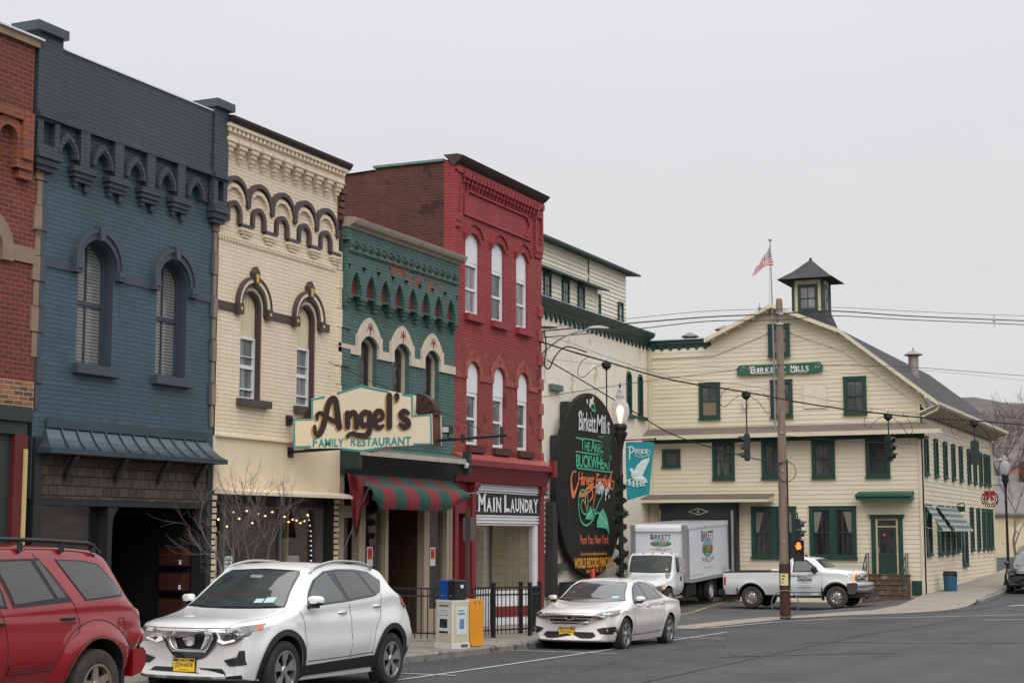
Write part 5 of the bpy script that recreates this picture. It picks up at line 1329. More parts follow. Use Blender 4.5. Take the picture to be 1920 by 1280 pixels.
 dk = MB(front); dk.plate([[(19.62,-.95),(20.3,-.95),(20.3,2.3),(22.5,2.3),(22.5,-.95),(23.05,-.95),(23.05,2.99),(19.62,2.99)]],.0,.5); dk.box(20.3,22.5,-.95,2.3,.0,.06)
 for i in range(9): v = -.6 + i * .32; dk.hexa([(19.95,v,.5),(20.25,v + .25,.5),(20.25,v + .25,.53),(19.95,v,.53),(19.95,v + .06,.5),(20.25,v + .31,.5),(20.25,v + .31,.53),(19.95,v + .06,.53)])
 d_ = dk.build('dock_shelter',mat('dock_black',(.014,.015,.016),.6),t,each=False)
 dl = MB(front)
 add_stroke(dl,[(20.85,2.66),(21.3,2.80),(21.72,2.66),(21.28,2.52),(20.85,2.66)],.028,.505,smooth=False)
 add_text(dl,'B',21.24,21.34,2.6,2.72,.506,flip=True); dl.build('diamond_emblem',mat('emblem_cream',srgb(190,186,164),.6),d_)
 dl = MB(front); dl.box(19.72,19.82,-.2,2.7,.5,.56); dl.box(22.98,23.02,1.6,2.75,.5,.55); dl.build('steel_jamb',MATS['galvanised_steel'],d_)
 dl = MB(front); dl.hexa([(19.8,.0,.5),(20.2,.0,.5),(20.2,.0,.62),(19.8,.0,.62),(19.95,.3,.5),(20.2,.24,.5),(20.2,.24,.62),(19.95,.3,.62)]); dl.build('dock_bumper',mat('orange_plank',srgb(196,140,58),.7),d_)
 wl_ = MB(front); wl_.box(23.05,23.6,1.6,2.98,.0,.03); wl_.build('side_panel',mat('shaded_cream',srgb(206,188,148),.7),t)
 # ground floor windows in pairs with curtains
 CURT = pane_mat('curtained_dark_pane',(.014,.014,.014),(.05,.048,.045),'curtain')
 for u0,u1,v0,v1 in ((17.13,19.08,.70,2.83),(14.6,16.57,.70,2.83)):
  um = (u0 + u1) / 2
  mb = MB(front); mb.plate([rect(u0,u1,v0,v1),rect(u0 + .15,um - .12,v0 + .12,v1 - .13),rect(um + .12,u1 - .15,v0 + .12,v1 - .13)],-.02,.07)
  mb.box(u0 - .03,u1 + .03,v0 - .04,v0 + .04,.0,.12); mb.box(u0 - .02,u1 + .02,v1,v1 + .04,.0,.1)
  for a,b in ((u0 + .15,um - .12),(um + .12,u1 - .15)):
   mb.plate([rect(a,b,v0 + .12,v1 - .13),rect(a + .04,b - .04,v0 + .16,v1 - .17)],-.01,.04); mb.box(a + .04,b - .04,1.74,1.78,-.01,.045)
  w = mb.build('window',GREENTRIM,t,each=False)
  for a,b in ((u0 + .15,um - .12),(um + .12,u1 - .15)):
   p = MB(front); p.box(a + .04,b - .04,v0 + .16,v1 - .17,.0,.01); p.build('pane',CURT,w)
   c = MB(front)
   for s_,e_ in ((b - .05,-1),(a + .05,1)):
    if (s_ == a + .05) == (a == u0 + .15): c.add([(s_,v1 - .2,.012),(s_ + e_ * .34,v1 - .2,.014),(s_ + e_ * .13,1.8,.014),(s_,1.7,.012)],[(0,1,2,3)])
   if c.v: c.build('curtain',mat('pale_curtain',srgb(120,118,108),.9),w)
 # door, transom, awning slab, steps
 DG = mat('door_green',srgb(30,62,52),.45,var=.12); TN = mat('tan_frame',srgb(186,170,136),.6)
 mb = MB(front); mb.box(12.70,12.88,.05,2.4,.0,.1); mb.box(13.8,13.98,.05,2.4,.0,.1); mb.box(12.66,14.02,2.34,2.46,.0,.14); mb.box(12.6,14.08,2.46,2.5,.0,.2); mb.build('door_surround',GREENTRIM,t,each=False)
 mb = MB(front); mb.plate([rect(12.88,13.8,.05,2.34),rect(12.96,13.72,.05,1.98),rect(12.96,13.72,2.03,2.27)],.0,.07); fr_ = mb.build('door_frame',TN,t)
 mb = MB(front); mb.box(12.98,13.70,2.04,2.26,.02,.04); mb.build('transom_pane',MPANE_D,fr_)
 mb = MB(front); mb.plate([rect(12.96,13.72,.05,1.98),rect(13.06,13.62,.95,1.88),rect(13.07,13.31,.18,.82),rect(13.37,13.61,.18,.82)],.0,.05); mb.box(13.05,13.63,.15,.85,.0,.03); dr = mb.build('door',DG,t,each=False)
 mb = MB(front); mb.box(13.06,13.62,.95,1.88,.02,.035); mb.build('door_pane',MPANE_D,dr)
 mb = MB(front); mb.ball((13.68,1.02,.08),.03,6); mb.box(13.665,13.7,.92,1.15,.05,.06); mb.build('door_handle',STEEL,dr)
 mb = MB(front); mb.ball((13.45,1.66,.05),.045,6); mb.build('red_light',mat('tail_red_small',srgb(200,40,30),.5,emit=(1,.08,.05,.6)),dr)
 mb = MB(front); mb.hexa([(12.2,3.12,.0),(14.45,3.12,.0),(14.45,3.08,.7),(12.2,3.08,.7),(12.2,3.46,.0),(14.45,3.46,.0),(14.45,3.34,.7),(12.2,3.34,.7)])
 mb.tube([(12.18,3.25,.74),(14.47,3.25,.74)],.05,6); mb.build('door_hood',mat('awning_green',srgb(26,84,66),.5,var=.06),t,each=False)
 ST = mat('weathered_steps',srgb(92,74,58),.85,var=.3,scale=4,bump=.006,bscale=20,dirt=(srgb(150,134,114),.58,4,.06))
 mb = MB(front)
 for i in range(5): mb.box(12.45,14.15,-1.15,.04 - i * .19,.02 if i == 0 else .55 + (i - 1) * .24,.55 + i * .24); mb.box(12.42,14.18,.04 - i * .19,.075 - i * .19,.02 if i == 0 else .5 + (i - 1) * .24,.58 + i * .24)
 mb.build('front_steps',ST,t,each=False)
 for u in (14.12,12.52):
  r = MB(front)
  for d,v in ((.1,.08),(.55,.08),(1.0,-.3),(1.45,-.68)): r.tube([(u,v - .1,d),(u,v + .8,d)],.02,5)
  r.tube([(u,.9,.05),(u,.88,.55),(u,.12,1.45)],.024,5); r.tube([(u,.45,.05),(u,.45,.55),(u,-.3,1.45)],.015,5); r.tube([(u,.1,.55),(u,-.65,1.45)],.015,5)
  r.build('stair_railing',mat('rail_green',srgb(40,66,60),.5),t,each=False)
 mb = MB(front); mb.box(11.98,12.38,-.75,-.2,.0,.08); mb.build('cellar_panel',GREENTRIM,t)
 # side windows, awnings, side door
 for u0 in (67.7,70.05,72.4,74.6,76.75,79.2,81.1,83.0,84.6,85.85): green_window(side,t,u0 - .05,u0 + .75,4.12,5.72,MPANE_D,.04,.11,0)
 for u0 in (67.1,70.1,72.1,73.6): green_window(side,t,u0 + .25,u0 + 1.6 if u0 < 72 else u0 + 1.1,.82,2.88,MPANE_D,.04,.12,0)
 for u0 in (75.4,79.5,81.6,83.4,84.9,86.15): green_window(side,t,u0 - .05,u0 + .8,.9,2.94,MPANE_D,.04,.11,0)
 green_window(side,t,76.8,78.3,.22,2.2,MPANE_D,.04,.12,0)
 AW = mat('striped_awning_metal',srgb(150,160,156),.4,.2,var=.05); AG = mat('awning_rib_green',srgb(70,88,84),.45)
 for u0,u1 in ((67.1,69.0),(70.1,73.4),(73.45,75.2)):
  a = MB(side); n = 9
  for i in range(n):
   k0,k1 = i / n,(i + .93) / n
   a.hexa([(u0,2.9 - 1.1 * k1,.02 + .75 * k1),(u1,2.9 - 1.1 * k1,.02 + .75 * k1),(u1,2.9 - 1.1 * k0,.02 + .75 * k0 + .03),(u0,2.9 - 1.1 * k0,.02 + .75 * k0 + .03),(u0,2.92 - 1.1 * k1,.03 + .75 * k1),(u1,2.92 - 1.1 * k1,.03 + .75 * k1),(u1,2.92 - 1.1 * k0,.03 + .75 * k0 + .03),(u0,2.92 - 1.1 * k0,.03 + .75 * k0 + .03)],i % 2)
  a.tube([(u0 + .02,1.8,.77),(u0 + .02,2.0,.02)],.012,5)
  a.build('window_awning',[AW,AG],t,each=False)
 lm = MB(side); lm.box(75.9,76.1,2.72,2.95,.0,.3); lm.tube([(76,3.05,.0),(76,3.12,.25),(76,2.95,.3)],.03,6); lm.build('wall_lantern',GREENTRIM,t,each=False)
 # cupola
 CW = mat('cupola_cream',srgb(214,202,166),.6,var=.05)
 cu,cx = 17.64,72.72; h = .68
 b = MB(); b.hexa([(cx - 1.15,cu - 1.15,10.7),(cx + 1.15,cu - 1.15,10.7),(cx + 1.15,cu + 1.15,10.7),(cx - 1.15,cu + 1.15,10.7),(cx - h - .06,cu - h - .06,11.82),(cx + h + .06,cu - h - .06,11.82),(cx + h + .06,cu + h + .06,11.82),(cx - h - .06,cu + h + .06,11.82)]); b.build('cupola_skirt',SHING,t)
 b = MB(); b.box(cx - h,cx + h,cu - h,cu + h,11.82,13.34); cp = b.build('cupola',CW,t)
 b = MB()
 for a_ in (-1,1):
  for c_ in (-1,1): b.box(cx + a_ * h - .06,cx + a_ * h + .06,cu + c_ * h - .06,cu + c_ * h + .06,11.82,13.36)
 b.build('cupola_post',GREENTRIM,cp)
 def cf(u,v,d): return (cx - h - d,u,v)
 def cs(u,v,d): return (u,cu - h - d,v)
 for fr_,c_ in ((cf,cu),(cs,cx)):
  mb = MB(fr_); mb.plate([rect(c_ - .46,c_ + .46,11.83,13.06),rect(c_ - .33,c_ + .33,11.95,12.92)],.0,.05); mb.box(c_ - .33,c_ + .33,12.38,12.43,.0,.04); mb.box(c_ - .015,c_ + .015,11.95,12.92,.0,.035)
  w = mb.build('cupola_window',GREENTRIM,cp,each=False)
  mb = MB(fr_); mb.box(c_ - .33,c_ + .33,11.95,12.92,.005,.015); mb.build('pane',MPANE_L,cp)
 b = MB(); b.add([(cx - 1.28,cu - 1.28,13.28),(cx + 1.28,cu - 1.28,13.28),(cx + 1.28,cu + 1.28,13.28),(cx - 1.28,cu + 1.28,13.28),(cx - .7,cu - .7,13.68),(cx + .7,cu - .7,13.68),(cx + .7,cu + .7,13.68),(cx - .7,cu + .7,13.68),(cx,cu,14.33)],[(0,1,5,4),(1,2,6,5),(2,3,7,6),(3,0,4,7),(4,5,8),(5,6,8),(6,7,8),(7,4,8)])
 b.add([(cx - 1.28,cu - 1.28,13.27),(cx + 1.28,cu - 1.28,13.27),(cx + 1.28,cu + 1.28,13.27),(cx - 1.28,cu + 1.28,13.27)],[(3,2,1,0)])
 b.ball((cx,cu,14.34),.07,6); b.build('cupola_roof',SHING,t,each=False)
 # roof vents and stack
 for x,y,z0,z1,r_ in ((70.0,22.1 + .55,10.1,10.65,.3),(69.0,20.7,10.0,10.75,.33)):
  v_ = MB(); v_.lathe([(r_,z0),(r_,z1 - .1),(r_ * .95,z1)],(x,y,0),14); v_.lathe([(r_ * 1.35,z1),(r_ * 1.3,z1 + .05),(.04,z1 + .22)],(x,y,0),14); v_.build('roof_vent',mat('vent_metal',srgb(120,116,112),.5,.4),t,40,each=False)
 v_ = MB(); v_.lathe([(.23,8.4),(.23,9.85)],(74.5,13.4,0),16); v_.lathe([(.25,9.80),(.44,9.86),(.26,9.98),(.05,10.06),(.02,10.2)],(74.5,13.4,0),16); v_.build('vent_stack',mat('stack_pinkish',srgb(150,134,128),.6,.2),t,40,each=False)
 s_ = MB(front); s_.box(19.12,19.35,7.22,7.5,.0,.16); s_.ball((19.24,7.1,.2),.1,7); s_.build('security_lamp',FASC,t,40,each=False)
mill()
# hanging name board on the gable
t = thing('name_board','green carved name board lettered BIRKETT MILLS high on the gable','sign',(67.0,17.7,8.48))
mb = MB(front)
mb.plate([(15.83,8.56),(15.95,8.5),(16.35,8.5),(16.42,8.46),(17.0,8.5),(17.6,8.47),(18.3,8.5),(18.95,8.47),(19.0,8.5),(19.45,8.5),(19.58,8.52),(19.55,8.66),(19.6,8.78),(19.52,8.86),(19.46,8.92),(18.2,8.9),(17.2,8.9),(15.98,8.94),(15.9,8.84),(15.82,8.74),(15.86,8.64)],.06,.14)
mb.build('board',mat('sign_green',srgb(40,92,66),.6,var=.08),t)
SW = mat('sign_letter_white',(.74,.74,.72),.6)
mb = MB(front)
def fserif(mb,word,ua,ub,v0,v1,d,small=.8):
 wts = [1.3 if i == 0 else (.55 if c == 'I' else 1) for i,c in enumerate(word)]; s = (ua - ub - .02 * (len(word) - 1)) / sum(wts); u = ua
 for c,w in zip(word,wts):
  w *= s; top = v1 if w > s * 1.2 else v0 + (v1 - v0) * small
  add_text(mb,c,u - w * .96,u - w * .04,v0,top,d,bold=.02,flip=True)
  mb.box(u - w * .98,u - w * .02,v0 - .012,v0 + .012,d - .004,d + .001) if c in 'RKM' else None
  u -= w + .02
fserif(mb,'BIRKETT',18.98,17.42,8.56,8.84,.145); fserif(mb,'MILLS',17.22,16.42,8.56,8.84,.145)
add_stroke(mb,[(19.05,8.72),(18.98,8.83),(18.86,8.78),(18.8,8.86)],.03,.146)
add_stroke(mb,[(18.9,8.52),(18.4,8.53),(17.9,8.52),(17.4,8.535)],.016,.146); add_stroke(mb,[(17.2,8.53),(16.9,8.515),(16.5,8.5)],.016,.146)
mb.build('lettering',SW,t,each=False)
mb = MB(front)
for c in (19.3,16.05):
 for k in range(7):
  a = k * .9; mb.ball((c + .1 * math.cos(a) ,8.7 + .1 * math.sin(a) + .02 * k,.145),.03,5,sc=(1,1,.3))
mb.build('carved_flowers',mat('carved_pale_green',srgb(130,168,140),.6),t)
# ================================================================== SIGNS
# ------------------------------------------------------------------ projecting restaurant sign
def restaurant_sign():
 XS = 26.8
 z5 = zoom(400,560,3.765)
 M = lambda x,y: at_x(*z5(x,y),XS)
 t = thing('projecting_sign','cream projecting sign with teal border lettered Angel’s Family Restaurant','sign',(27,15.3,3.3))
 def sf(u,v,d): return (XS - d,u,v)
 out = [(565,848),(692,845),(692,705),(785,686),(875,660),(1042,608),(1235,650),(1335,668),(1410,680),(1410,822),(1542,812),(1547,1028),(1200,1043),(1050,1082),(905,1053),(565,1056)]
 O = [M(*p) for p in out]
 cu = sum(p[0] for p in O) / len(O); cv = sum(p[1] for p in O) / len(O)
 FACE = mat('sign_cream',srgb(230,217,188),.55,var=.04,scale=1.5,dirt=(srgb(200,180,140),.66,2,.1)); TEAL = mat('sign_teal',srgb(56,146,148),.55,var=.05)
 mb = MB(sf); mb.plate(O,-.02,.0,back=True); mb.build('face',FACE,t)
 mb = MB(sf); mb.plate([(u,v) for u,v in O],-.40,-.38,back=True); mb.build('rear_face',FACE,t)
 CASE = mat('sign_case_wood',srgb(96,58,42),.8,var=.3,scale=5)
 L = [M(*p) for p in [(572,853),(1538,818),(1542,1024),(572,1050)]]
 mb = MB(sf); mb.plate(L,-.38,-.021,back=True); mb.build('case',CASE,t)
 mb = MB(sf)
 ins = lambda p,k: (cu + (p[0] - cu) * (1 - k),cv + (p[1] - cv) * (1 - k * 1.6))
 segs = [[(572,1048),(572,855),(699,852),(699,712),(783,694)],[(877,668),(1042,617),(1234,657)],[(1338,675),(1403,686),(1403,828),(1535,819),(1540,1022),(1418,1027)],[(1196,1050),(1050,1074),(910,1059)],[(572,1048),(685,1044)]]
 for i,sg in enumerate(segs): add_stroke(mb,[M(*p) for p in sg],.042,.004 + .0012 * i,smooth=False,ramp=.001)
 mb.build('teal_border',TEAL,t,each=False)
 S = 1 / 3.765 * (30.5 / 3013)
 strokes = [([(718,900),(722,940),(745,958),(772,915),(795,830),(812,755),(838,708),(866,720),(876,790),(884,860),(893,905)],[26,36,42,46,46,46,46,46,48,50,46]),
   ([(738,850),(735,822),(756,805),(790,825),(850,862),(885,882)],[22,28,28,32,32,24]),
   ([(950,808),(952,900)],44),([(956,838),(985,803),(1010,828),(1014,902)],[30,40,44,44]),
   ([(1104,812),(1070,800),(1046,836),(1060,893),(1100,880)],[36,38,42,38,32]),([(1106,808),(1108,918),(1084,962),(1030,962),(985,950),(955,962),(952,976)],[42,42,40,36,30,26,18]),
   ([(1142,862),(1196,842),(1192,800),(1160,796),(1140,842),(1148,892),(1178,908),(1205,892)],[22,30,36,38,44,40,34,20]),
   ([(1247,684),(1247,900)],44),([(1300,684),(1302,700),(1296,726)],[40,36,10]),
   ([(1382,806),(1352,792),(1328,812),(1346,842),(1376,862),(1382,890),(1350,903),(1322,884)],[26,36,38,42,42,38,36,24])]
 sh,bk = MB(sf),MB(sf)
 for i,(P,w) in enumerate(strokes):
  W = [x * S * 1.04 for x in w] if isinstance(w,list) else w * S * 1.04
  add_stroke(sh,[M(x - 16,y + 12) for x,y in P],W,.003 + .0006 * i,ramp=.0008)
  add_stroke(bk,[M(x,y) for x,y in P],W,.014 + .002 * i,ramp=.0025)
 sh.build('letter_shadow',mat('sign_letter_tan',srgb(186,152,104),.6),t,each=False)
 bk.build('script_lettering',mat('sign_letter_brown',srgb(56,40,38),.55),t,each=False)
 tx = MB(sf)
 def word(w,a,b,c,e):
  (ua,va),(ub,vb) = M(a,b),M(c,e); add_text(tx,w,ub,ua,vb,va,.006,bold=.03,flip=True,spacing=1.06)
 word('F',703,980,733,1046); word('AMILY',742,988,922,1043); word('R',972,975,1008,1036); word('ESTAURANT',1016,982,1396,1032)
 tx.build('teal_lettering',TEAL,t,each=False)
 # ribbed fans on the case top and the mounting pipes
 FAN = mat('fan_brown',srgb(58,38,32),.7)
 fb = MB(sf)
 for cx_,sgn,r_ in ((1412,1,.42),(690,-1,.24)):
  cu_,cv_ = M(cx_,822 if sgn > 0 else 845)
  for k in range(7):
   a0,a1 = math.pi / 2 * k / 7,math.pi / 2 * (k + .92) / 7
   q = lambda r,a: (cu_ - sgn * r * math.cos(a),cv_ + r * math.sin(a))
   fb.plate([q(.05,a0),q(r_,a0),q(r_ * 1.02,a1),q(.05,a1)],-.30 - .012 * (k % 2),-.10 + .012 * (k % 2))
 fb.build('fan_ornament',FAN,t)
 pi = MB(); pi.tube([(27.0,17.0,3.30),(27.0,12.3,3.52)],.03,8); pi.tube([(26.95,17.0,3.93),(26.95,16.6,3.94)],.03,8); pi.tube([(27.0,12.4,3.35),(27.0,12.4,3.68)],.035,6); pi.tube([(27,13.2,3.40),(27,13.2,3.56)],.03,6)
 pi.tube([(27.0,12.5,3.5),(28.3,16.9,5.2)],.008,4); pi.box(26.9,27.1,16.95,17.0,3.2,3.4); pi.box(26.86,27.05,16.95,17.0,3.84,4.02)
 pi.build('mounting_pipe',BLACK,t,40,each=False)
restaurant_sign()
def flood(label,c,r_,tilt):
 t = thing('flood_light',label,'flood light',c)
 b = MB(); b.lathe([(r_ * .4,.14),(r_ * .9,.09),(r_,.0),(r_ * .96,-.02)],c,16,axis='X'); b.build('housing',BLACK,t,40)
 b = MB(); b.lathe([(.005,-.025),(r_ * .8,-.022),(r_ * .86,-.018)],c,16,axis='X'); b.build('lens',mat('lamp_lens',(.6,.62,.64),.2,.2),t,40)
flood('round flood light on the dark green cornice block beside the red shop',(33.96,16.5,3.3),.085,0)
t = thing('flood_light','small square flood light on the pipe by the outer end of the restaurant sign','flood light',(27,13.55,3.55))
mb = MB(); mb.tube([(27,13.5,3.5),(27,13.5,3.6)],.02,6); mb.box(26.92,27.08,13.44,13.6,3.58,3.72); mb.build('housing',BLACK,t,each=False)
mb = MB(); mb.box(26.912,26.92,13.455,13.585,3.6,3.70); mb.build('lens',mat('lamp_lens',(.6,.62,.64),.2,.2),t)
# ------------------------------------------------------------------ the great griddle sign
def griddle_sign():
 YS = 23.3
 def gf(u,v,d): return (u,YS - d,v)
 t = thing('round_sign','huge round black griddle sign painted with festival lettering on the cream wall','sign',(59.9,23.4,-.3))
 GB = mat('griddle_black',(.010,.0098,.009),.6,var=.35,scale=1.2,stretch=(1,1,.25),spec=.3,dirt=(srgb(54,50,42),.60,.9,.18))
 mb = MB(gf); c = (59.2,3.62); r_ = 3.62
 mb.lathe([(r_,-.12),(r_,.0),(r_ - .03,.03)],(c[0],YS,c[1]),72,axis='Y')
 mb = MB(); mb.lathe([(.01,-.14),(r_ - .05,-.14),(r_,-.11),(r_,.0)],(c[0],YS + .12,c[1]),80,axis='Y')
 mb.build('griddle',GB,t,30)
 mb = MB(gf)
 for u,v0,v1 in ((55.35,-.6,2.9),(55.9,2.2,5.4),(56.9,4.8,6.75)): mb.box(u,u + .45,v0,v1,-.35,-.02)
 mb.box(56.6,63,-.9,-.1,-.3,-.1)
 mb.build('support_post',mat('support_dark',(.02,.02,.019),.6,var=.3),t)
 za = zoom(1030,730,7.527); zb = zoom(1030,880,6.095); Yp = YS - .02
 A = lambda x,y: at_y(*za(x,y),Yp); B = lambda x,y: at_y(*zb(x,y),Yp)
 D = .045
 WH = mat('griddle_white',(.62,.62,.62),.6); GN = mat('griddle_green',srgb(72,168,128),.6,var=.12); OR = mat('griddle_orange',srgb(214,118,74),.6,var=.1); GO = mat('griddle_gold',srgb(206,142,50),.6,var=.1)
 def line(m,w,f,x0,y0,x1,y1,**k):
  u0,v1 = f(x0,y0); u1,v0 = f(x1,y1); add_text(m,w,u0,u1,v0,v1,D,**k)
 w = MB(gf)
 line(w,'Birkett',A,405,296,648,612,shear=.15,bold=.012,spacing=.92); line(w,'Mills',A,655,345,846,640,shear=.15,bold=.012,spacing=.92)
 add_stroke(w,[A(440,300),A(405,340),A(410,380)],.05,D + .004)
 w.build('white_script',WH,t,each=False)
 g = MB(gf)
 line(g,'T',A,435,680,487,860,bold=.02); line(g,'HE',A,490,730,565,872,bold=.03); line(g,'A',A,578,695,640,885,bold=.02); line(g,'NNUAL',A,640,755,850,925,bold=.03)
 line(g,'BUCKWHEAT',A,368,905,860,1142,bold=.03,spacing=.95)
 for (a,b,c_,e_) in ((365,678,435,690),(480,690,740,735),(365,872,870,950),(385,1108,880,1168)): add_stroke(g,[A(a,b),A(c_,e_)],.055,D,smooth=False)
 g.build('green_lettering',GN,t,each=False)
 o = MB(gf)
 line(o,'Harvest',B,318,25,508,190,shear=.25,bold=.02,spacing=.85); line(o,'Festival',B,520,40,705,215,shear=.25,bold=.02,spacing=.85)
 add_stroke(o,[B(330,40),B(322,140),B(290,250),B(262,285),B(245,190),B(242,90),B(262,30),B(296,20)],[.05,.08,.16,.28,.2,.12,.08,.06],D + .005)
 add_stroke(o,[B(530,200),B(440,205),B(405,250),B(402,340),B(408,420),B(425,470)],[.06,.12,.12,.1,.08,.05],D + .006)
 add_stroke(o,[B(440,205),B(480,230),B(482,310),B(445,365)],[.1,.1,.1,.04],D + .007); add_stroke(o,[B(530,205),B(505,330),B(490,430)],[.05,.07,.05],D + .006)
 add_stroke(o,[B(705,215),B(672,205),B(668,140),B(700,40),B(712,10)],[.05,.09,.08,.06,.04],D + .008); add_stroke(o,[B(705,130),B(728,140),B(722,200),B(710,230)],.05,D + .005)
 add_stroke(o,[B(340,290),B(400,280),B(470,230)],[.2,.14,.05],D + .010)
 o.build('orange_script',OR,t,each=False)
 v = MB(gf)
 add_stroke(v,[B(420,480),B(432,380),B(410,270),B(365,232),B(330,290),B(325,420),B(345,570),B(400,635),B(455,610),B(500,540),B(505,470),B(488,450)],.085,D + .012,ramp=.004)
 add_stroke(v,[B(395,385),B(370,340),B(350,400),B(360,470),B(395,510),B(430,500)],.075,D + .018)
 add_stroke(v,[B(505,500),B(535,420),B(575,330),B(610,250)],.06,D + .02); add_stroke(v,[B(505,510),B(545,490),B(570,510)],.07,D + .021)
 v.plate([B(458,410),B(490,500),B(488,548),B(455,572),B(395,562),B(430,500)],D + .02,D + .024)
 v.plate([B(598,440),B(630,500),B(655,580),B(670,690),B(665,740),B(645,680),B(600,665),B(530,660),B(530,600),B(560,500)],D + .02,D + .025)
 add_stroke(v,[A(590,250),A(600,290),A(640,300)],.09,D); add_stroke(v,[A(575,330),A(590,400)],.08,D); add_stroke(v,[A(625,200),A(632,270)],.09,D)
 v.build('green_vine',GN,t,each=False)
 f = MB(gf)
 add_stroke(f,[B(560,510),B(610,580),B(655,640)],.03,D + .026); add_stroke(f,[B(580,650),B(585,540)],.02,D + .026); add_stroke(f,[B(405,555),B(460,490),B(480,480)],.025,D + .026)
 rr = random.Random(3)
 for k in range(40):
  x,y = (560 + rr.gauss(20,26),225 + rr.gauss(0,32)) if k < 26 else (640 + rr.gauss(0,20),270 + rr.gauss(0,40))
  q = B(x,y); f.ball((q[0],q[1],D + .02),.055,4,sc=(.8,1.5,.2))
 for k in range(9): q = A(578 + rr.gauss(0,14),175 + rr.gauss(0,22)); f.ball((q[0],q[1],D),.08,4,sc=(.9,1.3,.2))
 f.build('white_blossom',WH,t,each=False)
 p = MB(gf); line(p,'Penn Yan, New York',B,345,748,672,862,bold=.01,spacing=.95); p.build('red_lettering',mat('griddle_red',srgb(212,100,74),.6),t,each=False)
 p = MB(gf); line(p,'This is the original griddle used to make the...',B,348,942,655,985,bold=.02); line(p,'WORLD RECORD PANCAKE',B,278,1008,716,1108,bold=.05); line(p,'September 27, 1987 - 28’ 1”',B,415,1130,610,1180,bold=.02)
 p.build('gold_lettering',GO,t,each=False)
griddle_sign()
# ================================================================== STREET LAMPS, BANNER, WREATH
LAMPBLK = mat('lamp_black',(.014,.014,.016),.4,var=.15)
def frosted():
 m = bpy.data.materials.new('lamp_globe'); m.use_nodes = True; MATS['lamp_globe'] = m
 b = m.node_tree.nodes['Principled BSDF']; b.inputs['Base Color'].default_value = (.62,.62,.64,1); b.inputs['Roughness'].default_value = .25
 b.inputs['Transmission Weight'].default_value = .6; b.inputs['IOR'].default_value = 1.12; b.inputs['Roughness'].default_value = .75
 return m
GLOBE = frosted()
def lamp_post(name,label,loc,lit):
 t = thing(name,label,'street lamp',loc,'black street lamps with acorn globes')
 x,y,z = loc
 b = MB(); b.lathe([(.24,0),(.24,.12),(.20,.16),(.19,.42),(.15,.5),(.12,.62),(.10,.9),(.085,1.0)],loc,16); b.build('base',LAMPBLK,t,40)
 b = MB(); b.lathe([(.065,1.0),(.050,3.6),(.064,3.63),(.064,3.70),(.054,3.74),(.054,4.25),(.075,4.36),(.09,4.48),(.15,4.62),(.17,4.66),(.17,4.72),(.13,4.75),(.16,4.80),(.17,4.86),(.15,4.92)],loc,20); b.build('post',LAMPBLK,t,40)
 b = MB(); b.lathe([(.12,4.92),(.165,5.0),(.215,5.14),(.225,5.26),(.205,5.38),(.15,5.46),(.11,5.5),(.075,5.53),(.10,5.56),(.105,5.61),(.07,5.65),(.055,5.68),(.07,5.71),(.05,5.76),(.02,5.79)],loc,24); b.build('globe',GLOBE,t,60)
 b = MB(); b.lathe([(.012,5.79),(.03,5.83),(.02,5.87),(.008,5.93)],loc,10); b.build('finial',LAMPBLK,t,40)
 b = MB(); b.lathe([(.03,4.95),(.035,5.0),(.05,5.1),(.075,5.2),(.07,5.3),(.03,5.36)] if lit else [(.03,4.95),(.04,5.1),(.05,5.2),(.03,5.3)],loc,12)
 b.build('bulb',mat('lit_bulb',(1,.8,.5),.4,emit=(1,.74,.40,4)) if lit else mat('unlit_bulb',(.5,.5,.5),.4),t,40)
 return t
L1 = (36.62,13.65,ground_z(36.6,13.65) + .133)
lamp_post('street_lamp','lit black street lamp with garland and teal banner in front of the round griddle sign',L1,True)
L2 = (75.1,9.6,ground_z(75.1,9.6) + .15)
lamp_post('street_lamp','unlit black street lamp with a wreath on the pavement beside the mill',L2,False)
# garland wound round the post: needles and small leaves
GL = mat('garland_green',(.018,.034,.018),.7,var=.5,scale=20)
mb = MB(); rr = random.Random(5)
path = [(L1[0] + .11 * math.cos(k * .55),L1[1] + .11 * math.sin(k * .55),L1[2] + .9 + k * .028) for k in range(96)]
mb.tube(path,.02,5)
for k in range(2600):
 p = path[rr.randrange(len(path))]; q = Vector(p); d = Vector((rr.gauss(0,1),rr.gauss(0,1),rr.gauss(0,.8))).normalized()
 big = 1.5 if 20 < path.index(p) < 34 or 58 < path.index(p) < 70 else .8
 l = rr.uniform(.04,.09) * big; s_ = d.cross(Vector((rr.gauss(0,1),rr.gauss(0,1),rr.gauss(0,1)))).normalized() * .011
 mb.add([q - s_,q + s_,q + d * l * .6 + s_ * 1.2,q + d * l,q + d * l * .6 - s_ * 1.2],[(0,1,2,3,4)])
tag(mb.build('garland',GL,each=False),'evergreen garland wound round the lit street lamp post','garland')
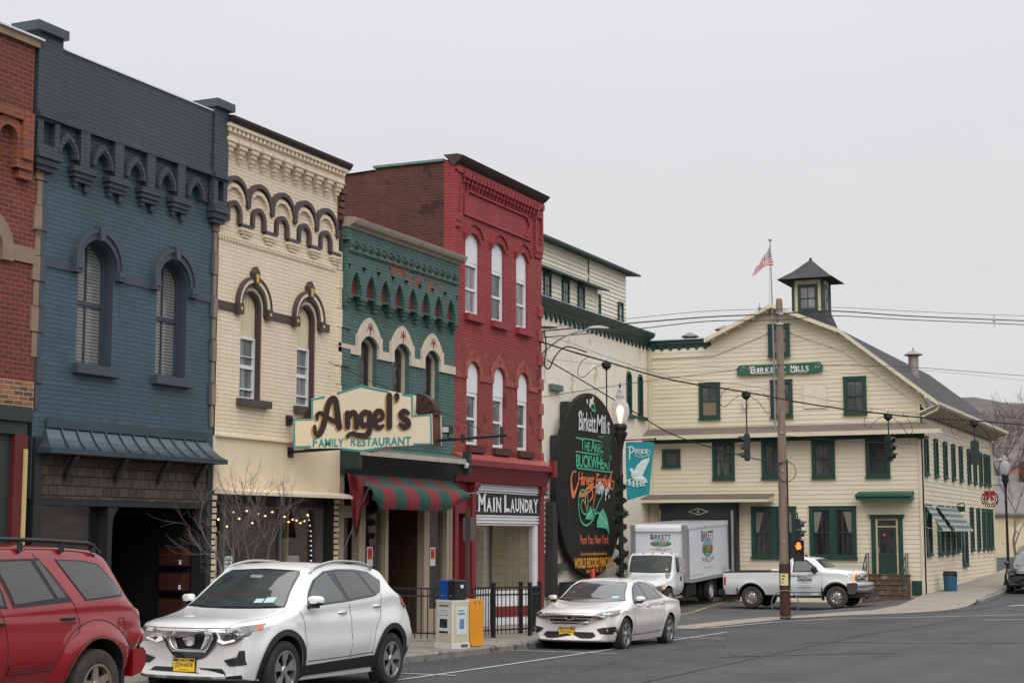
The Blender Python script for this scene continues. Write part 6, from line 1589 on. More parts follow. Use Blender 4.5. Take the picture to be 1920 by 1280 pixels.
def lamp_banner():
 z5 = zoom(1140,760,3.0475); XB = L1[0]
 M = lambda x,y: at_x(*z5(x,y),XB)
 t = thing('street_banner','teal banner with a white dove and the word Peace hanging from the lamp post','banner',(XB,13.3,3))
 def bf(u,v,d): return (XB - d - .03 * math.sin((u - 13) * 7 + v * 3),u,v)
 TL,TR,BR,BL = M(103,208),M(262,207),M(238,505),M(105,542)
 mb = MB(bf); n,m_ = 10,24; vs = []
 for dd in (0,-.006):
  for i in range(n + 1):
   for j in range(m_ + 1):
    a,b = i / n,j / m_
    vs.append((TL[0] * (1 - a) * (1 - b) + TR[0] * a * (1 - b) + BL[0] * (1 - a) * b + BR[0] * a * b,TL[1] * (1 - a) * (1 - b) + TR[1] * a * (1 - b) + BL[1] * (1 - a) * b + BR[1] * a * b,dd))
 w = m_ + 1; fs = [(i * w + j,(i + 1) * w + j,(i + 1) * w + j + 1,i * w + j + 1) for i in range(n) for j in range(m_)]
 mb.add(vs,fs + [tuple(k + (n + 1) * w for k in f) for f in fs]); mb.build('cloth',mat('banner_teal',srgb(26,138,146),.7,var=.08),t,60,each=False)
 WHT = mat('banner_white',srgb(206,218,214),.7)
 mb = MB(bf); sw = .011
 P = lambda *pts: [M(*p) for p in pts]
 for s_ in ([(128,240),(126,305)],[(118,238),(140,236),(150,250),(140,268),(128,268)]): add_stroke(mb,P(*s_),.03,.012)
 for dx in (158,176,194,212):
  k = {158: [(158,262),(170,258),(168,248),(160,250),(158,264),(164,274),(172,270)],176: [(190,252),(180,250),(176,262),(182,272),(191,266),(191,250),(192,274)],194: [(208,252),(199,252),(196,264),(202,273),(210,268)],212: [(213,262),(224,256),(220,248),(214,252),(213,266),(218,273),(227,268)]}[dx]
  add_stroke(mb,P(*k),.02,.012)
 add_stroke(mb,P((180,282),(215,288),(240,270),(235,255),(218,270),(230,285),(244,280)),.012,.016); add_stroke(mb,P((150,280),(175,292),(205,296)),.012,.018)
 mb.build('word',WHT,t,each=False)
 mb = MB(bf)
 mb.plate(P((124,365),(132,355),(142,360),(148,375),(165,340),(195,310),(237,294),(234,320),(222,345),(205,385),(196,400),(222,420),(228,440),(212,436),(190,432),(160,428),(140,418),(133,398),(132,378)),.012,.016)
 add_stroke(mb,P((105,425),(130,440),(165,446),(205,440),(228,436)),.022,.018)
 for k,(x,y) in enumerate(((128,436),(150,444),(172,446),(194,442),(212,440))):
  for s_ in (-1,1): add_stroke(mb,P((x,y),(x - 8,y + s_ * 12),(x + 6,y + s_ * 18)),[.012,.04,.008],.019 + .001 * k)
 dv = mb.build('dove',WHT,t,each=False)
 mb = MB(bf)
 for k in range(5): add_stroke(mb,P((182 + k * 6,400 - k * 4),(196 + k * 5,350 - k * 6),(226 + k,318 - k * 6)),.008,.0175)
 mb.build('feather_line',mat('banner_teal',(0,0,0)),dv,each=False)
 mb = MB(); c = L1[0]
 for v in (M(103,206)[1] + .03,): mb.tube([(c,L1[1],v),(c,M(264,206)[0] - .03,v + .02)],.015,6); mb.ball((c,M(264,206)[0] - .03,v + .02),.03,6)
 mb.build('banner_arm',LAMPBLK,t,each=False)
lamp_banner()
t = thing('christmas_wreath','round evergreen wreath with a red bow and small lights on the far lamp','wreath',(75.0,10.1,3.1))
wc = at_f(1856,935,72.5); rr = random.Random(9)
mb = MB()
for k in range(900):
 a = rr.uniform(0,2 * math.pi); r_ = .3 + rr.gauss(0,.035)
 c = Vector((wc.x + rr.gauss(0,.03),wc.y + r_ * math.cos(a),wc.z + r_ * math.sin(a))); d = Vector((rr.gauss(0,.7),rr.gauss(0,1),rr.gauss(0,1))).normalized() * rr.uniform(.05,.1)
 s_ = d.cross(Vector((1,.3,.2))).normalized() * .012
 mb.add([c - s_,c + s_,c + d],[(0,1,2)])
mb.tube([(wc.x,wc.y + .3 * math.cos(k * .2618),wc.z + .3 * math.sin(k * .2618)) for k in range(25)],.03,6)
mb.build('evergreen_ring',GL,t,each=False)
RBW = mat('bow_red',srgb(150,24,40),.6)
mb = MB()
for s_ in (-1,1):
 mb.hexa([(wc.x - .10,wc.y,wc.z + .22),(wc.x - .08,wc.y + s_ * .24,wc.z + .12),(wc.x - .05,wc.y + s_ * .24,wc.z + .12),(wc.x - .05,wc.y,wc.z + .22),(wc.x - .12,wc.y,wc.z + .3),(wc.x - .10,wc.y + s_ * .22,wc.z + .38),(wc.x - .05,wc.y + s_ * .22,wc.z + .38),(wc.x - .05,wc.y,wc.z + .3)])
 mb.hexa([(wc.x - .10,wc.y + s_ * .08,wc.z - .1),(wc.x - .09,wc.y + s_ * .2,wc.z - .02),(wc.x - .06,wc.y + s_ * .2,wc.z - .02),(wc.x - .06,wc.y + s_ * .08,wc.z - .1),(wc.x - .12,wc.y,wc.z + .24),(wc.x - .10,wc.y + s_ * .06,wc.z + .26),(wc.x - .06,wc.y + s_ * .06,wc.z + .26),(wc.x - .06,wc.y,wc.z + .24)])
mb.build('bow',RBW,t,each=False)
mb = MB(); mb.hexa([(wc.x - .03,wc.y - .2,wc.z - .14),(wc.x - .03,wc.y + .2,wc.z - .14),(wc.x,wc.y + .2,wc.z - .14),(wc.x,wc.y - .2,wc.z - .14),(wc.x - .03,wc.y - .04,wc.z + .16),(wc.x - .03,wc.y + .04,wc.z + .16),(wc.x,wc.y + .04,wc.z + .16),(wc.x,wc.y - .04,wc.z + .16)]); mb.build('white_bell_card',WHITE,t)
mb = MB()
for k in range(22): a = k * .285 + .1; mb.ball((wc.x - .06,wc.y + .3 * math.cos(a),wc.z + .3 * math.sin(a)),.012,4)
mb.build('wreath_light',BULB,t,each=False)
mb = MB(); mb.tube([(L2[0],L2[1],wc.z + .62),(wc.x,wc.y + .25,wc.z + .62)],.014,6); mb.tube([(wc.x,wc.y,wc.z + .62),(wc.x,wc.y,wc.z + .3)],.006,4); mb.build('hanger',LAMPBLK,t,each=False)
# ================================================================== POLES, WIRES, SIGNALS
WOOD = mat('pole_wood',srgb(132,116,102),.85,var=.22,scale=5,stretch=(6,6,.35),bump=.006,bscale=14,dirt=(srgb(88,66,54),.54,3,.12))
UP = Vector((50.0,13.18,ground_z(50,13.18)))
t = thing('utility_pole','tall weathered wooden utility pole standing on the corner in front of the pickup','utility pole',UP)
mb = MB(); mb.lathe([(.165,-.2),(.16,.6),(.135,5),(.105,10.0),(.09,10.12),(.02,10.14)],UP,18); mb.build('pole',WOOD,t,40)
mb = MB(); mb.lathe([(.167,.0),(.165,1.7),(.16,1.72)],UP,18); mb.build('dark_foot',mat('pole_foot',srgb(70,44,34),.9,var=.4,scale=6,stretch=(5,5,.5)),t,40)
def polar(px,py,F): return at_f(px,py,F)
fw = Vector((-math.cos(R(YAW - 9.5)),-math.sin(R(YAW - 9.5)),0)); rt = Vector((math.sin(R(YAW - 9.5)),-math.cos(R(YAW - 9.5)),0))
def on_pole(dr,df,z): return UP + rt * dr - fw * -df * 1 + Vector((0,0,z))
def pole_plate(name,r0,r1,z0,z1,m,f0=.165,f1=.175,parent=t):
 mb = MB(); c = [UP + rt * r + fw * f + Vector((0,0,z)) for z in (z0,z1) for r,f in ((r0,f0),(r1,f0),(r1,f1),(r0,f1))]
 mb.hexa(c); return mb.build(name,m,parent)
yl = pole_plate('number_plate',-.13,.11,1.05,1.42,mat('plate_yellow',srgb(214,206,150),.6,var=.06))
mb = MB()
for k in range(3): mb.hexa([UP + rt * r + fw * f + Vector((0,0,z)) for z in (1.12 + k * .1,1.17 + k * .1) for r,f in ((-.09,.176),(-.05 + .03 * k,.176),(-.05 + .03 * k,.178),(-.09,.178))])
mb.build('plate_marking',INK,yl,each=False)
for z in (2.4,4.6,5.8,9.3): pole_plate('pole_tag',-.03,.03,z,z + .07,STEEL,.12,.165)
mb = MB(); mb.tube([UP + rt * .15 + fw * .05 + Vector((0,0,z)) for z in (.1,2.0,4.0,5.0)],.022,6); mb.tube([UP + rt * (.16 + .02 * math.sin(z)) + fw * .06 + Vector((0,0,z)) for z in (1.2,1.6,2.6,4.2)],.012,5); mb.build('conduit',BLACK,t,each=False)
mb = MB()
mb.tube([UP + rt * (.42 * math.cos(a)) + fw * .17 + Vector((0,0,.48 + .42 * math.sin(a))) for a in [k * .3 for k in range(22)]],.018,5); mb.build('cable_coil',mat('cable_grey',srgb(104,110,112),.6),t)
mb = MB(); mb.tube([UP + rt * (.12 + .3 * math.sin(a)) + fw * .17 + Vector((0,0,4.6 + .32 * math.cos(a))) for a in [k * .33 for k in range(20)]],.012,5); mb.build('cable_loop',CABLE,t)
mb = MB()
for z,s_ in ((9.62,.3),(9.3,.25)): mb.tube([UP + rt * -.1 + fw * .1 + Vector((0,0,z)),UP + rt * .12 + fw * .1 + Vector((0,0,z))],.05,6)
mb.build('insulator',STEEL,t)
SIGG = mat('signal_green',srgb(24,40,36),.5,var=.1)
def signal_geo(c,face,n=3,s=.25,visor=True):
 """housing of n sections with tunnel visors; c = top centre, face = unit vector the lamps look along"""
 b = MB(); sd = Vector((-face.y,face.x,0)); up = Vector((0,0,1))
 h = n * s
 def bx(m,a0,a1,f0,f1,z0,z1): m.hexa([c + sd * a + face * f + up * z for z in (z0,z1) for a,f in ((a0,f0),(a1,f0),(a1,f1),(a0,f1))])
 for k in range(n): bx(b,-s * .5,s * .5,-.09,.09,-(k + 1) * s + .008,-k * s)
 bx(b,-s * .3,s * .3,-.06,.06,-h - .03,-h); bx(b,-s * .3,s * .3,-.06,.06,0,.04)
 v = MB(); ln = MB()
 for k in range(n):
  zc = -(k + .5) * s; r_ = s * .42
  ring = [R(-25 + 230 * i / 12) for i in range(13)]
  P = lambda rr_,f,zo=0: [c + sd * (rr_ * math.cos(a)) + up * (zc + rr_ * math.sin(a) + zo) + face * f for a in ring]
  o1,o2 = P(r_,.09),[p + face * (.17 if 3 < i < 9 else .09) for i,p in enumerate(P(r_ * .97,.09,-.015))]
  i1,i2 = P(r_ - .012,.09),[p + face * (.17 if 3 < i < 9 else .09) for i,p in enumerate(P(r_ * .97 - .012,.09,-.015))]
  n_ = 13; v.add(o1 + o2 + i1 + i2,[(j,j + 1,n_ + j + 1,n_ + j) for j in range(12)] + [(2 * n_ + j,3 * n_ + j,3 * n_ + j + 1,2 * n_ + j + 1) for j in range(12)] + [(n_ + j,n_ + j + 1,3 * n_ + j + 1,3 * n_ + j) for j in range(12)])
  circ = [c + sd * (r_ * .9 * math.cos(j * math.pi / 8)) + up * (zc + r_ * .9 * math.sin(j * math.pi / 8)) + face * .095 for j in range(16)]
  ln.add(circ,[tuple(range(16))],k)
 return b,v,ln
LENS = [mat('lens_red_off',(.06,.012,.01),.25),mat('lens_amber_off',(.07,.04,.01),.25),mat('lens_green_off',(.012,.05,.04),.25)]
A_,B_ = at_f(1138,681,46.0),at_f(1825,790,52.0)
def span_pt(px,py):
 """point on the vertical plane of the signal span wire"""
 d = sight(px,py); n = Vector((B_.y - A_.y,A_.x - B_.x,0)); t_ = n.dot(A_ - Vector((0,0,EYE))) / n.dot(d); return Vector((0,0,EYE)) + d * t_
def wire(label,P,r_=.016,name='overhead_wire',sag=None):
 P = list(P)
 if P[-1].y < 7: P.append(P[-1] + (P[-1] - P[-2]) * 5)
 mb = MB(); mb.tube(crom([tuple(p) for p in P],8) if len(P) > 2 else P,r_,5); return tag(mb.build(name,CABLE),label,'wire')
for (px,hy,ty,face,label) in ((1137,681,815,(-.35,1,0),'dark traffic signal hanging in front of the round black griddle sign'),(1399,737,815,(-.3,1,0),'dark traffic signal hanging left of the wooden utility pole before the mill'),
        (1665,777,818,(-.3,-1,0),'dark traffic signal hanging above the green door hood of the mill'),(1826,790,827,(1,.3,0),'dark traffic signal seen from behind at the far right end of the span wire')):
 hub,top = span_pt(px,hy),span_pt(px,ty)
 top = Vector((hub.x,hub.y,top.z)); fv = Vector(face).normalized()
 t = thing('traffic_signal',label,'traffic light',(hub.x,hub.y,top.z - .76),'traffic signals on the span wire')
 b,v,ln = signal_geo(top,fv)
 b.build('housing',SIGG,t,each=False); v.build('visor',SIGG,t); ln.build('lens',LENS,t,each=False)
 mb = MB(); mb.tube([hub,top],.02,8); mb.lathe([(.03,.03),(.14,.02),(.14,-.10),(.08,-.16),(.03,-.2)],hub,12); mb.tube([hub,hub + Vector((0,0,.1))],.015,6); mb.build('hanger',BLACK,t,40,each=False)
 mb = MB(); d = (B_ - A_).normalized()
 for s_ in ((-1,1) if px > 1300 else (-1,)):
  mb.tube(crom([tuple(hub + d * (s_ * a) + Vector((0,0,z))) for a,z in ((.1,-.05),(.45,-.22),(.75,-.5),(.95,-.42),(.85,-.1),(.6,.1))],5),.010,5)
 mb.build('cable_loop',CABLE,t)
hubs = [span_pt(1000,636),span_pt(1060,655),span_pt(1138,678),span_pt(1260,712),span_pt(1400,735),span_pt(1530,759),span_pt(1664,776),span_pt(1740,783),span_pt(1826,788),span_pt(1940,797),span_pt(2150,806)]
wire('thick black span wire carrying the four traffic signals',hubs,.024,'span_wire')
wire('thin messenger wire just above the signal span wire',[p + Vector((0,0,.16 + .08 * math.sin(i * 1.7))) for i,p in enumerate(hubs)],.006,'messenger_wire')
# street pole hidden behind the red shop's corner, with two luminaires
t = thing('street_light_pole','street light pole with two grey heads just past the corner of the red building','street light',(41.7,18.35,-1),'cobra head street lights')
mb = MB(); mb.lathe([(.15,-1.0),(.14,3),(.11,8.6),(.02,8.65)],(41.7,18.35,0),14); mb.build('pole',WOOD,t,40)
def cobra(c,d,k=1.0):
 b = MB(); s_ = Vector((-d.y,d.x,0)); n = 9; vs = []
 for i in range(n):
  a = i / (n - 1); w = k * (.05 + .13 * math.sin(math.pi * min(1,a * 1.05)) ** .7); h = k * (.03 + .06 * math.sin(math.pi * a) ** .8)
  for q in range(10): an = 2 * math.pi * q / 10; vs.append(c + d * (k * (.62 * a - .1)) + s_ * (w * math.cos(an)) + Vector((0,0,h * math.sin(an) * (1 if math.sin(an) > 0 else .6))))
 b.add(vs,[(i * 10 + q,i * 10 + (q + 1) % 10,(i + 1) * 10 + (q + 1) % 10,(i + 1) * 10 + q) for i in range(n - 1) for q in range(10)] + [tuple(range(10)),tuple((n - 1) * 10 + q for q in range(10))])
 return b
c1,c2 = at_f(1012,613,45.5),at_f(1108,616,46.5)
for c,a in ((c1,[(41.7,18.35,6.6),(41.75,18.2,7.0),tuple(c1)]),(c2,[(41.7,18.35,6.4),(42.3,17.6,7.25),tuple(c2)])):
 mb = MB(); mb.tube(crom(a,5),.025,6); am = mb.build('arm',mat('pole_grey',srgb(120,122,124),.5,.3),t,40)
 cobra(c,Vector((.41,-.91,0))).build('luminaire',mat('luminaire_grey',srgb(150,150,150),.5,.2),am,40)
wire('black service cable curling down at the corner of the red building',[at_f(1020,618,45),at_f(1024,650,45),at_f(1021,684,45),at_f(1030,690,45),at_f(1041,668,45),at_f(1062,650,45.4),at_f(1100,660,45.8)],.022,'service_cable')
T = Vector((UP.x,UP.y,0))
def tp(z): return Vector((UP.x,UP.y,UP.z + z))
for lab,a,zz,b,r_ in (('thick upper power line running left from the top of the utility pole',[(1000,622),(1180,606),(1330,594)],9.62,[(1560,583),(1700,592),(1860,599),(2000,604)],.020),('lower power line just beneath the thick upper line at the pole top',[(1000,634),(1180,618),(1330,602)],9.42,[(1560,592),(1700,599),(1860,606),(2000,612)],.015),
     ('thin topmost wire over the utility pole crossing the sky',[(1000,616),(1180,597),(1330,583)],9.78,[(1560,576),(1700,583),(1860,590),(2000,595)],.008)):
 P = [at_f(px,py,45.5 + 5.5 * (px - 1000) / 463) for px,py in a] + [tp(zz) + fw * .12] + [at_f(px,py,51 + 9 * (px - 1463) / 500) for px,py in b]
 wire(lab,P,r_)
sp = MB()
for px,py in ((1424,576),(1516,580)): pass
for n_,(px,y0,y1,F,lab) in enumerate(((1424,568,588,50.5,'metal line spacer left of the utility pole top'),(1864,590,612,57.5,'metal line spacer on the power lines at the right edge of the sky'))):
 mb = MB(); mb.tube([at_f(px,y0,F),at_f(px,y1,F)],.016,6); mb.box(*(lambda c: (c.x - .05,c.x + .05,c.y - .05,c.y + .05,c.z - .03,c.z + .03))(at_f(px,(y0 + y1) / 2,F))); tag(mb.build('line_spacer',STEEL),lab,'line spacer')
wire('wire sloping up from the brick wing to the middle of the utility pole',[at_f(1015,744,47),at_f(1230,712,49),tp(7.98) + fw * .12],.010)
wire('thin wire from the middle of the utility pole to the right edge',[tp(8.0) + fw * .12,at_f(1700,688,55),at_f(1960,707,62)],.010)
wire('faint thin wire across the gable and roof to the right edge',[tp(7.9) + fw * .12,at_f(1600,700,56),at_f(1740,695,60),at_f(1960,718,66)],.005)
wire('black cable drooping from the wing corner to the utility pole above the truck',[at_f(1026,675,45.2),at_f(1100,718,46),at_f(1186,770,47),at_f(1271,818,48.5),at_f(1396,855,50),tp(4.85) + fw * .13],.018)
wire('thin wire across the lower storey from the pole to the right',[tp(5.75) + fw * .12,at_f(1560,824,53),at_f(1700,832,56),at_f(1990,845,62)],.008)
wire('thin wire over the brick wing window heads to the mill gable',[at_f(1018,672,47),at_f(1230,692,50),at_f(1300,684,51),tp(7.7) + fw * .12],.005)
# pedestrian and vehicle signals fixed to the utility pole
t = thing('corner_signal','traffic signal with deep visors fixed to the right side of the utility pole','traffic light',UP + rt * .5 + Vector((0,0,2.2)))
c = UP + rt * .44 + fw * .1 + Vector((0,0,3.08))
b,v,ln = signal_geo(c,(rt * .98 + fw * .2).normalized(),2,.30); b.build('housing',SIGG,t,each=False); v.build('visor',SIGG,t); ln.build('lens',LENS,t,each=False)
mb = MB(); mb.tube([UP + rt * .1 + Vector((0,0,3.3)),c + Vector((0,0,.2)),c],.025,6); mb.build('bracket',BLACK,t,each=False)
t = thing('pedestrian_signal','pedestrian signal showing a lit orange hand beside the utility pole','pedestrian signal',UP + rt * .45 + Vector((0,0,1.75)))
def pf(u,v,d): return UP + rt * u + fw * (d + .05) + Vector((0,0,v))
mb = MB(pf); mb.plate([rect(.28,.62,1.80,2.46)],-.1,.10,back=True); mb.plate([rect(.28,.62,1.80,2.46),rect(.31,.59,2.14,2.43),rect(.31,.59,1.83,2.11)],.10,.16); mb.build('housing',BLACK,t)
hm = mat('hand_orange',(1,.2,.02),.5,emit=(1,.12,.015,3.2))
mb = MB(pf)
mb.plate([(.39,2.17),(.50,2.17),(.53,2.22),(.535,2.29),(.50,2.30),(.40,2.30),(.385,2.25)],.104,.110)
for k,(u,v1) in enumerate(((.405,2.37),(.434,2.395),(.463,2.395),(.492,2.375))): mb.box(u - .012,u + .012,2.30,v1,.104,.110)
mb.hexa([(.37,2.23,.104),(.39,2.20,.104),(.39,2.20,.11),(.37,2.23,.11),(.345,2.29,.104),(.362,2.30,.104),(.362,2.30,.11),(.345,2.29,.11)])
mb.build('lit_hand',hm,t,each=False)
# flagpole with flag
fp = Vector((66.6,17.83,6.05)); top = at_x(1443,452,66.6)[1]
t = thing('flagpole','slim grey flagpole with a ball finial rising from the pent roof past the gable','flagpole',fp)
mb = MB(); mb.tube([fp,(66.6,17.83,9),(66.6,17.9,top)],[.045,.04,.022],8); mb.build('pole',mat('flagpole_grey',srgb(150,150,150),.4,.5),t,40)
mb = MB(); mb.ball((66.6,17.9,top + .06),.08,8); mb.build('finial',STEEL,t,60)
mb = MB(); mb.tube([(66.55,17.85,6.5),(66.52,17.98,10),(66.55,17.92,top - .2)],.006,4); mb.build('halyard',CABLE,t)
zf = zoom(1140,420,3.369)
def flag():
 t = thing('flag','small United States flag with stars and stripes flying limply from the flagpole','flag',(66.6,18.2,top - 1.6))
 h0,h1 = at_x(*zf(1024,140),66.6),at_x(*zf(1048,262),66.6)
 n,m = 36,26; FR = MATS.get('flag_red') or mat('flag_red',srgb(184,40,56),.7); FW = mat('flag_white',(.72,.70,.70),.7); FB = mat('flag_blue',srgb(52,58,110),.7)
 # hoist runs down the pole, fly falls away to the left
 tl,bl = h0,h1; tr,br_ = at_x(*zf(935,262),66.6),at_x(*zf(912,335),66.6)
 C = lambda a,b: None
 def pt(s,q):   # s along the fly, q down the hoist
  top_ = [tl,at_x(*zf(995,190),66.6),at_x(*zf(970,235),66.6),tr]; bot = [bl,at_x(*zf(1000,255),66.6),at_x(*zf(945,290),66.6),br_]
  def bz(P): return tuple(P[0][i] * (1 - s) ** 3 + 3 * P[1][i] * s * (1 - s) ** 2 + 3 * P[2][i] * s * s * (1 - s) + P[3][i] * s ** 3 for i in (0,1))
  a,b = bz(top_),bz(bot)
  return Vector((66.6 - .05 + .16 * math.sin(s * 9 + q * 1.5) * s + .1 * s,a[0] * (1 - q) + b[0] * q,a[1] * (1 - q) + b[1] * q))
 mb = MB(); vs = [pt(i / n,j / m) for i in range(n + 1) for j in range(m + 1)]; w = m + 1; fs = []; mm = []
 for i in range(n):
  for j in range(m):
   fs.append((i * w + j,(i + 1) * w + j,(i + 1) * w + j + 1,i * w + j + 1))
   mm.append(2 if i < n * .4 and j < m * 7 / 13 else (0 if (j // 2) % 2 == 0 else 1))
 mb.add(vs,fs,mm); cl = mb.build('cloth',[FR,FW,FB],t,60)
 st = MB()
 for i in range(6):
  for j in range(5):
   p = pt(.03 + i * .062,.05 + j * .1); st.box(p.x - .012,p.x + .012,p.y - .02,p.y + .02,p.z - .02,p.z + .02)
 st.build('stars',FW,cl,each=False)
flag()
# ================================================================== PAVEMENT FURNITURE
def gz(x,y,h=.133): return ground_z(x,y) + h
def iron_fence():
 P = [(28.55,16.9),(29.5,14.62),(31.4,14.61),(32.6,14.29),(34.2,14.75)]
 t = thing('iron_fence','black iron picket fence round the patio in front of the green and red shops','fence',(31,15,gz(31,15)))
 H = 1.07
 for (a,b) in zip(P,P[1:]):
  mb = MB(); L = math.dist(a,b); n = max(3,int(L / .125)); ux,uy = (b[0] - a[0]) / L,(b[1] - a[1]) / L
  q = lambda s,z: (a[0] + ux * s,a[1] + uy * s,gz(a[0] + ux * s,a[1] + uy * s) + z)
  for z in (.16,H - .17,H - .02): mb.tube([q(0.03,z),q(L - .03,z)],.022,4)
  for i in range(1,n): s = L * i / n; mb.tube([q(s,.06),q(s,H)],.0115,4)
  mb.build('fence_panel',BLACK,t,each=False)
 for k,p in enumerate(P + [(33.6,14.95)]):
  z = gz(*p); w = .038; mb = MB(); mb.box(p[0] - w,p[0] + w,p[1] - w,p[1] + w,z,z + H + .06); mb.box(p[0] - w * 1.25,p[0] + w * 1.25,p[1] - w * 1.25,p[1] + w * 1.25,z + H + .06,z + H + .085); mb.build('post',BLACK,t,each=False)
iron_fence()
def rot_frame(cx,cy,ang,z0):
 c,s = math.cos(R(ang)),math.sin(R(ang))
 return lambda a,b,h: (cx + a * c - b * s,cy + a * s + b * c,z0 + h)
NB = (27.0,13.40); zN = gz(*NB); fN = rot_frame(NB[0],NB[1],-24,zN)     # local -a looks back at the camera, -b towards the road
t = thing('newspaper_rack','white free-paper rack with advert panels on the kerb, blue box on its top','newspaper box',(NB[0],NB[1],zN),'newspaper boxes on the kerb')
WB = mat('rack_white',srgb(212,206,204),.5,var=.08,dirt=(srgb(150,140,130),.63,4,.08)); TNP = mat('rack_tan',srgb(196,186,158),.6,var=.05)
mb = MB(fN); mb.box(-.20,.20,-.23,.23,0,.86); mb.box(-.22,.21,-.25,.25,0,.10); mb.box(-.21,.21,-.24,.24,.84,.88); mb.build('cabinet',WB,t,each=False)
mb = MB(fN); mb.box(-.206,-.2,-.21,.21,.12,.82); mb.build('front_panel',TNP,t)
mb = MB(fN); mb.box(-.16,.18,-.237,-.23,.12,.82); mb.build('side_panel',TNP,t)
mb = MB(fN); mb.box(-.211,-.206,-.17,.17,.26,.74); fpn = mb.build('front_poster',PAPER,t)
mb = MB(fN); mb.box(-.10,.14,-.242,-.237,.26,.76); spn = mb.build('side_poster',PAPER,t)
PH = mat('poster_photo',(.03,.03,.035),.5,var=.9,scale=14); BLU = mat('poster_blue',srgb(90,130,166),.6,var=.2,scale=12)
def fpanel(u,v,d): return fN(-.211 - d,-u,v)
mb = MB(fpanel); mb.box(-.11,.11,.38,.54,.0,.003); mb.box(-.13,.13,.28,.32,.0,.003); mb.box(-.13,.13,.77,.79,-.004,-.001); mb.build('poster_print',PH,fpn)
mb = MB(fpanel); add_text(mb,'For what’s',-.1,.1,.685,.715,.003); add_text(mb,'important in',-.12,.12,.645,.672,.003); add_text(mb,'your life.',-.14,.15,.585,.63,.003,bold=.02); mb.build('poster_words',mat('poster_teal',srgb(120,150,150),.6),fpn,each=False)
mb = MB(fN); mb.box(-.03,.08,-.245,-.242,.36,.54); mb.box(-.07,.1,-.245,-.242,.62,.65); mb.box(-.07,.08,-.245,-.242,.68,.70); mb.build('side_photo',BLU,spn,each=False)
mb = MB(fN); mb.box(.0,.16,-.256,-.25,.03,.08); mb.build('base_slot',INK,t)
for nm,lab,m,b0,b1,a0,a1 in (('newspaper_box','blue newspaper box standing on top of the white rack',mat('box_blue',srgb(28,78,150),.4,var=.06,coat=.3),.0,.23,-.14,.12),('newspaper_box','black newspaper box on the white rack next to the blue one',mat('box_black',(.02,.02,.022),.4,coat=.2),-.22,-.03,-.12,.14)):
 t = thing(nm,lab,'newspaper box',fN(.0,(b0 + b1) / 2,.9),'newspaper boxes on the kerb')
 mb = MB(fN); mb.box(a0,a1,b0,b1,.88,1.22); mb.hexa([fN(a0 - .01,b0 - .01,1.22) if False else (a0 - .01,b0 - .01,1.22),(a1 + .01,b0 - .01,1.22),(a1 + .01,b1 + .01,1.22),(a0 - .01,b1 + .01,1.22),(a0 + .01,b0,1.25),(a1,b0,1.25),(a1,b1,1.25),(a0 + .01,b1,1.25)]); mb.build('case',m,t,each=False)
 mb = MB(fN); mb.box(a0 - .012,a0,b0 + .04,b1 - .04,.95,1.14); mb.build('coin_door',m,t)
 mb = MB(fN); mb.box(a0 + .13,a0 + .2,b0 - .004,b0,1.1,1.16); mb.build('label_plate',WHITE,t)
 mb = MB(fN); mb.tube([(a0 - .02,b0 + .08,.97),(a0 - .03,b0 + .12,.95)],.008,5); mb.build('door_handle',STEEL,t)
YB = (27.72,13.42); zY = gz(*YB); fY = rot_frame(YB[0],YB[1],-14,zY)
t = thing('newspaper_box','yellow newspaper box standing on the kerb behind the white rack','newspaper box',(YB[0],YB[1],zY),'newspaper boxes on the kerb')
YM_ = mat('box_yellow',srgb(226,150,34),.45,var=.06,dirt=(srgb(170,100,30),.68,5,.05))
mb = MB(fY); mb.box(-.2,.2,-.20,.18,.04,.88); mb.box(-.17,.17,-.18,.16,0,.04); mb.build('case',YM_,t,each=False)
mb = MB(fY); mb.box(-.16,.16,-.21,-.20,.02,.11); mb.build('base_tray',YM_,t)
mb = MB(fY); mb.box(-.06,-.03,-.205,-.20,.80,.84); mb.box(.08,.11,-.205,-.20,.80,.84); mb.build('rivet',INK,t)
SP = (28.35,13.75); zS = gz(*SP)
t = thing('sign_post','brown steel post carrying a grey sign plate seen from behind by the awning','street sign',(SP[0],SP[1],zS))
mb = MB(); mb.box(SP[0] - .03,SP[0] + .03,SP[1] - .035,SP[1] + .035,zS,zS + 2.62); mb.build('post',mat('post_brown',srgb(64,54,44),.6,var=.2),t)
fS = rot_frame(SP[0],SP[1],-14,zS); o = [(x,y) for x,y in (lambda w,h,r: [(-w + r,1.98),(w - r,1.98),(w,1.98 + r),(w,2.44 - r),(w - r,2.44),(-w + r,2.44),(-w,2.44 - r),(-w,1.98 + r)])(.145,0,.03)]
mb = MB(lambda u,v,d: fS(d,u,v)); mb.plate(o,.04,.048,back=True); mb.build('plate',mat('sign_back_grey',srgb(112,118,122),.5,.3),t)
TC = (69.8,11.3); zT = ground_z(*TC) + .15
t = thing('trash_bin','round blue street bin with a dark rim against the mill side wall','trash bin',(TC[0],TC[1],zT))
mb = MB(); mb.lathe([(.24,.0),(.26,.02),(.29,.62),(.27,.64)],(TC[0],TC[1],zT),18); mb.build('bin',mat('bin_blue',srgb(28,84,116),.5,var=.1),t,40)
mb = MB(); mb.lathe([(.295,.62),(.30,.66),(.28,.80),(.22,.82),(.2,.7)],(TC[0],TC[1],zT),18); mb.build('rim',BLACK,t,40)
bp = Vector((56.5,22.2,ground_z(56.5,22.2)))
tag((lambda m: (m.lathe([(.09,0),(.09,1.45),(.06,1.5),(.01,1.52)],bp,12),m.build('bollard',mat('bollard_red',srgb(190,40,34),.5),smooth=40))[1])(MB()),'red painted post in the yard beside the cream brick wall','bollard')
LEAFM = mat('dead_leaf',srgb(120,84,60),.8,var=.3,scale=30)
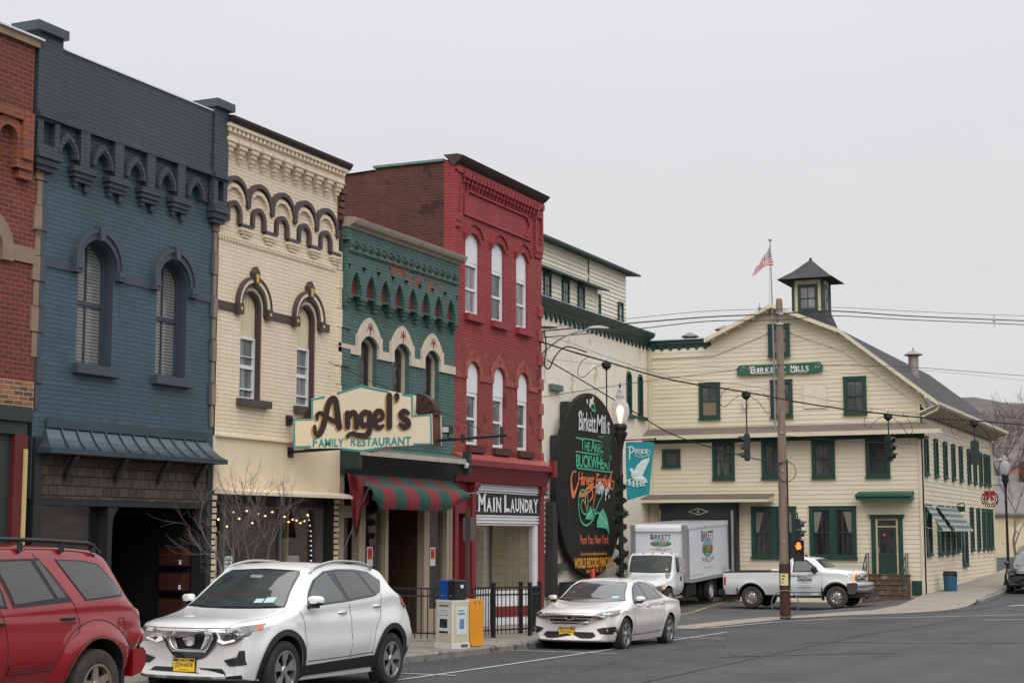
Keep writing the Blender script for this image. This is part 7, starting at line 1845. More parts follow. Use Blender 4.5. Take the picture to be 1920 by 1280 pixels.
mb = MB(); rr = random.Random(12)
for k in range(150):
 x,y = rr.uniform(16,44),rr.choice((rr.uniform(12.6,13.05),rr.uniform(12.6,13.05),rr.uniform(8,13),rr.uniform(13.3,16.8))); z = ground_z(x,y) + (.135 if y > 13.2 else .005)
 a = rr.uniform(0,6.3); s_ = rr.uniform(.02,.045)
 mb.add([(x + s_ * math.cos(a + q),y + s_ * math.sin(a + q) * .8,z + .004 + rr.uniform(0,.02)) for q in (0,1.3,2.5,3.8,5)],[(0,1,2,3,4)])
tag(mb.build('fallen_leaves',LEAFM,kind='stuff'),'scattered dead leaves along the kerb','leaves')
# ================================================================== TREES
BARK = mat('bark',srgb(104,90,84),.9,var=.3,scale=10); TWIG = mat('twig',srgb(108,95,90),.9,var=.2)
def bare_tree(name,label,loc,h,seed,spread=.6,stems=1,levels=5,r0=.05,group=None,lean=0.0,trunk_frac=.3,twm=TWIG):
 rr = random.Random(seed); t = thing(name,label,'tree',loc,group)
 tk,cr = MB(),MB(); base = Vector(loc)
 def grow(p,d,L,r,lev,mb):
  n = 4; P = [p]; q = p.copy(); dd = d.copy()
  for i in range(n):
   dd = (dd + Vector((rr.gauss(0,.13),rr.gauss(0,.13),rr.gauss(.03,.08)))).normalized(); q = q + dd * (L / n); P.append(q.copy())
  mb.tube(P,[r * (1 - .4 * i / n) for i in range(n + 1)],5 if lev < 2 else 3,cap=False)
  if lev >= levels: return
  for c in range(rr.randint(2,3) + (1 if lev > 1 else 0)):
   k = rr.randint(2,n) if c else n
   side_ = Vector((rr.gauss(0,1),rr.gauss(0,1),rr.gauss(.15,.5))).normalized()
   nd = (dd * (1 - spread * .55) + side_ * spread * rr.uniform(.6,1.15)).normalized()
   grow(P[k],nd,L * rr.uniform(.58,.82),r * .58,lev + 1,cr)
 for s_ in range(stems):
  d = Vector((rr.gauss(0,.10) + lean,rr.gauss(0,.10),1)).normalized()
  grow(base + Vector((rr.gauss(0,.06),rr.gauss(0,.06),-.05)) * (s_ > 0),d,h * trunk_frac,r0,0,tk)
 tk.build('trunk',BARK,t,60,each=False); cr.build('crown',twm,t,60,each=False)
 return t
bare_tree('bare_tree','small leafless street tree with spreading twigs in front of the cream shop',(21.0,13.75,gz(21.0,13.75)),2.75,16,.52,2,5,.029,trunk_frac=.42)
for i,(px,F,h,seed,lab) in enumerate(((1893,122,15,4,'tall leafless tree behind the roofline at the right edge'),(1935,112,14,8,'second leafless tree partly cut off by the right edge'),(1862,150,11,15,'small leafless tree just beyond the far corner of the mill'),(1905,97,6,31,'low leafless tree in front of the far house'))):
 p = at_f(px,1050,F)
 bare_tree('bare_tree',lab,(p.x,p.y,ground_z(p.x,p.y)),h,seed,.55,1,6,h * .017,'leafless trees beyond the mill',trunk_frac=.32)
# ================================================================== FAR HOUSES
def far_house(label,c,w,l,h,rise,wall,roof,ang=0,group='houses up the side street'):
 z0 = ground_z(c[0],c[1]) - .4; t = thing('far_house',label,'house',(c[0],c[1],z0),group); f = rot_frame(c[0],c[1],ang,z0)
 mb = MB(f); mb.box(-l / 2,l / 2,-w / 2,w / 2,0,h); mb.add([(-l / 2,-w / 2,h),(-l / 2,w / 2,h),(-l / 2,0,h + rise),(l / 2,-w / 2,h),(l / 2,w / 2,h),(l / 2,0,h + rise)],[(0,1,2),(3,5,4)]); mb.build('wall',wall,t,each=False)
 mb = MB(f); e_ = .3
 for s_ in (-1,1): mb.hexa([(-l / 2 - e_,s_ * (w / 2 + e_),h - .2),(l / 2 + e_,s_ * (w / 2 + e_),h - .2),(l / 2 + e_,0,h + rise),(-l / 2 - e_,0,h + rise),(-l / 2 - e_,s_ * (w / 2 + e_),h - .05),(l / 2 + e_,s_ * (w / 2 + e_),h - .05),(l / 2 + e_,0,h + rise + .15),(-l / 2 - e_,0,h + rise + .15)])
 rf = mb.build('roof',roof,t,each=False)
 mb = MB(f); mb.box(-.3,.3,.3,.9,h + rise * .6,h + rise + 1.0); mb.build('chimney',BRICK_RAW,rf)
 for y in (-w * .28,w * .2):
  for x_,s_ in ((-l / 2 - .04,1),):
   m1 = MB(f); m1.box(x_ - .02,x_ + .05,y - .55,y + .55,1.0,2.6); wd = m1.build('window',GREENTRIM,t); m1 = MB(f); m1.box(x_ - .035,x_ - .02,y - .45,y + .45,1.1,2.5); m1.build('pane',MPANE_D,wd)
 return t
p = at_f(1915,1050,106)
far_house('cream stucco house with grey roof beyond the mill at the right edge',(p.x + 3,p.y),9,10,3.1,2.4,mat('far_stucco',srgb(206,192,160),.8,var=.15,scale=1.2,dirt=(srgb(150,120,100),.6,.8,.1)),mat('far_roof',srgb(116,112,110),.9,var=.15),96)
p = at_f(1965,1030,135)
far_house('pinkish brick house higher up behind the stucco house',(p.x + 4,p.y),10,9,5.0,2.4,mat('far_pink',srgb(176,128,116),.8,var=.12),mat('far_roof',srgb(110,106,104),.9),5)
wd = thing('board_fence','grey board fence running along the side street beyond the mill','fence',(92,11,0))
mb = MB()
for i in range(26):
 x = 89.5 + i * .5; y = 10.9 + .02 * i; z = ground_z(x,y); mb.box(x,x + .47,y,y + .05,z,z + 1.35 + .03 * math.sin(i * 2.1))
mb.build('boards',mat('fence_grey',srgb(150,142,132),.85,var=.15,scale=4),wd,each=False)
gp = at_f(1861,1060,88); z_ = ground_z(gp.x,gp.y)
t = thing('street_light_pole','grey metal street light pole with one head beyond the mill corner','street light',(gp.x,gp.y,z_),'cobra head street lights')
mb = MB(); mb.lathe([(.14,0),(.12,6.2),(.02,6.25)],(gp.x,gp.y,z_),12); mb.build('pole',mat('pole_pale_grey',srgb(150,152,158),.5,.3),t,40)
cc = at_f(1871,862,88); mb = MB(); mb.tube([(gp.x,gp.y,cc.z - .1),tuple(cc)],.03,6); mb.build('arm',MATS['pole_grey'],t); cobra(cc,Vector((.41,-.91,0)),1.0).build('luminaire',MATS['luminaire_grey'],t,40)
# ================================================================== VEHICLES
# local axes: x from the nose to the tail, y across, z up from the road
def paint(name,col,coat=1.0,rough=.35,flake=0.0):
 if name in MATS: return MATS[name]
 m = mat(name,col,rough,flake,var=.03,scale=2,coat=coat,dirt=(tuple(c * .78 for c in col),.66,3.0,.2))
 m.node_tree.nodes['Principled BSDF'].inputs['Coat Roughness'].default_value = .05
 return m
def car_glass(name,col,ior=1.65,rough=.03):
 if name in MATS: return MATS[name]
 m = mat(name,col,.35,var=.15,scale=1.5,coat=1.0,spec=.3)
 b = m.node_tree.nodes['Principled BSDF']; b.inputs['Coat IOR'].default_value = ior; b.inputs['Coat Roughness'].default_value = rough
 return m
PW = paint('pearl_white_paint',srgb(226,226,224)); PS = paint('champagne_white_paint',srgb(218,212,208)); PR = paint('red_car_paint',srgb(140,8,16)); PT = paint('fleet_white_paint',srgb(220,221,222),.6)
PBK = paint('dark_car_paint',(.016,.014,.016))
PLASTIC = mat('black_plastic',(.016,.016,.018),.55,var=.2,scale=8); GLOSSB = mat('gloss_black',(.008,.008,.009),.12,coat=.6)
CHROME = mat('chrome',(.82,.83,.84),.22,.95,var=.03); ALLOY = mat('alloy_wheel',(.56,.56,.57),.28,.85,var=.08); TYRE = mat('tyre_rubber',(.022,.022,.022),.85,var=.35,scale=12,bump=.004,bscale=60)
MUDTYRE = mat('muddy_tyre',srgb(66,60,54),.95,var=.4,scale=9,bump=.008,bscale=50)
GL_TINT = car_glass('tinted_glass',(.018,.018,.019),1.75); GL_CLR = car_glass('clear_car_glass',(.055,.068,.064),1.7); GL_WS = car_glass('windscreen_glass',(.022,.030,.029),1.95)
SEAM = mat('panel_gap',(.02,.02,.02),.8); LAMP = mat('headlamp_lens',(.17,.175,.185),.12,.35,var=.45,scale=26,coat=.8); AMBER = mat('amber_lens',srgb(190,92,38),.25,coat=.6); REDL = mat('red_lens',srgb(176,22,26),.2,var=.2,scale=20,coat=.8); PALE_RED = mat('pale_red_lens',srgb(200,92,92),.2,coat=.8)
DRL = mat('daytime_lamp',(1,1,1),.3,emit=(1,.96,.98,.55)); PLATE = mat('plate_gold',srgb(255,206,24),.5,var=.03); PLATEBLUE = mat('plate_navy',srgb(40,40,80),.5); WELL = mat('wheel_well',(.010,.010,.010),.95)
def pchip(tab,x):
 """smooth interpolation through rows of [x, values...]"""
 n = len(tab)
 if x <= tab[0][0]: return tab[0][1:]
 if x >= tab[-1][0]: return tab[-1][1:]
 i = next(k for k in range(n - 1) if x <= tab[k + 1][0])
 h = tab[i + 1][0] - tab[i][0]; t = (x - tab[i][0]) / h; out = []
 def slope(k,c):
  if k == 0 or k == n - 1: return 0 if False else ((tab[min(k + 1,n - 1)][c] - tab[max(k - 1,0)][c]) / (tab[min(k + 1,n - 1)][0] - tab[max(k - 1,0)][0]))
  a = (tab[k][c] - tab[k - 1][c]) / (tab[k][0] - tab[k - 1][0]); b = (tab[k + 1][c] - tab[k][c]) / (tab[k + 1][0] - tab[k][0])
  return 0 if a * b <= 0 else 2 * a * b / (a + b)
 for c in range(1,len(tab[0])):
  m0,m1 = slope(i,c) * h,slope(i + 1,c) * h; p0,p1 = tab[i][c],tab[i + 1][c]
  out.append((2 * t ** 3 - 3 * t * t + 1) * p0 + (t ** 3 - 2 * t * t + t) * m0 + (-2 * t ** 3 + 3 * t * t) * p1 + (t ** 3 - t * t) * m1)
 return out
class Body:
 """closed lofted shell with wheel openings; surf() lays thin fittings on its skin"""
 def __init__(s,tab,bowf=.3,bowr=.12,flares=(),crease=None,wells=(),n=96,bowlen=1.2,pw=2.6):
  x0,x1 = tab[0][0],tab[-1][0]; L = x1 - x0
  W = max(r[4] for r in tab)
  xs = sorted(set([x0 + L * i / n for i in range(n + 1)] + [x0 + .015,x0 + .03,x1 - .015,x1 - .03]))
  vs = []; K = None
  for x in xs:
   zb,wb,zm,wm,zsh,wsh,zt,wt,zc = pchip(tab,x)
   ctl = [(0,zb),(wb * .6,zb),(wb * .93,zb + .005),(wb,zb + .04),(wm,zm),(wsh + (wm - wsh) * .25,zm + (zsh - zm) * .72),(wsh,zsh),(wsh * .5 + wt * .5 + .006,zsh * .5 + zt * .5),(wt,zt),(wt * .9,zt + (zc - zt) * .38),(wt * .55,zt + (zc - zt) * .80),(0,zc)]
   half = crom(ctl,5)
   half = [(max(0,a),b) for a,b in half]; half[0] = (0,zb); half[-1] = (0,zc)
   ring = half + [(-a,b) for a,b in half[-2:0:-1]]
   K = len(ring)
   for a,b in ring:
    kf = 1 - sstep(0,bowlen,x - x0); kr = 1 - sstep(0,.9,x1 - x)
    xx = x + bowf * kf * (abs(a) / W) ** pw - bowr * kr * (abs(a) / W) ** pw
    y = a
    if abs(a) > .62 * W:
     for cx,cz,r0,r1,amt in flares:
      r = math.hypot(xx - cx,b - cz)
      if r0 - .1 < r < r1 and b < cz + r1: y += math.copysign(amt * (1 - sstep(r0 + (r1 - r0) * .5,r1,r)),a)
     if crease:
      for z0,hw,amt,xa,xb in crease:
       if xa < xx < xb: y += math.copysign(amt * math.exp(-((b - z0) / hw) ** 2) * sstep(xa,xa + .25,xx) * (1 - sstep(xb - .25,xb,xx)),a)
    vs.append((xx,y,b))
  N = len(xs)
  fs = [(i * K + j,(i + 1) * K + j,(i + 1) * K + (j + 1) % K,i * K + (j + 1) % K) for i in range(N - 1) for j in range(K)]
  fs += [tuple(range(K)),tuple((N - 1) * K + j for j in range(K - 1,-1,-1))]
  bm = bmesh.new(); bv = [bm.verts.new(v) for v in vs]
  for f in fs: bm.faces.new([bv[i] for i in f])
  bmesh.ops.recalc_face_normals(bm,faces=bm.faces)
  s.bvh = BVHTree.FromBMesh(bm)
  me = bpy.data.meshes.new('tmp'); bm.to_mesh(me); bm.free()
  if wells:
   o = link(bpy.data.objects.new('tmp',me)); cut = MB()
   for cx,cz,r in wells:
    for sg in (-1,1):
     P = [(cx + r * math.cos(2 * math.pi * k / 40),cz + r * math.sin(2 * math.pi * k / 40)) for k in range(40)]
     ya,yb = sg * W * .52,sg * (W + .3)
     cut.add([(a,ya,b) for a,b in P] + [(a,yb,b) for a,b in P],[tuple(range(40)),tuple(range(79,39,-1))] + [(k,(k + 1) % 40,40 + (k + 1) % 40,40 + k) for k in range(40)])
   co = cut.build('tmpcut',SEAM); co.location = (0,0,0); org = ORG[co]
   for v in co.data.vertices: v.co += org
   md = o.modifiers.new('b','BOOLEAN'); md.object = co; md.operation = 'DIFFERENCE'; md.solver = 'EXACT'
   dg = bpy.context.evaluated_depsgraph_get(); dg.update()
   me2 = bpy.data.meshes.new_from_object(o.evaluated_get(dg))
   for q in (o,co): bpy.data.objects.remove(q)
   me = me2
  s.V = [v.co.copy() for v in me.vertices]; s.F = [tuple(p.vertices) for p in me.polygons]; s.M = []
  for p in me.polygons:
   c = p.center; k = 0
   for cx,cz,r in wells:
    if math.hypot(c.x - cx,c.z - cz) < r * 1.002 and (abs(math.hypot(c.x - cx,c.z - cz) - r) < .006 * r + .003 and abs(p.normal.y) < .3 or abs(p.normal.y) > .7 and math.hypot(c.x - cx,c.z - cz) < r * .95): k = 1
   s.M.append(k)
  bpy.data.meshes.remove(me); s.W = W
 def mesh(s,name,m,parent):
  b = MB(); b.add(s.V,s.F,s.M); return b.build(name,[m,WELL],parent,38,each=False)
 def hit(s,p,proj):
  a,b = p
  o,d = {'L': ((a,-9,b),(0,1,0)),'R': ((a,9,b),(0,-1,0)),'F': ((-9,a,b),(1,0,0)),'B': ((20,a,b),(-1,0,0)),'T': ((a,b,9),(0,0,-1))}[proj]
  loc,nor,_,_ = s.bvh.ray_cast(Vector(o),Vector(d))
  if loc is None:
   o2 = {'L': (a,-s.W * .9,b),'R': (a,s.W * .9,b),'F': (0,a,b),'B': (5,a,b),'T': (a,b,1.4)}[proj]
   loc,nor,_,_ = s.bvh.find_nearest(Vector(o2))
  if nor.dot(Vector(d)) > 0: nor = -nor
  return loc,nor
 def patch(s,mb,poly,proj,off=.005,m=0,step=.06,thick=.0):
  P = [Vector(p) for p in poly]; pts = []
  for a,b in zip(P,P[1:] + P[:1]):
   n = max(1,int((b - a).length / step))
   for i in range(n): pts.append(a + (b - a) * i / n)
  nb = len(pts)
  x0,x1 = min(p.x for p in pts),max(p.x for p in pts); y0,y1 = min(p.y for p in pts),max(p.y for p in pts)
  def inside(q):
   c = False
   for a,b in zip(P,P[1:] + P[:1]):
    if (a.y > q.y) != (b.y > q.y) and q.x < (b.x - a.x) * (q.y - a.y) / (b.y - a.y) + a.x: c = not c
   return c
  nx,ny = int((x1 - x0) / step),int((y1 - y0) / step)
  for i in range(1,nx + 1):
   for j in range(1,ny + 1):
    q = Vector((x0 + (x1 - x0) * i / (nx + 1),y0 + (y1 - y0) * j / (ny + 1)))
    if inside(q) and min((q - e_).length for e_ in pts[:nb]) > step * .45: pts.append(q)
  ed = [(i,(i + 1) % nb) for i in range(nb)]
  v2,e2,f2,*_ = geometry.delaunay_2d_cdt(pts,ed,[],1,1e-5)
  vs = []
  for q in v2:
   l,n_ = s.hit((q.x,q.y),proj); vs.append(l + n_ * off)
  mb.add(vs,[tuple(f) for f in f2],m); return mb
 def ribbon(s,mb,path,proj,w=.009,off=.003,m=0,smooth=True,step=.05):
  C = crom(path,6) if smooth and len(path) > 2 else path
  Q = [C[0]]
  for a,b in zip(C,C[1:]):
   n = max(1,int(math.dist(a,b) / step)); Q += [(a[0] + (b[0] - a[0]) * i / n,a[1] + (b[1] - a[1]) * i / n) for i in range(1,n + 1)]
  vs = []
  for i,p in enumerate(Q):
   a,b = Q[max(0,i - 1)],Q[min(len(Q) - 1,i + 1)]; tx,ty = b[0] - a[0],b[1] - a[1]; l = math.hypot(tx,ty) or 1
   for sg in (-1,1):
    lo,n_ = s.hit((p[0] - ty / l * w / 2 * sg,p[1] + tx / l * w / 2 * sg),proj); vs.append(lo + n_ * off)
  mb.add(vs,[(2 * i,2 * i + 1,2 * i + 3,2 * i + 2) for i in range(len(Q) - 1)],m); return mb
def both(fn):
 for sg,pr in ((1,'L'),(-1,'R')): fn(pr,sg)
def wheel(parent,cx,cy,cz,r,w,side,spokes=10,rimr=.70,style='twin',tyre_m=None,rim_m=None,dual=False):
 """wheel part (rim with spokes and hub) and its tyre; side = direction of the outer face along y"""
 c = (cx,cy,cz); s_ = side; rr_ = r * rimr
 t = MB(); pr = [(rr_ - .012,-w * .46),(rr_ + .004,-w * .5),(r * .90,-w * .5),(r * .965,-w * .45),(r * .995,-w * .36),(r,-w * .15),(r,w * .15),(r * .995,w * .36),(r * .965,w * .45),(r * .90,w * .5),(rr_ + .004,w * .5),(rr_ - .012,w * .46)]
 t.lathe(pr,c,44,axis='Y',cap=False)
 b = MB(); yo = cy + s_ * w * .5
 b.lathe([(rr_ - .010,cy * 0 - w * .46),(rr_ - .010,w * .5),(rr_ - .03,w * .5),(rr_ - .035,-w * .46)] if s_ > 0 else [(rr_ - .010,w * .46),(rr_ - .010,-w * .5),(rr_ - .03,-w * .5),(rr_ - .035,w * .46)],c,40,axis='Y',m=0,cap=False)
 b.lathe([(.005,-s_ * .02),(rr_ - .03,-s_ * .02),(rr_ - .03,-s_ * .03)],(cx,yo - s_ * .06,cz),32,axis='Y',m=1)
 def spoke(a0,wa,wb,ra,rb,da,db,th=.02):
  d = (math.cos(a0),math.sin(a0)); n_ = (-d[1],d[0])
  P = []
  for yy in (0,1):
   for rad,ww,dd in ((ra,wa,da),(rb,wb,db)):
    for sg in (-1,1): P.append((cx + d[0] * rad + n_[0] * ww * sg,yo - s_ * (dd + (th if yy == 0 else 0)),cz + d[1] * rad + n_[1] * ww * sg))
  b.hexa([P[0],P[1],P[3],P[2],P[4],P[5],P[7],P[6]],0)
 if style == 'twin':
  for k in range(spokes // 2):
   a = 2 * math.pi * k / (spokes // 2) + .3
   for e_ in (-.21,.21): spoke(a + e_ * .55,.020,.022,.05,rr_ - .02,.018,.008)
   for e_ in (-1,1): spoke(a + e_ * .26,.012,.017,rr_ * .5,rr_ - .02,.016,.008)
 elif style == 'five':
  for k in range(spokes):
   a = 2 * math.pi * k / spokes + .45
   spoke(a,.05,.036,.04,rr_ - .015,.022,.01,.03)
 else:
  b.lathe([(.11,s_ * .02),(rr_ * .72,s_ * -.005),(rr_ - .03,s_ * -.03),(rr_ - .03,s_ * -.045)],(cx,yo - s_ * .03,cz),32,axis='Y',m=0)
  for k in range(spokes):
   a = 2 * math.pi * (k + .5) / spokes; b.ball((cx + math.cos(a) * rr_ * .66,yo - s_ * .035,cz + math.sin(a) * rr_ * .66),.034,6,1,(1,.5,1))
 b.lathe([(.004,s_ * .012),(.05,s_ * .010),(.062,s_ * -.004),(.062,s_ * -.03)],(cx,yo - s_ * .018,cz),16,axis='Y',m=0)
 for k in range(5): a = 2 * math.pi * k / 5; b.ball((cx + math.cos(a) * .085,yo - s_ * .03,cz + math.sin(a) * .085),.012,5,1)
 wo = b.build('wheel',[rim_m or ALLOY,WELL],parent,35,each=False)
 t.build('tyre',tyre_m or TYRE,wo,50,each=False)
 return wo
def plate_geo(t,txt,x,y,z,w=.31,h=.155,head='NEW YORK'):
 def pf(u,v,d): return (x - d,y - u,z + v)
 mb = MB(pf); mb.box(-w / 2 - .012,w / 2 + .012,-h / 2 - .012,h / 2 + .012,-.02,.0); mb.build('plate_frame',PLASTIC,t)
 mb = MB(pf); mb.box(-w / 2,w / 2,-h / 2,h / 2,.001,.005); p = mb.build('number_plate',PLATE,t)
 mb = MB(pf); mb.box(-w * .48,w * .48,h * .27,h * .46,.0055,.0065); add_text(mb,txt,-w * .42,w * .42,-h * .26,h * .2,.0065,bold=.02); add_text(mb,'EMPIRE STATE',-w * .22,w * .22,-h * .43,-h * .33,.0065); mb.build('plate_lettering',PLATEBLUE,p,each=False)
 mb = MB(pf); add_text(mb,head,-w * .28,w * .28,h * .30,h * .43,.008,bold=.02); mb.build('state_name',PLATE,p,each=False)
def mirror(t,x,y,z,sg,m,w=.21,h=.14,d=.13):
 """door mirror: rounded shell with a black foot on a short arm; sg = -1 for the street side"""
 b = MB(); vs = []; n,k = 8,16; cy = y + sg * w * .42
 for i in range(n + 1):
  a = i / n; e_ = math.sin(math.pi * (.10 + .80 * a)) ** .5
  for q in range(k):
   an = 2 * math.pi * q / k; cc,sn = math.cos(an),math.sin(an); out = .5 + .5 * cc * sg
   vs.append((x - d * .5 + d * a + .03 * out,cy + w * .5 * e_ * math.copysign(abs(cc) ** .55,cc),z + h * .5 * e_ * (1 - .22 * out) * math.copysign(abs(sn) ** .65,sn)))
 fs = [(i * k + q,i * k + (q + 1) % k,(i + 1) * k + (q + 1) % k,(i + 1) * k + q) for i in range(n) for q in range(k)]
 b.add(vs,fs + [tuple(range(k)),tuple(n * k + q for q in range(k))],[1 if k * .56 <= f[0] % k < k * .94 else 0 for f in fs] + [0,1])
 mm = b.build('door_mirror',[m,PLASTIC],t,50,each=False)
 b = MB(); b.box(x - .03,x + .05,min(y - sg * .10,y + sg * .12),max(y - sg * .10,y + sg * .12),z - h * .66,z - h * .44); b.build('mirror_arm',PLASTIC,mm)
 return mm
def handles(t,body,pts,m,w=.20):
 for x,z in pts:
  for pr,sg in (('L',-1),('R',1)):
   l,n_ = body.hit((x,z),pr); b = MB(); b.tube([(x - w / 2,l.y - sg * .01,z),(x - w * .3,l.y + sg * .028,z + .004),(x + w * .3,l.y + sg * .028,z + .004),(x + w / 2,l.y - sg * .01,z)],[.012,.016,.016,.012],8); b.build('door_handle',m,t,50)
def put(t,loc,rz=0,pitch=0): t.location = loc; t.rotation_euler = (0,R(pitch),R(rz))
DLO_PTS = None
# ------------------------------------------------------------------ white sport-utility car
def white_suv():
 t = thing('parked_car','white sport utility car with chrome V grille and lit lamps behind the red wagon','car',(0,0,0),'cars parked along the kerb')
 tab = [[-.03,.33,.70,.55,.79,.77,.77,.84,.66,.855],[.0,.29,.75,.55,.82,.83,.81,.892,.70,.91],[.05,.28,.77,.56,.84,.865,.83,.925,.72,.945],[.22,.26,.79,.58,.87,.905,.85,.96,.73,.985],[.60,.24,.82,.62,.905,.945,.88,1.00,.74,1.03],[1.0,.22,.83,.65,.915,1.0,.888,1.06,.75,1.095],
  [1.18,.22,.83,.65,.915,1.04,.885,1.12,.745,1.15],[1.45,.22,.83,.65,.915,1.10,.88,1.31,.70,1.36],[1.75,.22,.83,.65,.915,1.13,.875,1.50,.655,1.555],[1.95,.22,.83,.65,.915,1.145,.87,1.575,.66,1.635],[2.4,.22,.83,.65,.915,1.17,.87,1.635,.655,1.685],
  [3.0,.22,.83,.66,.915,1.20,.868,1.63,.65,1.68],[3.5,.24,.83,.68,.915,1.24,.86,1.59,.64,1.64],[3.78,.27,.82,.70,.91,1.26,.85,1.54,.64,1.585],[3.95,.29,.81,.70,.90,1.24,.845,1.42,.61,1.46],[4.18,.32,.80,.70,.895,1.14,.84,1.24,.64,1.27],
  [4.36,.35,.78,.70,.885,.98,.84,1.06,.68,1.08],[4.46,.37,.76,.68,.87,.85,.83,.90,.70,.92],[4.52,.40,.72,.62,.82,.74,.80,.78,.70,.80]]
 B = Body(tab,.42,.16,flares=[(.93,.36,.44,.62,.018),(3.67,.36,.44,.62,.022)],crease=[(.93,.07,.018,.9,4.1),(.60,.10,-.018,1.4,3.2)],wells=[(.93,.365,.425),(3.67,.365,.425)],bowlen=1.1)
 B.mesh('body',PW,t)
 dlo = [(1.47,1.115),(1.64,1.29),(1.85,1.455),(2.14,1.565),(2.5,1.592),(2.95,1.588),(3.32,1.555),(3.58,1.43),(3.42,1.285),(3.22,1.225),(2.5,1.17)]
 def win(pr,sg):
  m = MB(); B.patch(m,[(a + (.02 if a > 3 else -.02 if a < 1.7 else 0),b + (.018 if b > 1.4 else -.018)) for a,b in dlo],pr,.003); tr = m.build('window_trim',CHROME,t,40)
  m = MB(); B.patch(m,dlo,pr,.006); sl = m.build('window_seal',GLOSSB,t,40)
  for nm,poly,gm in (('front_side_window',[(1.62,1.145),(1.68,1.28),(1.88,1.445),(2.15,1.545),(2.20,1.548),(2.44,1.19)],GL_CLR),('rear_side_window',[(2.37,1.555),(2.93,1.555),(3.20,1.245),(2.53,1.20)],GL_TINT),('quarter_window',[(3.04,1.55),(3.30,1.525),(3.53,1.425),(3.40,1.30),(3.27,1.255)],GL_TINT)):
   m = MB(); B.patch(m,poly,pr,.009); m.build(nm,gm,t,40)
  m = MB()
  for path in ([(1.28,1.08),(1.36,.92),(1.39,.70),(1.39,.42)],[(2.22,1.58),(2.50,1.18),(2.545,.85),(2.545,.44)],[(3.42,1.28),(3.36,1.0),(3.2,.78),(3.12,.47)],[(1.40,.445),(2.3,.46),(3.15,.485)]): B.ribbon(m,path,pr,.010,.002)
  m.build('panel_gap',SEAM,t,each=False)
  m = MB()
  for cx in (.93,3.67):
   a0 = -18
   ring = [(cx + r_ * math.cos(R(a)),.365 + r_ * math.sin(R(a))) for r_,seq in ((.425,range(a0,181 - a0 - 36 + 36,9)),(.50,range(180 - a0,a0 - 1,-9))) for a in seq]
   B.patch(m,ring,pr,.012,step=.05)
  m.build('arch_cladding',PLASTIC,t,50)
  m = MB(); B.patch(m,[(1.33,.40),(3.24,.455),(3.24,.30),(1.33,.27)],pr,.014); m.build('sill_cladding',PLASTIC,t,50)
  m = MB(); B.patch(m,[(3.96,1.25),(4.06,1.255),(4.17,1.19),(4.25,1.12),(4.02,1.11)],pr,.014); m.build('tail_lamp',mat('suv_tail_red',srgb(196,60,66),.2,coat=.8),t,50)
  m = MB(); B.patch(m,[(4.04,1.105),(4.25,1.115),(4.26,1.06),(4.12,1.05)],pr,.012); m.build('reversing_lamp',LAMP,t,50)
  m = MB(); B.patch(m,[(4.06,.47),(4.47,.53),(4.44,.38),(4.07,.33)],pr,.012); m.build('bumper_cladding',PLASTIC,t,50)
  y = -sg * .66
  m = MB(); m.tube(crom([(1.84,y,1.54),(2.02,y,1.625),(2.45,y,1.692),(3.0,y,1.69),(3.3,y,1.655),(3.48,y,1.59)],5),.017,8); m.build('roof_rail',mat('rail_silver',(.50,.50,.52),.35,.7),t,50)
  mirror(t,1.50,-sg * .89,1.20,-sg,PW)
 both(win)
 handles(t,B,((2.33,1.03),(3.27,1.095)),CHROME)
 def fr(name,m,*polys,off=.006,pr='F',par=t,step=.05):
  b = MB()
  for k,q in enumerate(polys): B.patch(b,q,pr,off + .0015 * k,step=step)
  return b.build(name,m,par,45)
 mir = lambda q: [(-a,b) for a,b in q]
 ws = [(-.70,1.135),(-.63,1.30),(-.56,1.50),(-.50,1.553),(0,1.575),(.50,1.553),(.56,1.50),(.63,1.30),(.70,1.135),(.4,1.12),(0,1.115),(-.4,1.12)]
 fr('windscreen_seal',GLOSSB,[(a * 1.045,b + (.02 if b > 1.4 else -.02)) for a,b in ws],off=.003); w = fr('windscreen',GL_WS,ws,off=.007)
 fr('inspection_sticker',mat('sticker',(.45,.60,.60),.5),[(-.52,1.17),(-.38,1.165),(-.38,1.23),(-.52,1.235)],[(-.36,1.165),(-.24,1.16),(-.24,1.21),(-.36,1.215)],off=.010,par=w)
 fr('cabin_mirror',mat('cabin_grey',(.2,.22,.22),.5),[(-.08,1.47),(.10,1.475),(.10,1.51),(-.08,1.505)],off=.010,par=w)
 fr('grille_surround',GLOSSB,[(.44,.865),(-.44,.865),(-.36,.66),(-.25,.55),(-.16,.515),(.16,.515),(.25,.55),(.36,.66)])
 fr('grille_chrome',CHROME,[(.40,.855),(.27,.855),(.17,.635),(-.17,.635),(-.27,.855),(-.40,.855),(-.25,.60),(.25,.60)],off=.018)
 fr('grille_mesh',mat('grille_mesh',(.012,.012,.013),.5,var=.6,scale=40),[(.255,.85),(-.255,.85),(-.165,.64),(.165,.64)],off=.012)
 b = MB(); b.tube([B.hit(p,'F')[0] + Vector((-.012,0,0)) for p in crom([(.375,.855),(.31,.75),(.235,.635),(.12,.615),(-.12,.615),(-.235,.635),(-.31,.75),(-.375,.855)],3)],[.034] * 7 + [.022] * 8 + [.034] * 7,8); b.build('chrome_arm',CHROME,t,50)
 e_ = MB(); l,n_ = B.hit((0,.75),'F')
 e_.lathe([(.058,-.012),(.078,-.016),(.085,-.008),(.085,.0),(.058,.0)],(l.x - .02,0,.75),28,axis='X'); e_.box(l.x - .04,l.x - .02,-.088,.088,.74,.765); e_.build('badge',CHROME,t,40,each=False)
 hl = [(-.40,.725),(-.44,.835),(-.52,.87),(-.835,.94),(-.85,.88),(-.80,.81),(-.68,.745),(-.50,.70)]
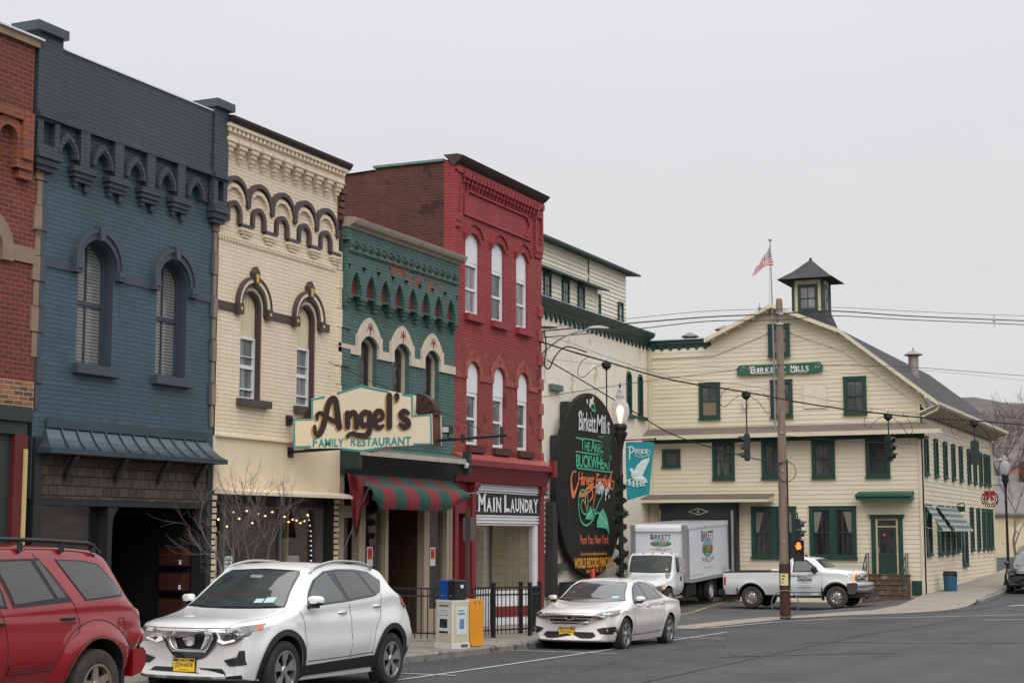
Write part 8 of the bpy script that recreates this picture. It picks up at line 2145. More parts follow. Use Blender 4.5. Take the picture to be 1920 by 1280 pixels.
 for q in (hl,mir(hl)):
  h = fr('headlamp',LAMP,q,off=.008)
  sg = 1 if q is hl else -1
  fr('running_lamp',DRL,[(sg * a,b) for a,b in ((-.405,.73),(-.445,.832),(-.485,.85),(-.46,.755),(-.53,.735),(-.66,.765),(-.67,.744),(-.50,.702))],off=.014,par=h)
  fr('amber_lens',AMBER,[(sg * a,b) for a,b in ((-.80,.926),(-.833,.936),(-.846,.885),(-.82,.85))],off=.013,par=h)
  fr('fog_recess',PLASTIC,[(sg * a,b) for a,b in ((-.52,.515),(-.70,.555),(-.72,.63),(-.775,.635),(-.785,.47),(-.74,.455),(-.60,.455))],off=.008)
  fr('fog_bezel',PW,[(sg * a,b) for a,b in ((-.54,.56),(-.70,.595),(-.705,.565),(-.56,.53))],off=.014)
 b = MB()
 for sg in (-1,1): B.ribbon(b,[(.16,sg * .60),(.45,sg * .70),(.85,sg * .755),(1.15,sg * .77)],'T',.006,.002)
 b.build('hood_seam',SEAM,t)
 fr('hood_gap',SEAM,[(-.62,.895),(-.3,.885),(.3,.885),(.62,.895),(.62,.902),(.3,.893),(-.3,.893),(-.62,.902)],off=.004,step=.03)
 fr('lower_intake',PLASTIC,[(.50,.415),(-.50,.415),(-.60,.335),(-.74,.345),(-.74,.30),(.74,.30),(.74,.345),(.60,.335)],off=.008)
 fr('skid_strip',CHROME,[(.46,.31),(-.46,.31),(-.42,.33),(.42,.33)],off=.016)
 l,n_ = B.hit((.02,.43),'F'); plate_geo(t,'JDN·6478',l.x - .035,.05,.445)
 b = MB(); B.patch(b,[(-.55,1.20),(.55,1.20),(.5,1.50),(-.5,1.50)],'B',.006); b.build('rear_window',GL_TINT,t,45)
 for x in (.93,3.67):
  for sg in (-1,1): wheel(t,x,sg * .805,.365,.362,.225,sg,10)
 return t
WS = white_suv(); _z = ground_z(19,12.0); put(WS,(16.68,12.04,ground_z(18.9,12.04) - .005),0,1.07); WS.scale = (1.025,1.025,1.03)
# ------------------------------------------------------------------ champagne saloon
def saloon():
 t = thing('parked_car','pale champagne saloon with three-bar chrome grille parked behind the newspaper boxes','car',(0,0,0),'cars parked along the kerb')
 tab = [[-.03,.24,.66,.45,.76,.66,.74,.71,.62,.725],[.0,.21,.72,.47,.80,.72,.78,.765,.67,.785],[.05,.205,.74,.48,.82,.74,.80,.79,.68,.81],[.20,.20,.77,.50,.855,.76,.83,.815,.70,.845],[.60,.19,.80,.52,.90,.80,.87,.86,.73,.90],[1.05,.18,.82,.54,.912,.845,.885,.91,.745,.955],
  [1.28,.18,.83,.55,.912,.87,.885,.955,.75,.99],[1.55,.18,.83,.55,.912,.90,.88,1.12,.70,1.165],[1.85,.18,.83,.55,.912,.92,.872,1.28,.645,1.33],[2.1,.18,.83,.56,.912,.935,.868,1.35,.62,1.40],[2.5,.18,.83,.57,.912,.95,.866,1.385,.605,1.445],
  [2.95,.19,.83,.58,.912,.965,.866,1.365,.60,1.425],[3.3,.20,.83,.59,.912,.98,.866,1.28,.61,1.335],[3.7,.22,.82,.60,.91,.985,.868,1.13,.655,1.175],[4.0,.24,.81,.61,.905,.975,.865,1.03,.70,1.06],[4.45,.28,.79,.62,.89,.95,.85,.995,.70,1.02],[4.65,.32,.77,.62,.87,.92,.83,.965,.68,.985],[4.76,.36,.72,.58,.82,.78,.80,.82,.68,.84]]
 B = Body(tab,.38,.2,flares=[(.92,.33,.40,.54,.022),(3.62,.33,.40,.54,.022)],crease=[(.80,.06,.015,.8,4.3),(.52,.09,-.015,1.3,3.2)],wells=[(.92,.335,.375),(3.62,.335,.375)],bowlen=1.1)
 B.mesh('body',PS,t)
 dlo = [(1.50,.945),(1.66,1.08),(1.88,1.245),(2.12,1.335),(2.45,1.362),(2.85,1.335),(3.15,1.235),(3.40,1.09),(3.36,1.02),(2.5,.985)]
 def win(pr,sg):
  m = MB(); B.patch(m,[(a + (.02 if a > 3 else -.02 if a < 1.8 else 0),b + (.016 if b > 1.15 else -.014)) for a,b in dlo],pr,.003); m.build('window_trim',CHROME,t,40)
  m = MB(); B.patch(m,dlo,pr,.006); m.build('window_seal',GLOSSB,t,40)
  for nm,poly in (('front_side_window',[(1.58,.965),(1.70,1.08),(1.90,1.225),(2.12,1.31),(2.20,1.315),(2.33,.995)]),('rear_side_window',[(2.30,1.325),(2.46,1.335),(2.82,1.305),(3.03,1.24),(3.12,1.02),(2.42,.995)]),('quarter_window',[(3.08,1.225),(3.33,1.09),(3.32,1.04),(3.17,1.025)])):
   m = MB(); B.patch(m,poly,pr,.009); m.build(nm,GL_CLR,t,40)
  m = MB()
  for path in ([(1.36,.93),(1.42,.75),(1.42,.45),(1.40,.28)],[(2.26,1.34),(2.42,.98),(2.44,.65),(2.44,.30)],[(3.38,1.02),(3.30,.78),(3.16,.55),(3.1,.32)],[(1.42,.30),(2.3,.31),(3.1,.33)]): B.ribbon(m,path,pr,.010,.002)
  m.build('panel_gap',SEAM,t,each=False)
  m = MB(); B.patch(m,[(1.42,.40),(3.12,.43),(3.12,.36),(1.42,.33)],pr,.012); m.build('side_moulding',PS,t,50)
  m = MB(); B.patch(m,[(.36,.455),(.50,.465),(.50,.435),(.37,.43)],pr,.01,step=.03); m.build('side_marker',mat('marker_red',srgb(190,60,40),.3),t,50)
  m = MB(); B.patch(m,[(4.55,.93),(4.74,.86),(4.74,.72),(4.58,.74)],pr,.01); m.build('tail_lamp',REDL,t,50)
  mirror(t,1.56,-sg * .89,1.02,-sg,PS,.20,.13,.12)
 both(win)
 handles(t,B,((2.28,.87),(3.17,.905)),CHROME,.18)
 mir = lambda q: [(-a,b) for a,b in q]
 def fr(name,m,*polys,off=.006,pr='F',par=t,step=.05):
  b = MB()
  for k,q in enumerate(polys): B.patch(b,q,pr,off + .0015 * k,step=step)
  return b.build(name,m,par,45)
 ws = [(-.71,1.0),(-.64,1.12),(-.57,1.28),(-.50,1.335),(0,1.365),(.50,1.335),(.57,1.28),(.64,1.12),(.71,1.0),(.4,.975),(0,.965),(-.4,.975)]
 fr('windscreen_seal',GLOSSB,[(a * 1.04,b + (.016 if b > 1.2 else -.016)) for a,b in ws],off=.003); w = fr('windscreen',GL_WS,ws,off=.007)
 fr('inspection_sticker',mat('sticker',(.45,.60,.60),.5),[(-.56,1.03),(-.42,1.025),(-.42,1.07),(-.56,1.075)],off=.010,par=w)
 fr('grille_opening',GLOSSB,[(.50,.755),(-.50,.755),(-.44,.62),(-.36,.545),(.36,.545),(.44,.62)])
 for k,(z0,z1,w0) in enumerate(((.705,.75,.49),(.635,.68,.455),(.557,.61,.40))): b = MB(); b.tube([B.hit((w0 * q / 8,(z0 + z1) / 2),'F')[0] + Vector((-.008,0,0)) for q in range(-8,9)],.024,8); b.build('grille_bar',CHROME,t,50)
 l,n_ = B.hit((0,.66),'F'); e_ = MB(); e_.ball((l.x - .02,0,.665),.06,8,sc=(.25,1.55,.65)); e_.build('oval_badge',mat('badge_navy',srgb(40,52,92),.25,coat=.6),t,50)
 e_ = MB(); e_.lathe([(.058,-.03),(.066,-.03),(.066,-.02),(.058,-.02)],(0,0,0),24,axis='X'); e_.v = [Vector((l.x + .0 + p.x,p.y * 1.5,.665 + p.z * .66)) for p in e_.v]; e_.build('badge_rim',CHROME,t,50)
 hl = [(-.50,.635),(-.52,.715),(-.60,.765),(-.86,.825),(-.875,.74),(-.80,.69),(-.62,.64)]
 for q in (hl,mir(hl)):
  sg = 1 if q is hl else -1
  h = fr('headlamp',LAMP,q,off=.008); fr('amber_lens',mat('pale_amber_lens',srgb(190,130,110),.25,coat=.6),[(sg * a,b) for a,b in ((-.50,.64),(-.52,.70),(-.60,.71),(-.60,.645))],off=.013,par=h)
  f = fr('fog_recess',PLASTIC,[(sg * a,b) for a,b in ((-.56,.455),(-.72,.49),(-.86,.50),(-.86,.365),(-.76,.35),(-.66,.37))],off=.008)
  l,n_ = B.hit((sg * -.76,.42),'F'); e_ = MB(); e_.ball((l.x - .01,sg * -.76,.42),.035,6,sc=(.5,1,1)); e_.build('fog_lamp',LAMP,f,50)
 fr('lower_intake',PLASTIC,off=.014,step=.035,*[[(.50,.395),(-.50,.395),(-.56,.33),(-.46,.27),(.46,.27),(.56,.33)]])
 fr('bumper_lip',mat('lip_grey',(.12,.12,.125),.5),[(.80,.235),(-.80,.235),(-.80,.20),(.80,.20)],off=.01)
 l,n_ = B.hit((.05,.40),'F'); plate_geo(t,'HGJ·9462',l.x - .045,.05,.395)
 b = MB(); B.patch(b,[(-.58,1.09),(.58,1.09),(.5,1.33),(-.5,1.33)],'B',.006); b.build('rear_window',GL_TINT,t,45)
 for x in (.92,3.62):
  for sg in (-1,1): wheel(t,x,sg * .80,.335,.333,.225,sg,10)
 return t
SL = saloon(); put(SL,(29.82,12.27,ground_z(32,12.27) - .005),0,1.07)
# ------------------------------------------------------------------ red utility wagon at the left edge
def red_wagon():
 t = thing('parked_car','red muddy-wheeled utility wagon with black roof rack cut off by the left edge','car',(0,0,0),'cars parked along the kerb')
 tab = [[-.72,.50,.70,.70,.80,.90,.78,.98,.66,1.0],[-.6,.46,.78,.72,.86,.98,.84,1.06,.72,1.09],[0,.44,.84,.75,.92,1.06,.90,1.12,.76,1.16],[.55,.43,.86,.77,.93,1.12,.90,1.17,.78,1.21],[.8,.43,.86,.77,.93,1.15,.90,1.24,.77,1.28],[1.2,.43,.86,.78,.93,1.20,.895,1.58,.72,1.64],[1.5,.43,.86,.78,.93,1.22,.89,1.77,.69,1.84],
  [2.0,.43,.86,.78,.935,1.24,.885,1.83,.68,1.895],[2.8,.43,.86,.78,.935,1.27,.885,1.84,.675,1.905],[3.45,.45,.86,.80,.935,1.29,.88,1.815,.67,1.88],[3.7,.48,.86,.82,.93,1.29,.875,1.755,.67,1.815],[3.9,.55,.86,.84,.925,1.27,.87,1.59,.68,1.65],[4.08,.64,.85,.86,.92,1.23,.86,1.38,.70,1.43],[4.19,.72,.84,.90,.91,1.14,.86,1.22,.72,1.26],[4.25,.76,.80,.92,.88,1.05,.84,1.10,.72,1.12]]
 B = Body(tab,.3,.10,flares=[(.30,.40,.44,.70,.055),(3.33,.40,.44,.70,.055)],crease=[(1.10,.05,.012,-.3,4.2)],wells=[(.30,.42,.485),(3.33,.42,.485)])
 B.mesh('body',PR,t)
 def win(pr,sg):
  for nm,seal,gl in (('rear_quarter_window',[(2.82,1.745),(3.30,1.735),(3.55,1.69),(3.76,1.50),(3.87,1.39),(3.84,1.345),(3.17,1.305),(3.0,1.52)],[(2.85,1.73),(3.30,1.72),(3.53,1.675),(3.74,1.49),(3.845,1.39),(3.82,1.36),(3.18,1.32),(3.02,1.52)]),
       ('rear_door_window',[(1.84,1.735),(2.58,1.755),(2.88,1.37),(2.95,1.30),(2.04,1.25),(1.98,1.42)],[(1.89,1.71),(2.43,1.725),(2.67,1.335),(2.07,1.285),(2.02,1.44)]),('front_door_window',[(1.05,1.30),(1.38,1.62),(1.6,1.72),(1.78,1.735),(1.93,1.42),(1.96,1.245)],[(1.12,1.30),(1.40,1.59),(1.62,1.70),(1.75,1.71),(1.89,1.42),(1.91,1.275)])):
   m = MB(); B.patch(m,seal,pr,.004); m.build('window_seal',PLASTIC,t,40)
   m = MB(); B.patch(m,gl,pr,.008); m.build(nm,GL_TINT,t,40)
  m = MB(); B.patch(m,[(2.50,1.725),(2.57,1.73),(2.84,1.38),(2.86,1.345),(2.73,1.34)],pr,.008); m.build('vent_window',GL_TINT,t,40)
  m = MB()
  for path in ([(2.50,1.80),(2.70,1.62),(2.88,1.40),(3.0,1.22),(3.04,1.02),(2.92,.92)],[(1.82,1.72),(1.88,1.35),(1.84,1.24),(1.93,1.02),(1.95,.47)],[(3.72,1.11),(3.70,1.03),(3.76,.95),(3.82,1.0),(3.80,1.10),(3.72,1.11)],[(3.75,.80),(3.86,.78),(3.98,.70)]): B.ribbon(m,path,pr,.009,.003)
  for cx in (3.33,.30): B.ribbon(m,[(cx + .70 * math.cos(R(a)),.40 + .70 * math.sin(R(a))) for a in range(8,176,12)],pr,.010,.003)
  m.build('panel_gap',SEAM,t)
  m = MB()
  for z in (.66,.63,.60): B.ribbon(m,[(1.98,z - .012),(2.62,z + .012)],pr,.006,.016)
  B.patch(m,[(1.98,.685),(2.66,.70),(2.645,.60),(1.98,.585)],pr,.010,1); m.build('side_moulding',[SEAM,PR],t,50,each=False)
  m = MB(); r0,r1 = .485,.515
  B.patch(m,[(3.33 + r_ * math.cos(R(a)),.42 + r_ * math.sin(R(a))) for r_,sq in ((r0,range(-2,183,8)),(r1,range(182,-3,-8))) for a in sq],pr,.006,step=.04); m.build('arch_lip',mat('dusty_red',srgb(112,62,50),.9,var=.5,scale=14),t,50)
  y = -sg * .70
  m = MB(); m.tube(crom([(.9,y,1.75),(1.3,y,1.92),(2.3,y,1.945),(3.2,y,1.925),(3.42,y,1.91),(3.58,y,1.82)],5),[.02] + [.024] * 24 + [.03],8)
  for x in (1.5,2.3,2.95,3.48): m.tube([(x,y,1.82),(x,y,1.92)],.03,6)
  m.build('roof_rail',PLASTIC,t,50,each=False)
  for z,r_ in ((1.115,.082),(.895,.085)):
   l,n_ = B.hit((4.17,z),pr); m = MB(); m.ball((4.205,l.y + sg * .055,z),r_,10,sc=(.75,.9,1.15)); q = m.build('tail_lamp',mat('tail_lens_pale',srgb(196,150,150),.2,var=.2,coat=.8),t,60)
   m = MB(); m.ball((4.175,l.y + sg * .05,z),r_ * 1.04,10,sc=(.75,.92,1.2)); m.build('lamp_bezel',REDL,q,60)
 both(win)
 handles(t,B,((2.86,1.125),(1.78,1.10)),PLASTIC,.25)
 bp = MB(); yw = .90
 pts = [(4.0,.46),(4.26,.50),(4.33,.58),(4.33,.73),(4.28,.765),(4.0,.765)]
 prof = []
 for k in range(13):
  y = -yw + 2 * yw * k / 12; ins = .10 * (abs(y) / yw) ** 4
  prof += [(a - (ins if a > 4.1 else 0),y,b) for a,b in pts]
 bp.add(prof,[(i * 6 + j,(i + 1) * 6 + j,(i + 1) * 6 + (j + 1) % 6,i * 6 + (j + 1) % 6) for i in range(12) for j in range(6)] + [tuple(range(6)),tuple(72 + j for j in range(6))])
 bp.build('rear_bumper',PR,t,30,each=False)
 m = MB(); m.box(3.80,3.86,-.90,-.60,.30,.74); m.build('mud_flap',BLACKRUB,t)
 m = MB(); m.box(4.26,4.30,-.26,.26,.80,1.0); m.build('tailgate_panel',PLASTIC,t)
 m = MB(); B.patch(m,[(-.6,1.32),(.6,1.32),(.55,1.7),(-.55,1.7)],'B',.006); m.build('rear_window',GL_TINT,t,45)
 m = MB(); B.patch(m,[(-.66,1.27),(.66,1.27),(.58,1.71),(-.58,1.71)],'F',.006); m.build('windscreen',GL_WS,t,45)
 for sg in (-1,1): mirror(t,1.15,sg * .93,1.36,sg,PLASTIC)
 for q in ([(-.5,.98),(-.86,.99),(-.86,.80),(-.5,.82)],):
  for sg in (1,-1): m = MB(); B.patch(m,[(sg * a,b) for a,b in q],'F',.008); m.build('headlamp',LAMP,t,45)
 for x in (.30,3.33):
  for sg in (-1,1): wheel(t,x,sg * .83,.40,.392,.26,sg,5,.62,'five',MUDTYRE,mat('dusty_alloy',srgb(150,138,122),.5,.4,var=.2))
 return t
RW = red_wagon(); put(RW,(10.88,12.27,ground_z(13,12.27) - .005),0,1.07)
# ------------------------------------------------------------------ mill logo used on the lorry and the pickup
LG = [mat('logo_black',srgb(42,38,36),.6),mat('logo_green',srgb(92,120,60),.7,var=.4,scale=9),mat('logo_orange',srgb(188,120,76),.7,var=.25,scale=14),mat('logo_blue',srgb(120,170,190),.7,var=.2,scale=9),mat('logo_wheat',srgb(110,84,60),.7)]
def mill_logo(parent,fr,cu,v0,v1,w,flip=False,round_=False,name='painted_logo'):
 """BIRKETT over a picture of the mill among trees, MILLS between wheat ears beneath"""
 h = v1 - v0; mb = MB(fr); X = lambda a: cu + (-a if flip else a)
 def tx(s_,a,b,c,d,**k): add_text(mb,s_,min(X(a),X(b)),max(X(a),X(b)),v0 + h * c,v0 + h * d,.003,m=0,flip=flip,**k)
 tx('B',-w * .5,-w * .37,.66,1.0,bold=.03); tx('IRKETT',-w * .35,w * .5,.70,.96,bold=.02); mb.box(min(X(-w * .5),X(w * .5)),max(X(-w * .5),X(w * .5)),v0 + h * .665,v0 + h * .68,.0,.003)
 rx,rz = (w * .5,h * .19) if not round_ else (w * .42,h * .24); cz = v0 + h * .44
 el = lambda k,a0=0,a1=360,n=28: [(X(rx * k * math.cos(R(a0 + (a1 - a0) * i / n))),cz + rz * k * math.sin(R(a0 + (a1 - a0) * i / n))) for i in range(n)]
 mb.plate(el(1.04),.0,.002,0); mb.plate(el(1.0),.002,.003,3); mb.plate(el(.985,180,375),.003,.004,1)
 for k,(a,b,s_) in enumerate(((-.6,.05,.35),(-.35,.2,.3),(.62,.08,.34),(.4,-.1,.25))): mb.plate([(X(rx * (a + s_ * math.cos(q * .7))),cz + rz * (b + s_ * .9 * math.sin(q * .7))) for q in range(9)],.004,.005 + .0004 * k,1)
 mb.plate([(X(rx * a),cz + rz * b) for a,b in ((-.15,-.35),(.55,-.4),(.55,.2),(.4,.42),(.2,.25),(.1,.55),(-.05,.3),(-.15,.3))],.005,.0065,2)
 mb.plate([(X(rx * a),cz + rz * b) for a,b in ((-.5,-.8),(.5,-.85),(.3,-.6),(-.4,-.55))],.005,.006,3)
 tx('MILLS',-w * .24,w * .24,.02,.18)
 for sg in (-1,1):
  for q in range(6): mb.plate([(X(sg * w * (.28 + q * .038)),v0 + h * (.04 + .05 * (q % 2))),(X(sg * w * (.31 + q * .038)),v0 + h * (.08 + .03 * (q % 3))),(X(sg * w * (.295 + q * .038)),v0 + h * (.16 + .03 * (q % 2)))],.0,.003,4)
 return mb.build(name,LG,parent,each=False)
# ------------------------------------------------------------------ box lorry backed into the dock
def box_lorry():
 t = thing('box_truck','white box truck with mill logos backed into the loading dock','truck',(0,0,0))
 # local x: 0 at the bumper, box from 2.75 to 8.2
 CB = mat('truck_box_white',srgb(214,218,224),.5,var=.03,coat=.2,dirt=(srgb(188,190,192),.62,1.2,.1)); RAIL = mat('truck_rail_grey',srgb(156,156,160),.45,.4,var=.1)
 b = MB(); b.box(2.78,8.1,-1.15,1.15,.98,3.16); b.build('cargo_box',CB,t)
 b = MB()
 pr = [(2.70,2.98),(2.72,3.12),(2.80,3.22),(2.95,3.26),(8.12,3.26),(8.12,3.10),(2.80,3.10),(2.80,2.98)]
 b.add([(x,-1.17,z) for x,z in pr] + [(x,1.17,z) for x,z in pr],[tuple(range(8)),tuple(range(15,7,-1))] + [(k,(k + 1) % 8,8 + (k + 1) % 8,8 + k) for k in range(8)])
 b.box(2.79,8.1,-1.18,-1.15,3.06,3.16); b.box(2.79,8.1,1.15,1.18,3.06,3.16)
 b.build('roof_cap',PT,t,each=False)
 b = MB()
 for y in (-1.0,1.0): b.box(2.70,2.80,min(y,y * 1.185),max(y,y * 1.185),.98,2.99)
 for y in (-1.175,1.175): b.box(2.79,3.0,min(y,y * .985),max(y,y * .985),.98,3.06); b.box(3.0,8.1,min(y,y * .985),max(y,y * .985),.94,1.08); b.box(8.0,8.12,min(y,y * .985),max(y,y * .985),1.08,3.1)
 b.build('box_rail',RAIL,t)
 b = MB(); b.box(2.68,2.80,-1.19,-.98,3.0,3.24); b.box(2.68,2.80,.98,1.19,3.0,3.24); b.build('corner_cap',RAIL,t)
 for y in (-1.05,1.05): b = MB(); b.ball((2.69,y,3.12),.035,6); b.build('marker_lamp',REDL,t)
 for x in (5.0,): b = MB(); b.ball((x,-1.185,3.1),.03,5); b.build('marker_lamp',REDL,t)
 def ff(u,v,d): return (2.78 - d,-u,v)
 def sf(u,v,d): return (u,-1.15 - d,v)
 mill_logo(t,ff,.06,2.20,2.88,.86);
 b = MB(ff); add_text(b,'Penn Yan, New York',-.30,.40,2.06,2.12,.003); b.box(.62,.64,2.42,2.5,.0,.003); b.box(.64,.66,2.5,2.56,.0,.003); b.build('town_lettering',mat('faded_lettering',srgb(150,150,152),.6),t,each=False)
 mill_logo(t,sf,5.35,1.62,2.95,1.55,round_=True,name='side_logo')
 b = MB(sf); add_text(b,'Penn Yan, New York',4.85,6.05,1.38,1.48,.003); add_text(b,'www.birkettmills.com',3.2,4.7,1.17,1.25,.003); add_text(b,'1-315-536',6.9,7.8,1.2,1.36,.003); b.build('side_lettering',MATS['faded_lettering'],t,each=False)
 tab = [[.22,.62,.66,.80,.74,.98,.72,1.08,.60,1.10],[.30,.60,.70,.82,.80,1.02,.78,1.16,.62,1.18],[.9,.60,.86,.85,1.00,1.10,.92,1.26,.64,1.29],[1.45,.60,.90,.86,1.02,1.16,.94,1.32,.74,1.36],[1.62,.60,.95,.88,1.02,1.30,.98,1.44,.90,1.46],[1.78,.60,.96,.90,1.03,1.32,1.01,1.80,.94,1.84],[1.95,.60,.96,.90,1.03,1.32,1.02,2.05,.90,2.10],[2.15,.60,.96,.90,1.03,1.32,1.02,2.12,.88,2.18],[2.60,.60,.96,.90,1.03,1.32,1.02,2.12,.88,2.18],[2.66,.60,.95,.90,1.02,1.32,1.01,2.10,.88,2.15]]
 B = Body(tab,.25,.0,wells=[(1.02,.44,.54)],n=70,bowlen=.7)
 B.mesh('cab',PT,t)
 b = MB(); ws = [(-.84,1.46),(-.82,1.98),(-.76,2.03),(0,2.05),(.76,2.03),(.82,1.98),(.84,1.46),(0,1.44)]
 B.patch(b,[(a * 1.04,z + (.03 if z > 1.7 else -.03)) for a,z in ws],'F',.006); b.build('windscreen_seal',PLASTIC,t,40)
 b = MB(); B.patch(b,ws,'F',.012); w = b.build('windscreen',GL_CLR,t,40)
 b = MB(); B.patch(b,[(-.74,1.52),(-.64,1.52),(-.64,1.58),(-.74,1.58)],'F',.016); b.build('inspection_sticker',mat('sticker',(.4,.6,.6),.5),w)
 for pr,sg in (('L',-1),('R',1)):
  b = MB(); B.patch(b,[(1.92,1.42),(1.93,1.60),(2.02,2.0),(2.36,2.0),(2.36,1.42)],pr,.01); b.build('door_window',GL_TINT,t,40)
  b = MB()
  for path in ([(1.85,1.40),(1.85,.95),(1.80,.68)],[(2.42,2.05),(2.42,.68)],[(1.80,.68),(2.42,.68)]): B.ribbon(b,path,pr,.012,.004,smooth=False)
  b.build('panel_gap',SEAM,t,each=False)
  b = MB(); b.box(2.24,2.32,min(sg * 1.03,sg * 1.06),max(sg * 1.03,sg * 1.06),1.08,1.26); b.build('door_handle',PLASTIC,t)
  b = MB(); b.tube([(1.78,sg * 1.0,2.02),(1.70,sg * 1.30,2.0)],.015,6); b.tube([(1.78,sg * 1.02,1.36),(1.70,sg * 1.30,1.4)],.015,6)
  b.box(1.64,1.74,min(sg * 1.22,sg * 1.42),max(sg * 1.22,sg * 1.42),1.66,1.98); b.box(1.64,1.74,min(sg * 1.22,sg * 1.42),max(sg * 1.22,sg * 1.42),1.42,1.60); b.build('door_mirror',CHROME,t,each=False)
  b = MB(); B.patch(b,[(sg * .62,.86),(sg * .70,.98),(sg * .92,1.0),(sg * .95,.90),(sg * .9,.80),(sg * .66,.80)],'F',.012); b.build('headlamp',LAMP,t,40)
  b = MB(); B.patch(b,[(sg * .86,.96),(sg * .95,.98),(sg * .95,.86),(sg * .88,.84)],'F',.016); b.build('amber_lens',mat('pale_amber',srgb(214,170,110),.3,coat=.5),t,40)
  b = MB(); b.box(1.55,2.5,min(sg * .75,sg * 1.02),max(sg * .75,sg * 1.02),.42,.50); b.box(1.6,2.4,min(sg * .7,sg * .95),max(sg * .7,sg * .95),.55,.62); b.build('step',RAIL,t,each=False)
  b = MB(); b.tube([(1.3,sg * .78,1.20),(1.45,sg * .80,1.36),(1.55,sg * .80,1.37)],[.04,.09,.08],10); b.build('hood_intake',mat('intake_grey',(.25,.25,.26),.5),t,50)
 for y in (-.78,-.4,0,.4,.78): b = MB(); b.ball((2.02,y,2.17),.03,6,sc=(1.4,1.4,.8)); b.build('roof_marker_lamp',AMBER,t)
 b = MB(); B.patch(b,[(-.5,1.05),(.5,1.05),(.48,.78),(-.48,.78)],'F',.01); b.build('grille',CHROME,t,40)
 b = MB(); b.box(.0,.22,-1.05,1.05,.42,.68); b.build('front_bumper',PT,t)
 b = MB(); b.box(2.0,8.0,-.42,.42,.62,.86); b.box(2.8,8.0,-1.1,1.1,.90,.98); b.box(3.0,4.2,-1.0,-.62,.42,.86); b.build('chassis',mat('chassis_black',(.014,.014,.014),.7),t,each=False)
 for sg in (-1,1):
  wheel(t,1.02,sg * .92,.44,.44,.26,sg,8,.60,'steel',rim_m=mat('white_steel',srgb(196,194,190),.5,.2))
  wheel(t,5.85,sg * .98,.44,.44,.24,sg,8,.60,'steel',rim_m=MATS['white_steel']); wheel(t,5.85,sg * .70,.44,.44,.24,sg,8,.60,'steel',rim_m=MATS['white_steel'])
  b = MB(); b.box(6.5,6.53,min(sg * .6,sg * 1.1),max(sg * .6,sg * 1.1),.22,.95); b.build('mud_flap',BLACKRUB,t)
 return t
BT = box_lorry(); put(BT,(58.55,21.25,-1.28),-1.0,-2.2)
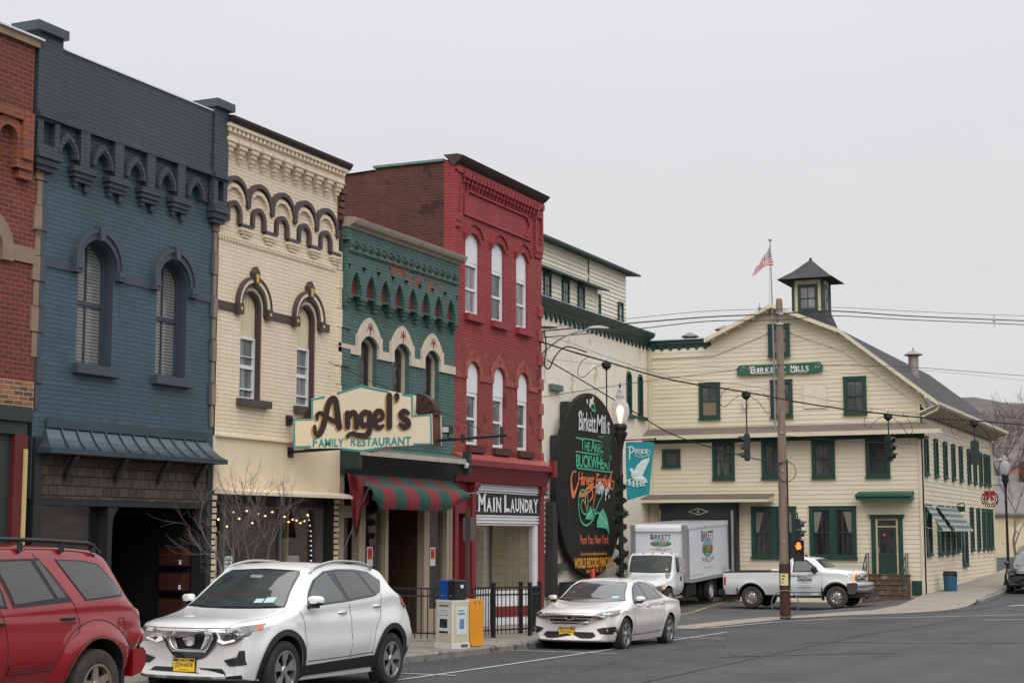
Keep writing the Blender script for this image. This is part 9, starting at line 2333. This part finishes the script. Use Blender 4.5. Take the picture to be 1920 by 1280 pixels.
# ------------------------------------------------------------------ white pickup standing across the yard
def pickup():
 t = thing('pickup_truck','white regular cab pickup with mill logo on its door standing side on in the yard','pickup truck',(0,0,0))
 W = .98
 tab = [[-.10,.55,.72,.80,.84,1.06,.82,1.22,.74,1.25],[-.05,.50,.78,.82,.90,1.12,.88,1.30,.78,1.33],[.25,.48,.84,.84,.96,1.24,.93,1.36,.78,1.40],[.8,.46,.86,.86,.98,1.30,.94,1.42,.80,1.46],[1.18,.46,.87,.86,.98,1.32,.94,1.44,.82,1.48],[1.30,.46,.87,.86,.98,1.33,.94,1.52,.80,1.56],[1.55,.46,.87,.86,.98,1.34,.935,1.74,.73,1.78],[1.72,.46,.87,.86,.98,1.345,.93,1.83,.70,1.88],[2.1,.46,.87,.86,.98,1.35,.93,1.86,.69,1.92],[2.45,.46,.87,.86,.98,1.35,.93,1.85,.69,1.91],[2.58,.46,.87,.86,.98,1.35,.93,1.78,.72,1.83],[2.68,.46,.87,.86,.98,1.34,.92,1.50,.78,1.52],[2.70,.46,.86,.86,.975,1.30,.92,1.36,.80,1.37]]
 B = Body(tab,.22,.0,flares=[(.77,.42,.50,.64,.02)],wells=[(.77,.42,.50)],bowlen=.8)
 B.mesh('cab',PT,t)
 tab2 = [[2.74,.52,.86,.86,.975,1.24,.96,1.335,.94,1.34],[2.80,.50,.87,.86,.98,1.26,.97,1.355,.95,1.36],[3.9,.50,.87,.86,.985,1.26,.97,1.355,.95,1.36],[5.1,.52,.87,.86,.98,1.26,.965,1.355,.94,1.36],[5.22,.54,.86,.86,.965,1.25,.955,1.34,.93,1.345]]
 B2 = Body(tab2,.0,.03,flares=[(4.08,.42,.50,.62,.02)],wells=[(4.08,.42,.50)],n=60)
 B2.mesh('cargo_bed',PT,t)
 b = MB(); b.box(2.86,5.16,-.86,.86,1.361,1.372); b.build('bed_floor',PLASTIC,t)
 b = MB()
 for y in (-.93,.93): b.box(2.78,5.2,y - .045,y + .045,1.362,1.395)
 b.build('bed_rail',PLASTIC,t)
 for pr,sg in (('L',-1),('R',1)):
  b = MB(); B.patch(b,[(1.40,1.345),(1.60,1.56),(1.92,1.80),(2.42,1.80),(2.44,1.345)],pr,.005); b.build('window_seal',PLASTIC,t,40)
  b = MB(); B.patch(b,[(1.53,1.385),(1.68,1.55),(1.97,1.765),(2.37,1.765),(2.385,1.38)],pr,.010); b.build('door_window',GL_CLR,t,40)
  b = MB()
  for path in ([(1.34,1.35),(1.30,1.0),(1.32,.58)],[(2.50,1.84),(2.52,1.35),(2.52,.58)],[(1.32,.58),(2.52,.58)]): B.ribbon(b,path,pr,.010,.003,smooth=False)
  b.build('panel_gap',SEAM,t)
  b = MB(); B.patch(b,[(1.30,.62),(2.66,.62),(2.66,.59),(1.30,.59)],pr,.012,step=.08); b.build('side_moulding',CHROME,t)
  b = MB()
  B.patch(b,[(.77 + r_ * math.cos(R(a)),.42 + r_ * math.sin(R(a))) for r_,sq in ((.498,range(-8,189,7)),(.56,range(188,-9,-7))) for a in sq],pr,.012,step=.05); b.build('arch_trim',PLASTIC,t,50)
  b = MB(); B2.patch(b,[(4.08 + r_ * math.cos(R(a)),.42 + r_ * math.sin(R(a))) for r_,sq in ((.498,range(-8,189,7)),(.55,range(188,-9,-7))) for a in sq],pr,.010,step=.05); b.build('arch_trim',PLASTIC,t,50)
  b = MB(); B2.patch(b,[(5.07,1.19),(5.21,1.185),(5.21,.89),(5.08,.89)],pr,.012); b.build('tail_lamp',REDL,t,50)
  b = MB(); B.patch(b,[(-.02,1.28),(.18,1.30),(.20,1.17),(.0,1.16)],pr,.012,step=.04); b.build('amber_lamp',mat('lit_amber',srgb(236,140,40),.3,emit=(1,.42,.06,.7)),t,50)
  b = MB(); B.patch(b,[(.0,1.12),(.16,1.13),(.20,1.0),(.04,.98)],pr,.012,step=.04); b.build('amber_lamp',MATS['lit_amber'],t,50)
  mirror(t,1.55,sg * .98,1.46,sg,PLASTIC,.2,.24,.16)
  b = MB(); b.tube([(1.35,sg * .93,.44),(2.6,sg * .93,.44)],.05,8); b.build('side_step',PLASTIC,t,50)
  b = MB(); b.box(1.45,1.75,min(sg * .86,sg * .99),max(sg * .86,sg * .99),.475,.495); b.box(2.3,2.55,min(sg * .86,sg * .99),max(sg * .86,sg * .99),.475,.495); b.build('step_pad',ALLOY,t)
  for x in (1.30,4.62): b = MB(); b.box(x,x + .03,min(sg * .72,sg * 1.0),max(sg * .72,sg * 1.0),.30,.78); b.build('mud_flap',BLACKRUB,t)
  l,n_ = B.hit((1.95,1.0),pr)
  def df(u,v,d,l=l,sg=sg): return (u,l.y + sg * (d + .004),v)
  mill_logo(t,df,1.96,.92,1.25,.56,flip=sg > 0)
  b = MB(df); add_text(b,'Penn Yan, N.Y.',1.75,2.15,.84,.875,.002,flip=sg > 0); add_text(b,'315-536-3311',1.68,2.24,.76,.80,.002,bold=.02,flip=sg > 0); b.build('door_lettering',LG[0],t,each=False)
 handles(t,B,((2.38,1.215),),GLOSSB,.24)
 def fr(name,m,q,off=.008,bb=B,pr='F'):
  b = MB(); bb.patch(b,q,pr,off,step=.06); return b.build(name,m,t,45)
 fr('windscreen',GL_WS,[(-.74,1.50),(-.66,1.76),(-.6,1.82),(.6,1.82),(.66,1.76),(.74,1.50)]); fr('grille',GLOSSB,[(-.74,1.28),(.74,1.28),(.74,.98),(-.74,.98)])
 for z in (1.24,1.12,1.0): fr('grille_bar',CHROME,[(-.76,z + .03),(.76,z + .03),(.76,z - .03),(-.76,z - .03)],.016)
 for sg in (-1,1): fr('headlamp',LAMP,[(sg * .76,1.28),(sg * .90,1.27),(sg * .90,1.0),(sg * .76,1.0)],.014)
 bm_ = MB(); prof = []
 pts = [(-.28,.94),(-.31,.90),(-.31,.70),(-.22,.56),(.10,.52),(.32,.54),(.36,.92),(.1,.95)]
 for k in range(15):
  y = -1.0 + 2 * k / 14; ins = .26 * (abs(y) / 1.0) ** 3
  prof += [(a + (ins if a < .09 else 0),y,b_) for a,b_ in pts]
 bm_.add(prof,[(i * 8 + j,(i + 1) * 8 + j,(i + 1) * 8 + (j + 1) % 8,i * 8 + (j + 1) % 8) for i in range(14) for j in range(8)] + [tuple(range(8)),tuple(112 + j for j in range(8))])
 bm_.build('front_bumper',mat('chrome_bumper',(.55,.56,.58),.18,1.0,var=.1),t,40,each=False)
 b = MB(); b.box(-.3,.3,-.9,.9,.40,.53); b.build('air_dam',PLASTIC,t)
 b = MB(); b.tube([(-.34,.55,.46),(-.34,.55,.40),(-.2,.55,.36)],.03,6); b.build('tow_hook',PLASTIC,t)
 b = MB(); b.box(5.16,5.42,-.95,.95,.52,.70); b.build('rear_bumper',PLASTIC,t)
 b = MB(); b.box(.3,5.2,-.45,.45,.42,.56); b.build('chassis',MATS['chassis_black'],t)
 b = MB(); b.tube([(2.15,0,1.91),(2.15,0,1.97),(2.25,0,1.98)],[.05,.04,.01],8); b.build('roof_aerial',PLASTIC,t,50)
 b = MB(); b.ball((3.25,.55,1.41),.10,7,sc=(1.6,1,.6)); b.build('pale_bundle',WHITE,t)
 for x in (.77,4.08):
  for sg in (-1,1): wheel(t,x,sg * .86,.42,.405,.265,sg,8,.60,'steel',MUDTYRE,ALLOY)
 return t
PK = pickup(); put(PK,(60.98,13.05,-1.03),90 - 3,1.0)
# ------------------------------------------------------------------ dark car at the right edge
def dark_suv():
 t = thing('parked_car','black sport utility car parked facing the junction at the right edge of the photo','car',(0,0,0))
 tab = [[-.02,.36,.66,.55,.74,.70,.72,.80,.60,.82],[.02,.30,.74,.55,.82,.84,.80,.91,.68,.94],[.60,.24,.82,.62,.92,.96,.88,1.02,.74,1.05],[1.1,.22,.83,.65,.93,1.03,.888,1.09,.75,1.12],[1.5,.22,.83,.65,.93,1.10,.88,1.35,.70,1.40],[1.95,.22,.83,.65,.93,1.145,.87,1.60,.635,1.66],[2.4,.22,.83,.65,.93,1.17,.87,1.65,.62,1.71],[3.5,.24,.83,.68,.93,1.22,.86,1.61,.605,1.66],[4.1,.32,.80,.70,.90,1.14,.84,1.34,.64,1.37],[4.55,.38,.76,.68,.87,.85,.83,.90,.70,.92],[4.6,.42,.72,.62,.82,.74,.80,.78,.70,.80]]
 B = Body(tab,.36,.16,wells=[(.93,.365,.425),(3.67,.365,.425)],n=60)
 B.mesh('body',PBK,t)
 def fr(name,m,q,off=.007,pr='F'):
  b = MB(); B.patch(b,q,pr,off,step=.08); return b.build(name,m,t,45)
 fr('windscreen',GL_CLR,[(-.70,1.14),(-.60,1.50),(-.5,1.60),(.5,1.60),(.60,1.50),(.70,1.14)])
 for pr in 'LR': fr('side_window',GL_TINT,[(1.55,1.14),(1.95,1.50),(2.5,1.60),(3.3,1.58),(3.6,1.42),(3.4,1.26),(2.5,1.19)],.007,pr)
 fr('grille',GLOSSB,[(.45,.86),(-.45,.86),(-.40,.72),(.40,.72)]); fr('grille_bar',CHROME,[(.46,.875),(-.46,.875),(-.46,.86),(.46,.86)],.012)
 fr('lower_intake',PLASTIC,[(.6,.50),(-.6,.50),(-.6,.36),(.6,.36)])
 for sg in (1,-1): fr('headlamp',LAMP,[(sg * .48,.74),(sg * .52,.84),(sg * .88,.92),(sg * .86,.80)]); fr('fog_lamp',LAMP,[(sg * .68,.56),(sg * .78,.57),(sg * .78,.48),(sg * .68,.47)])
 for sg in (-1,1):
  mirror(t,1.5,sg * .92,1.2,sg,PBK)
  b = MB(); b.tube([(1.9,sg * .62,1.67),(2.2,sg * .62,1.74),(3.3,sg * .62,1.73),(3.5,sg * .62,1.67)],.02,6); b.build('roof_rail',MATS['rail_silver'],t,50)
  for x in (.93,3.67): wheel(t,x,sg * .82,.365,.362,.225,sg,10)
 return t
DS = dark_suv(); put(DS,(70.6,8.28,ground_z(72.5,8.3) - .01),0,-1.2)
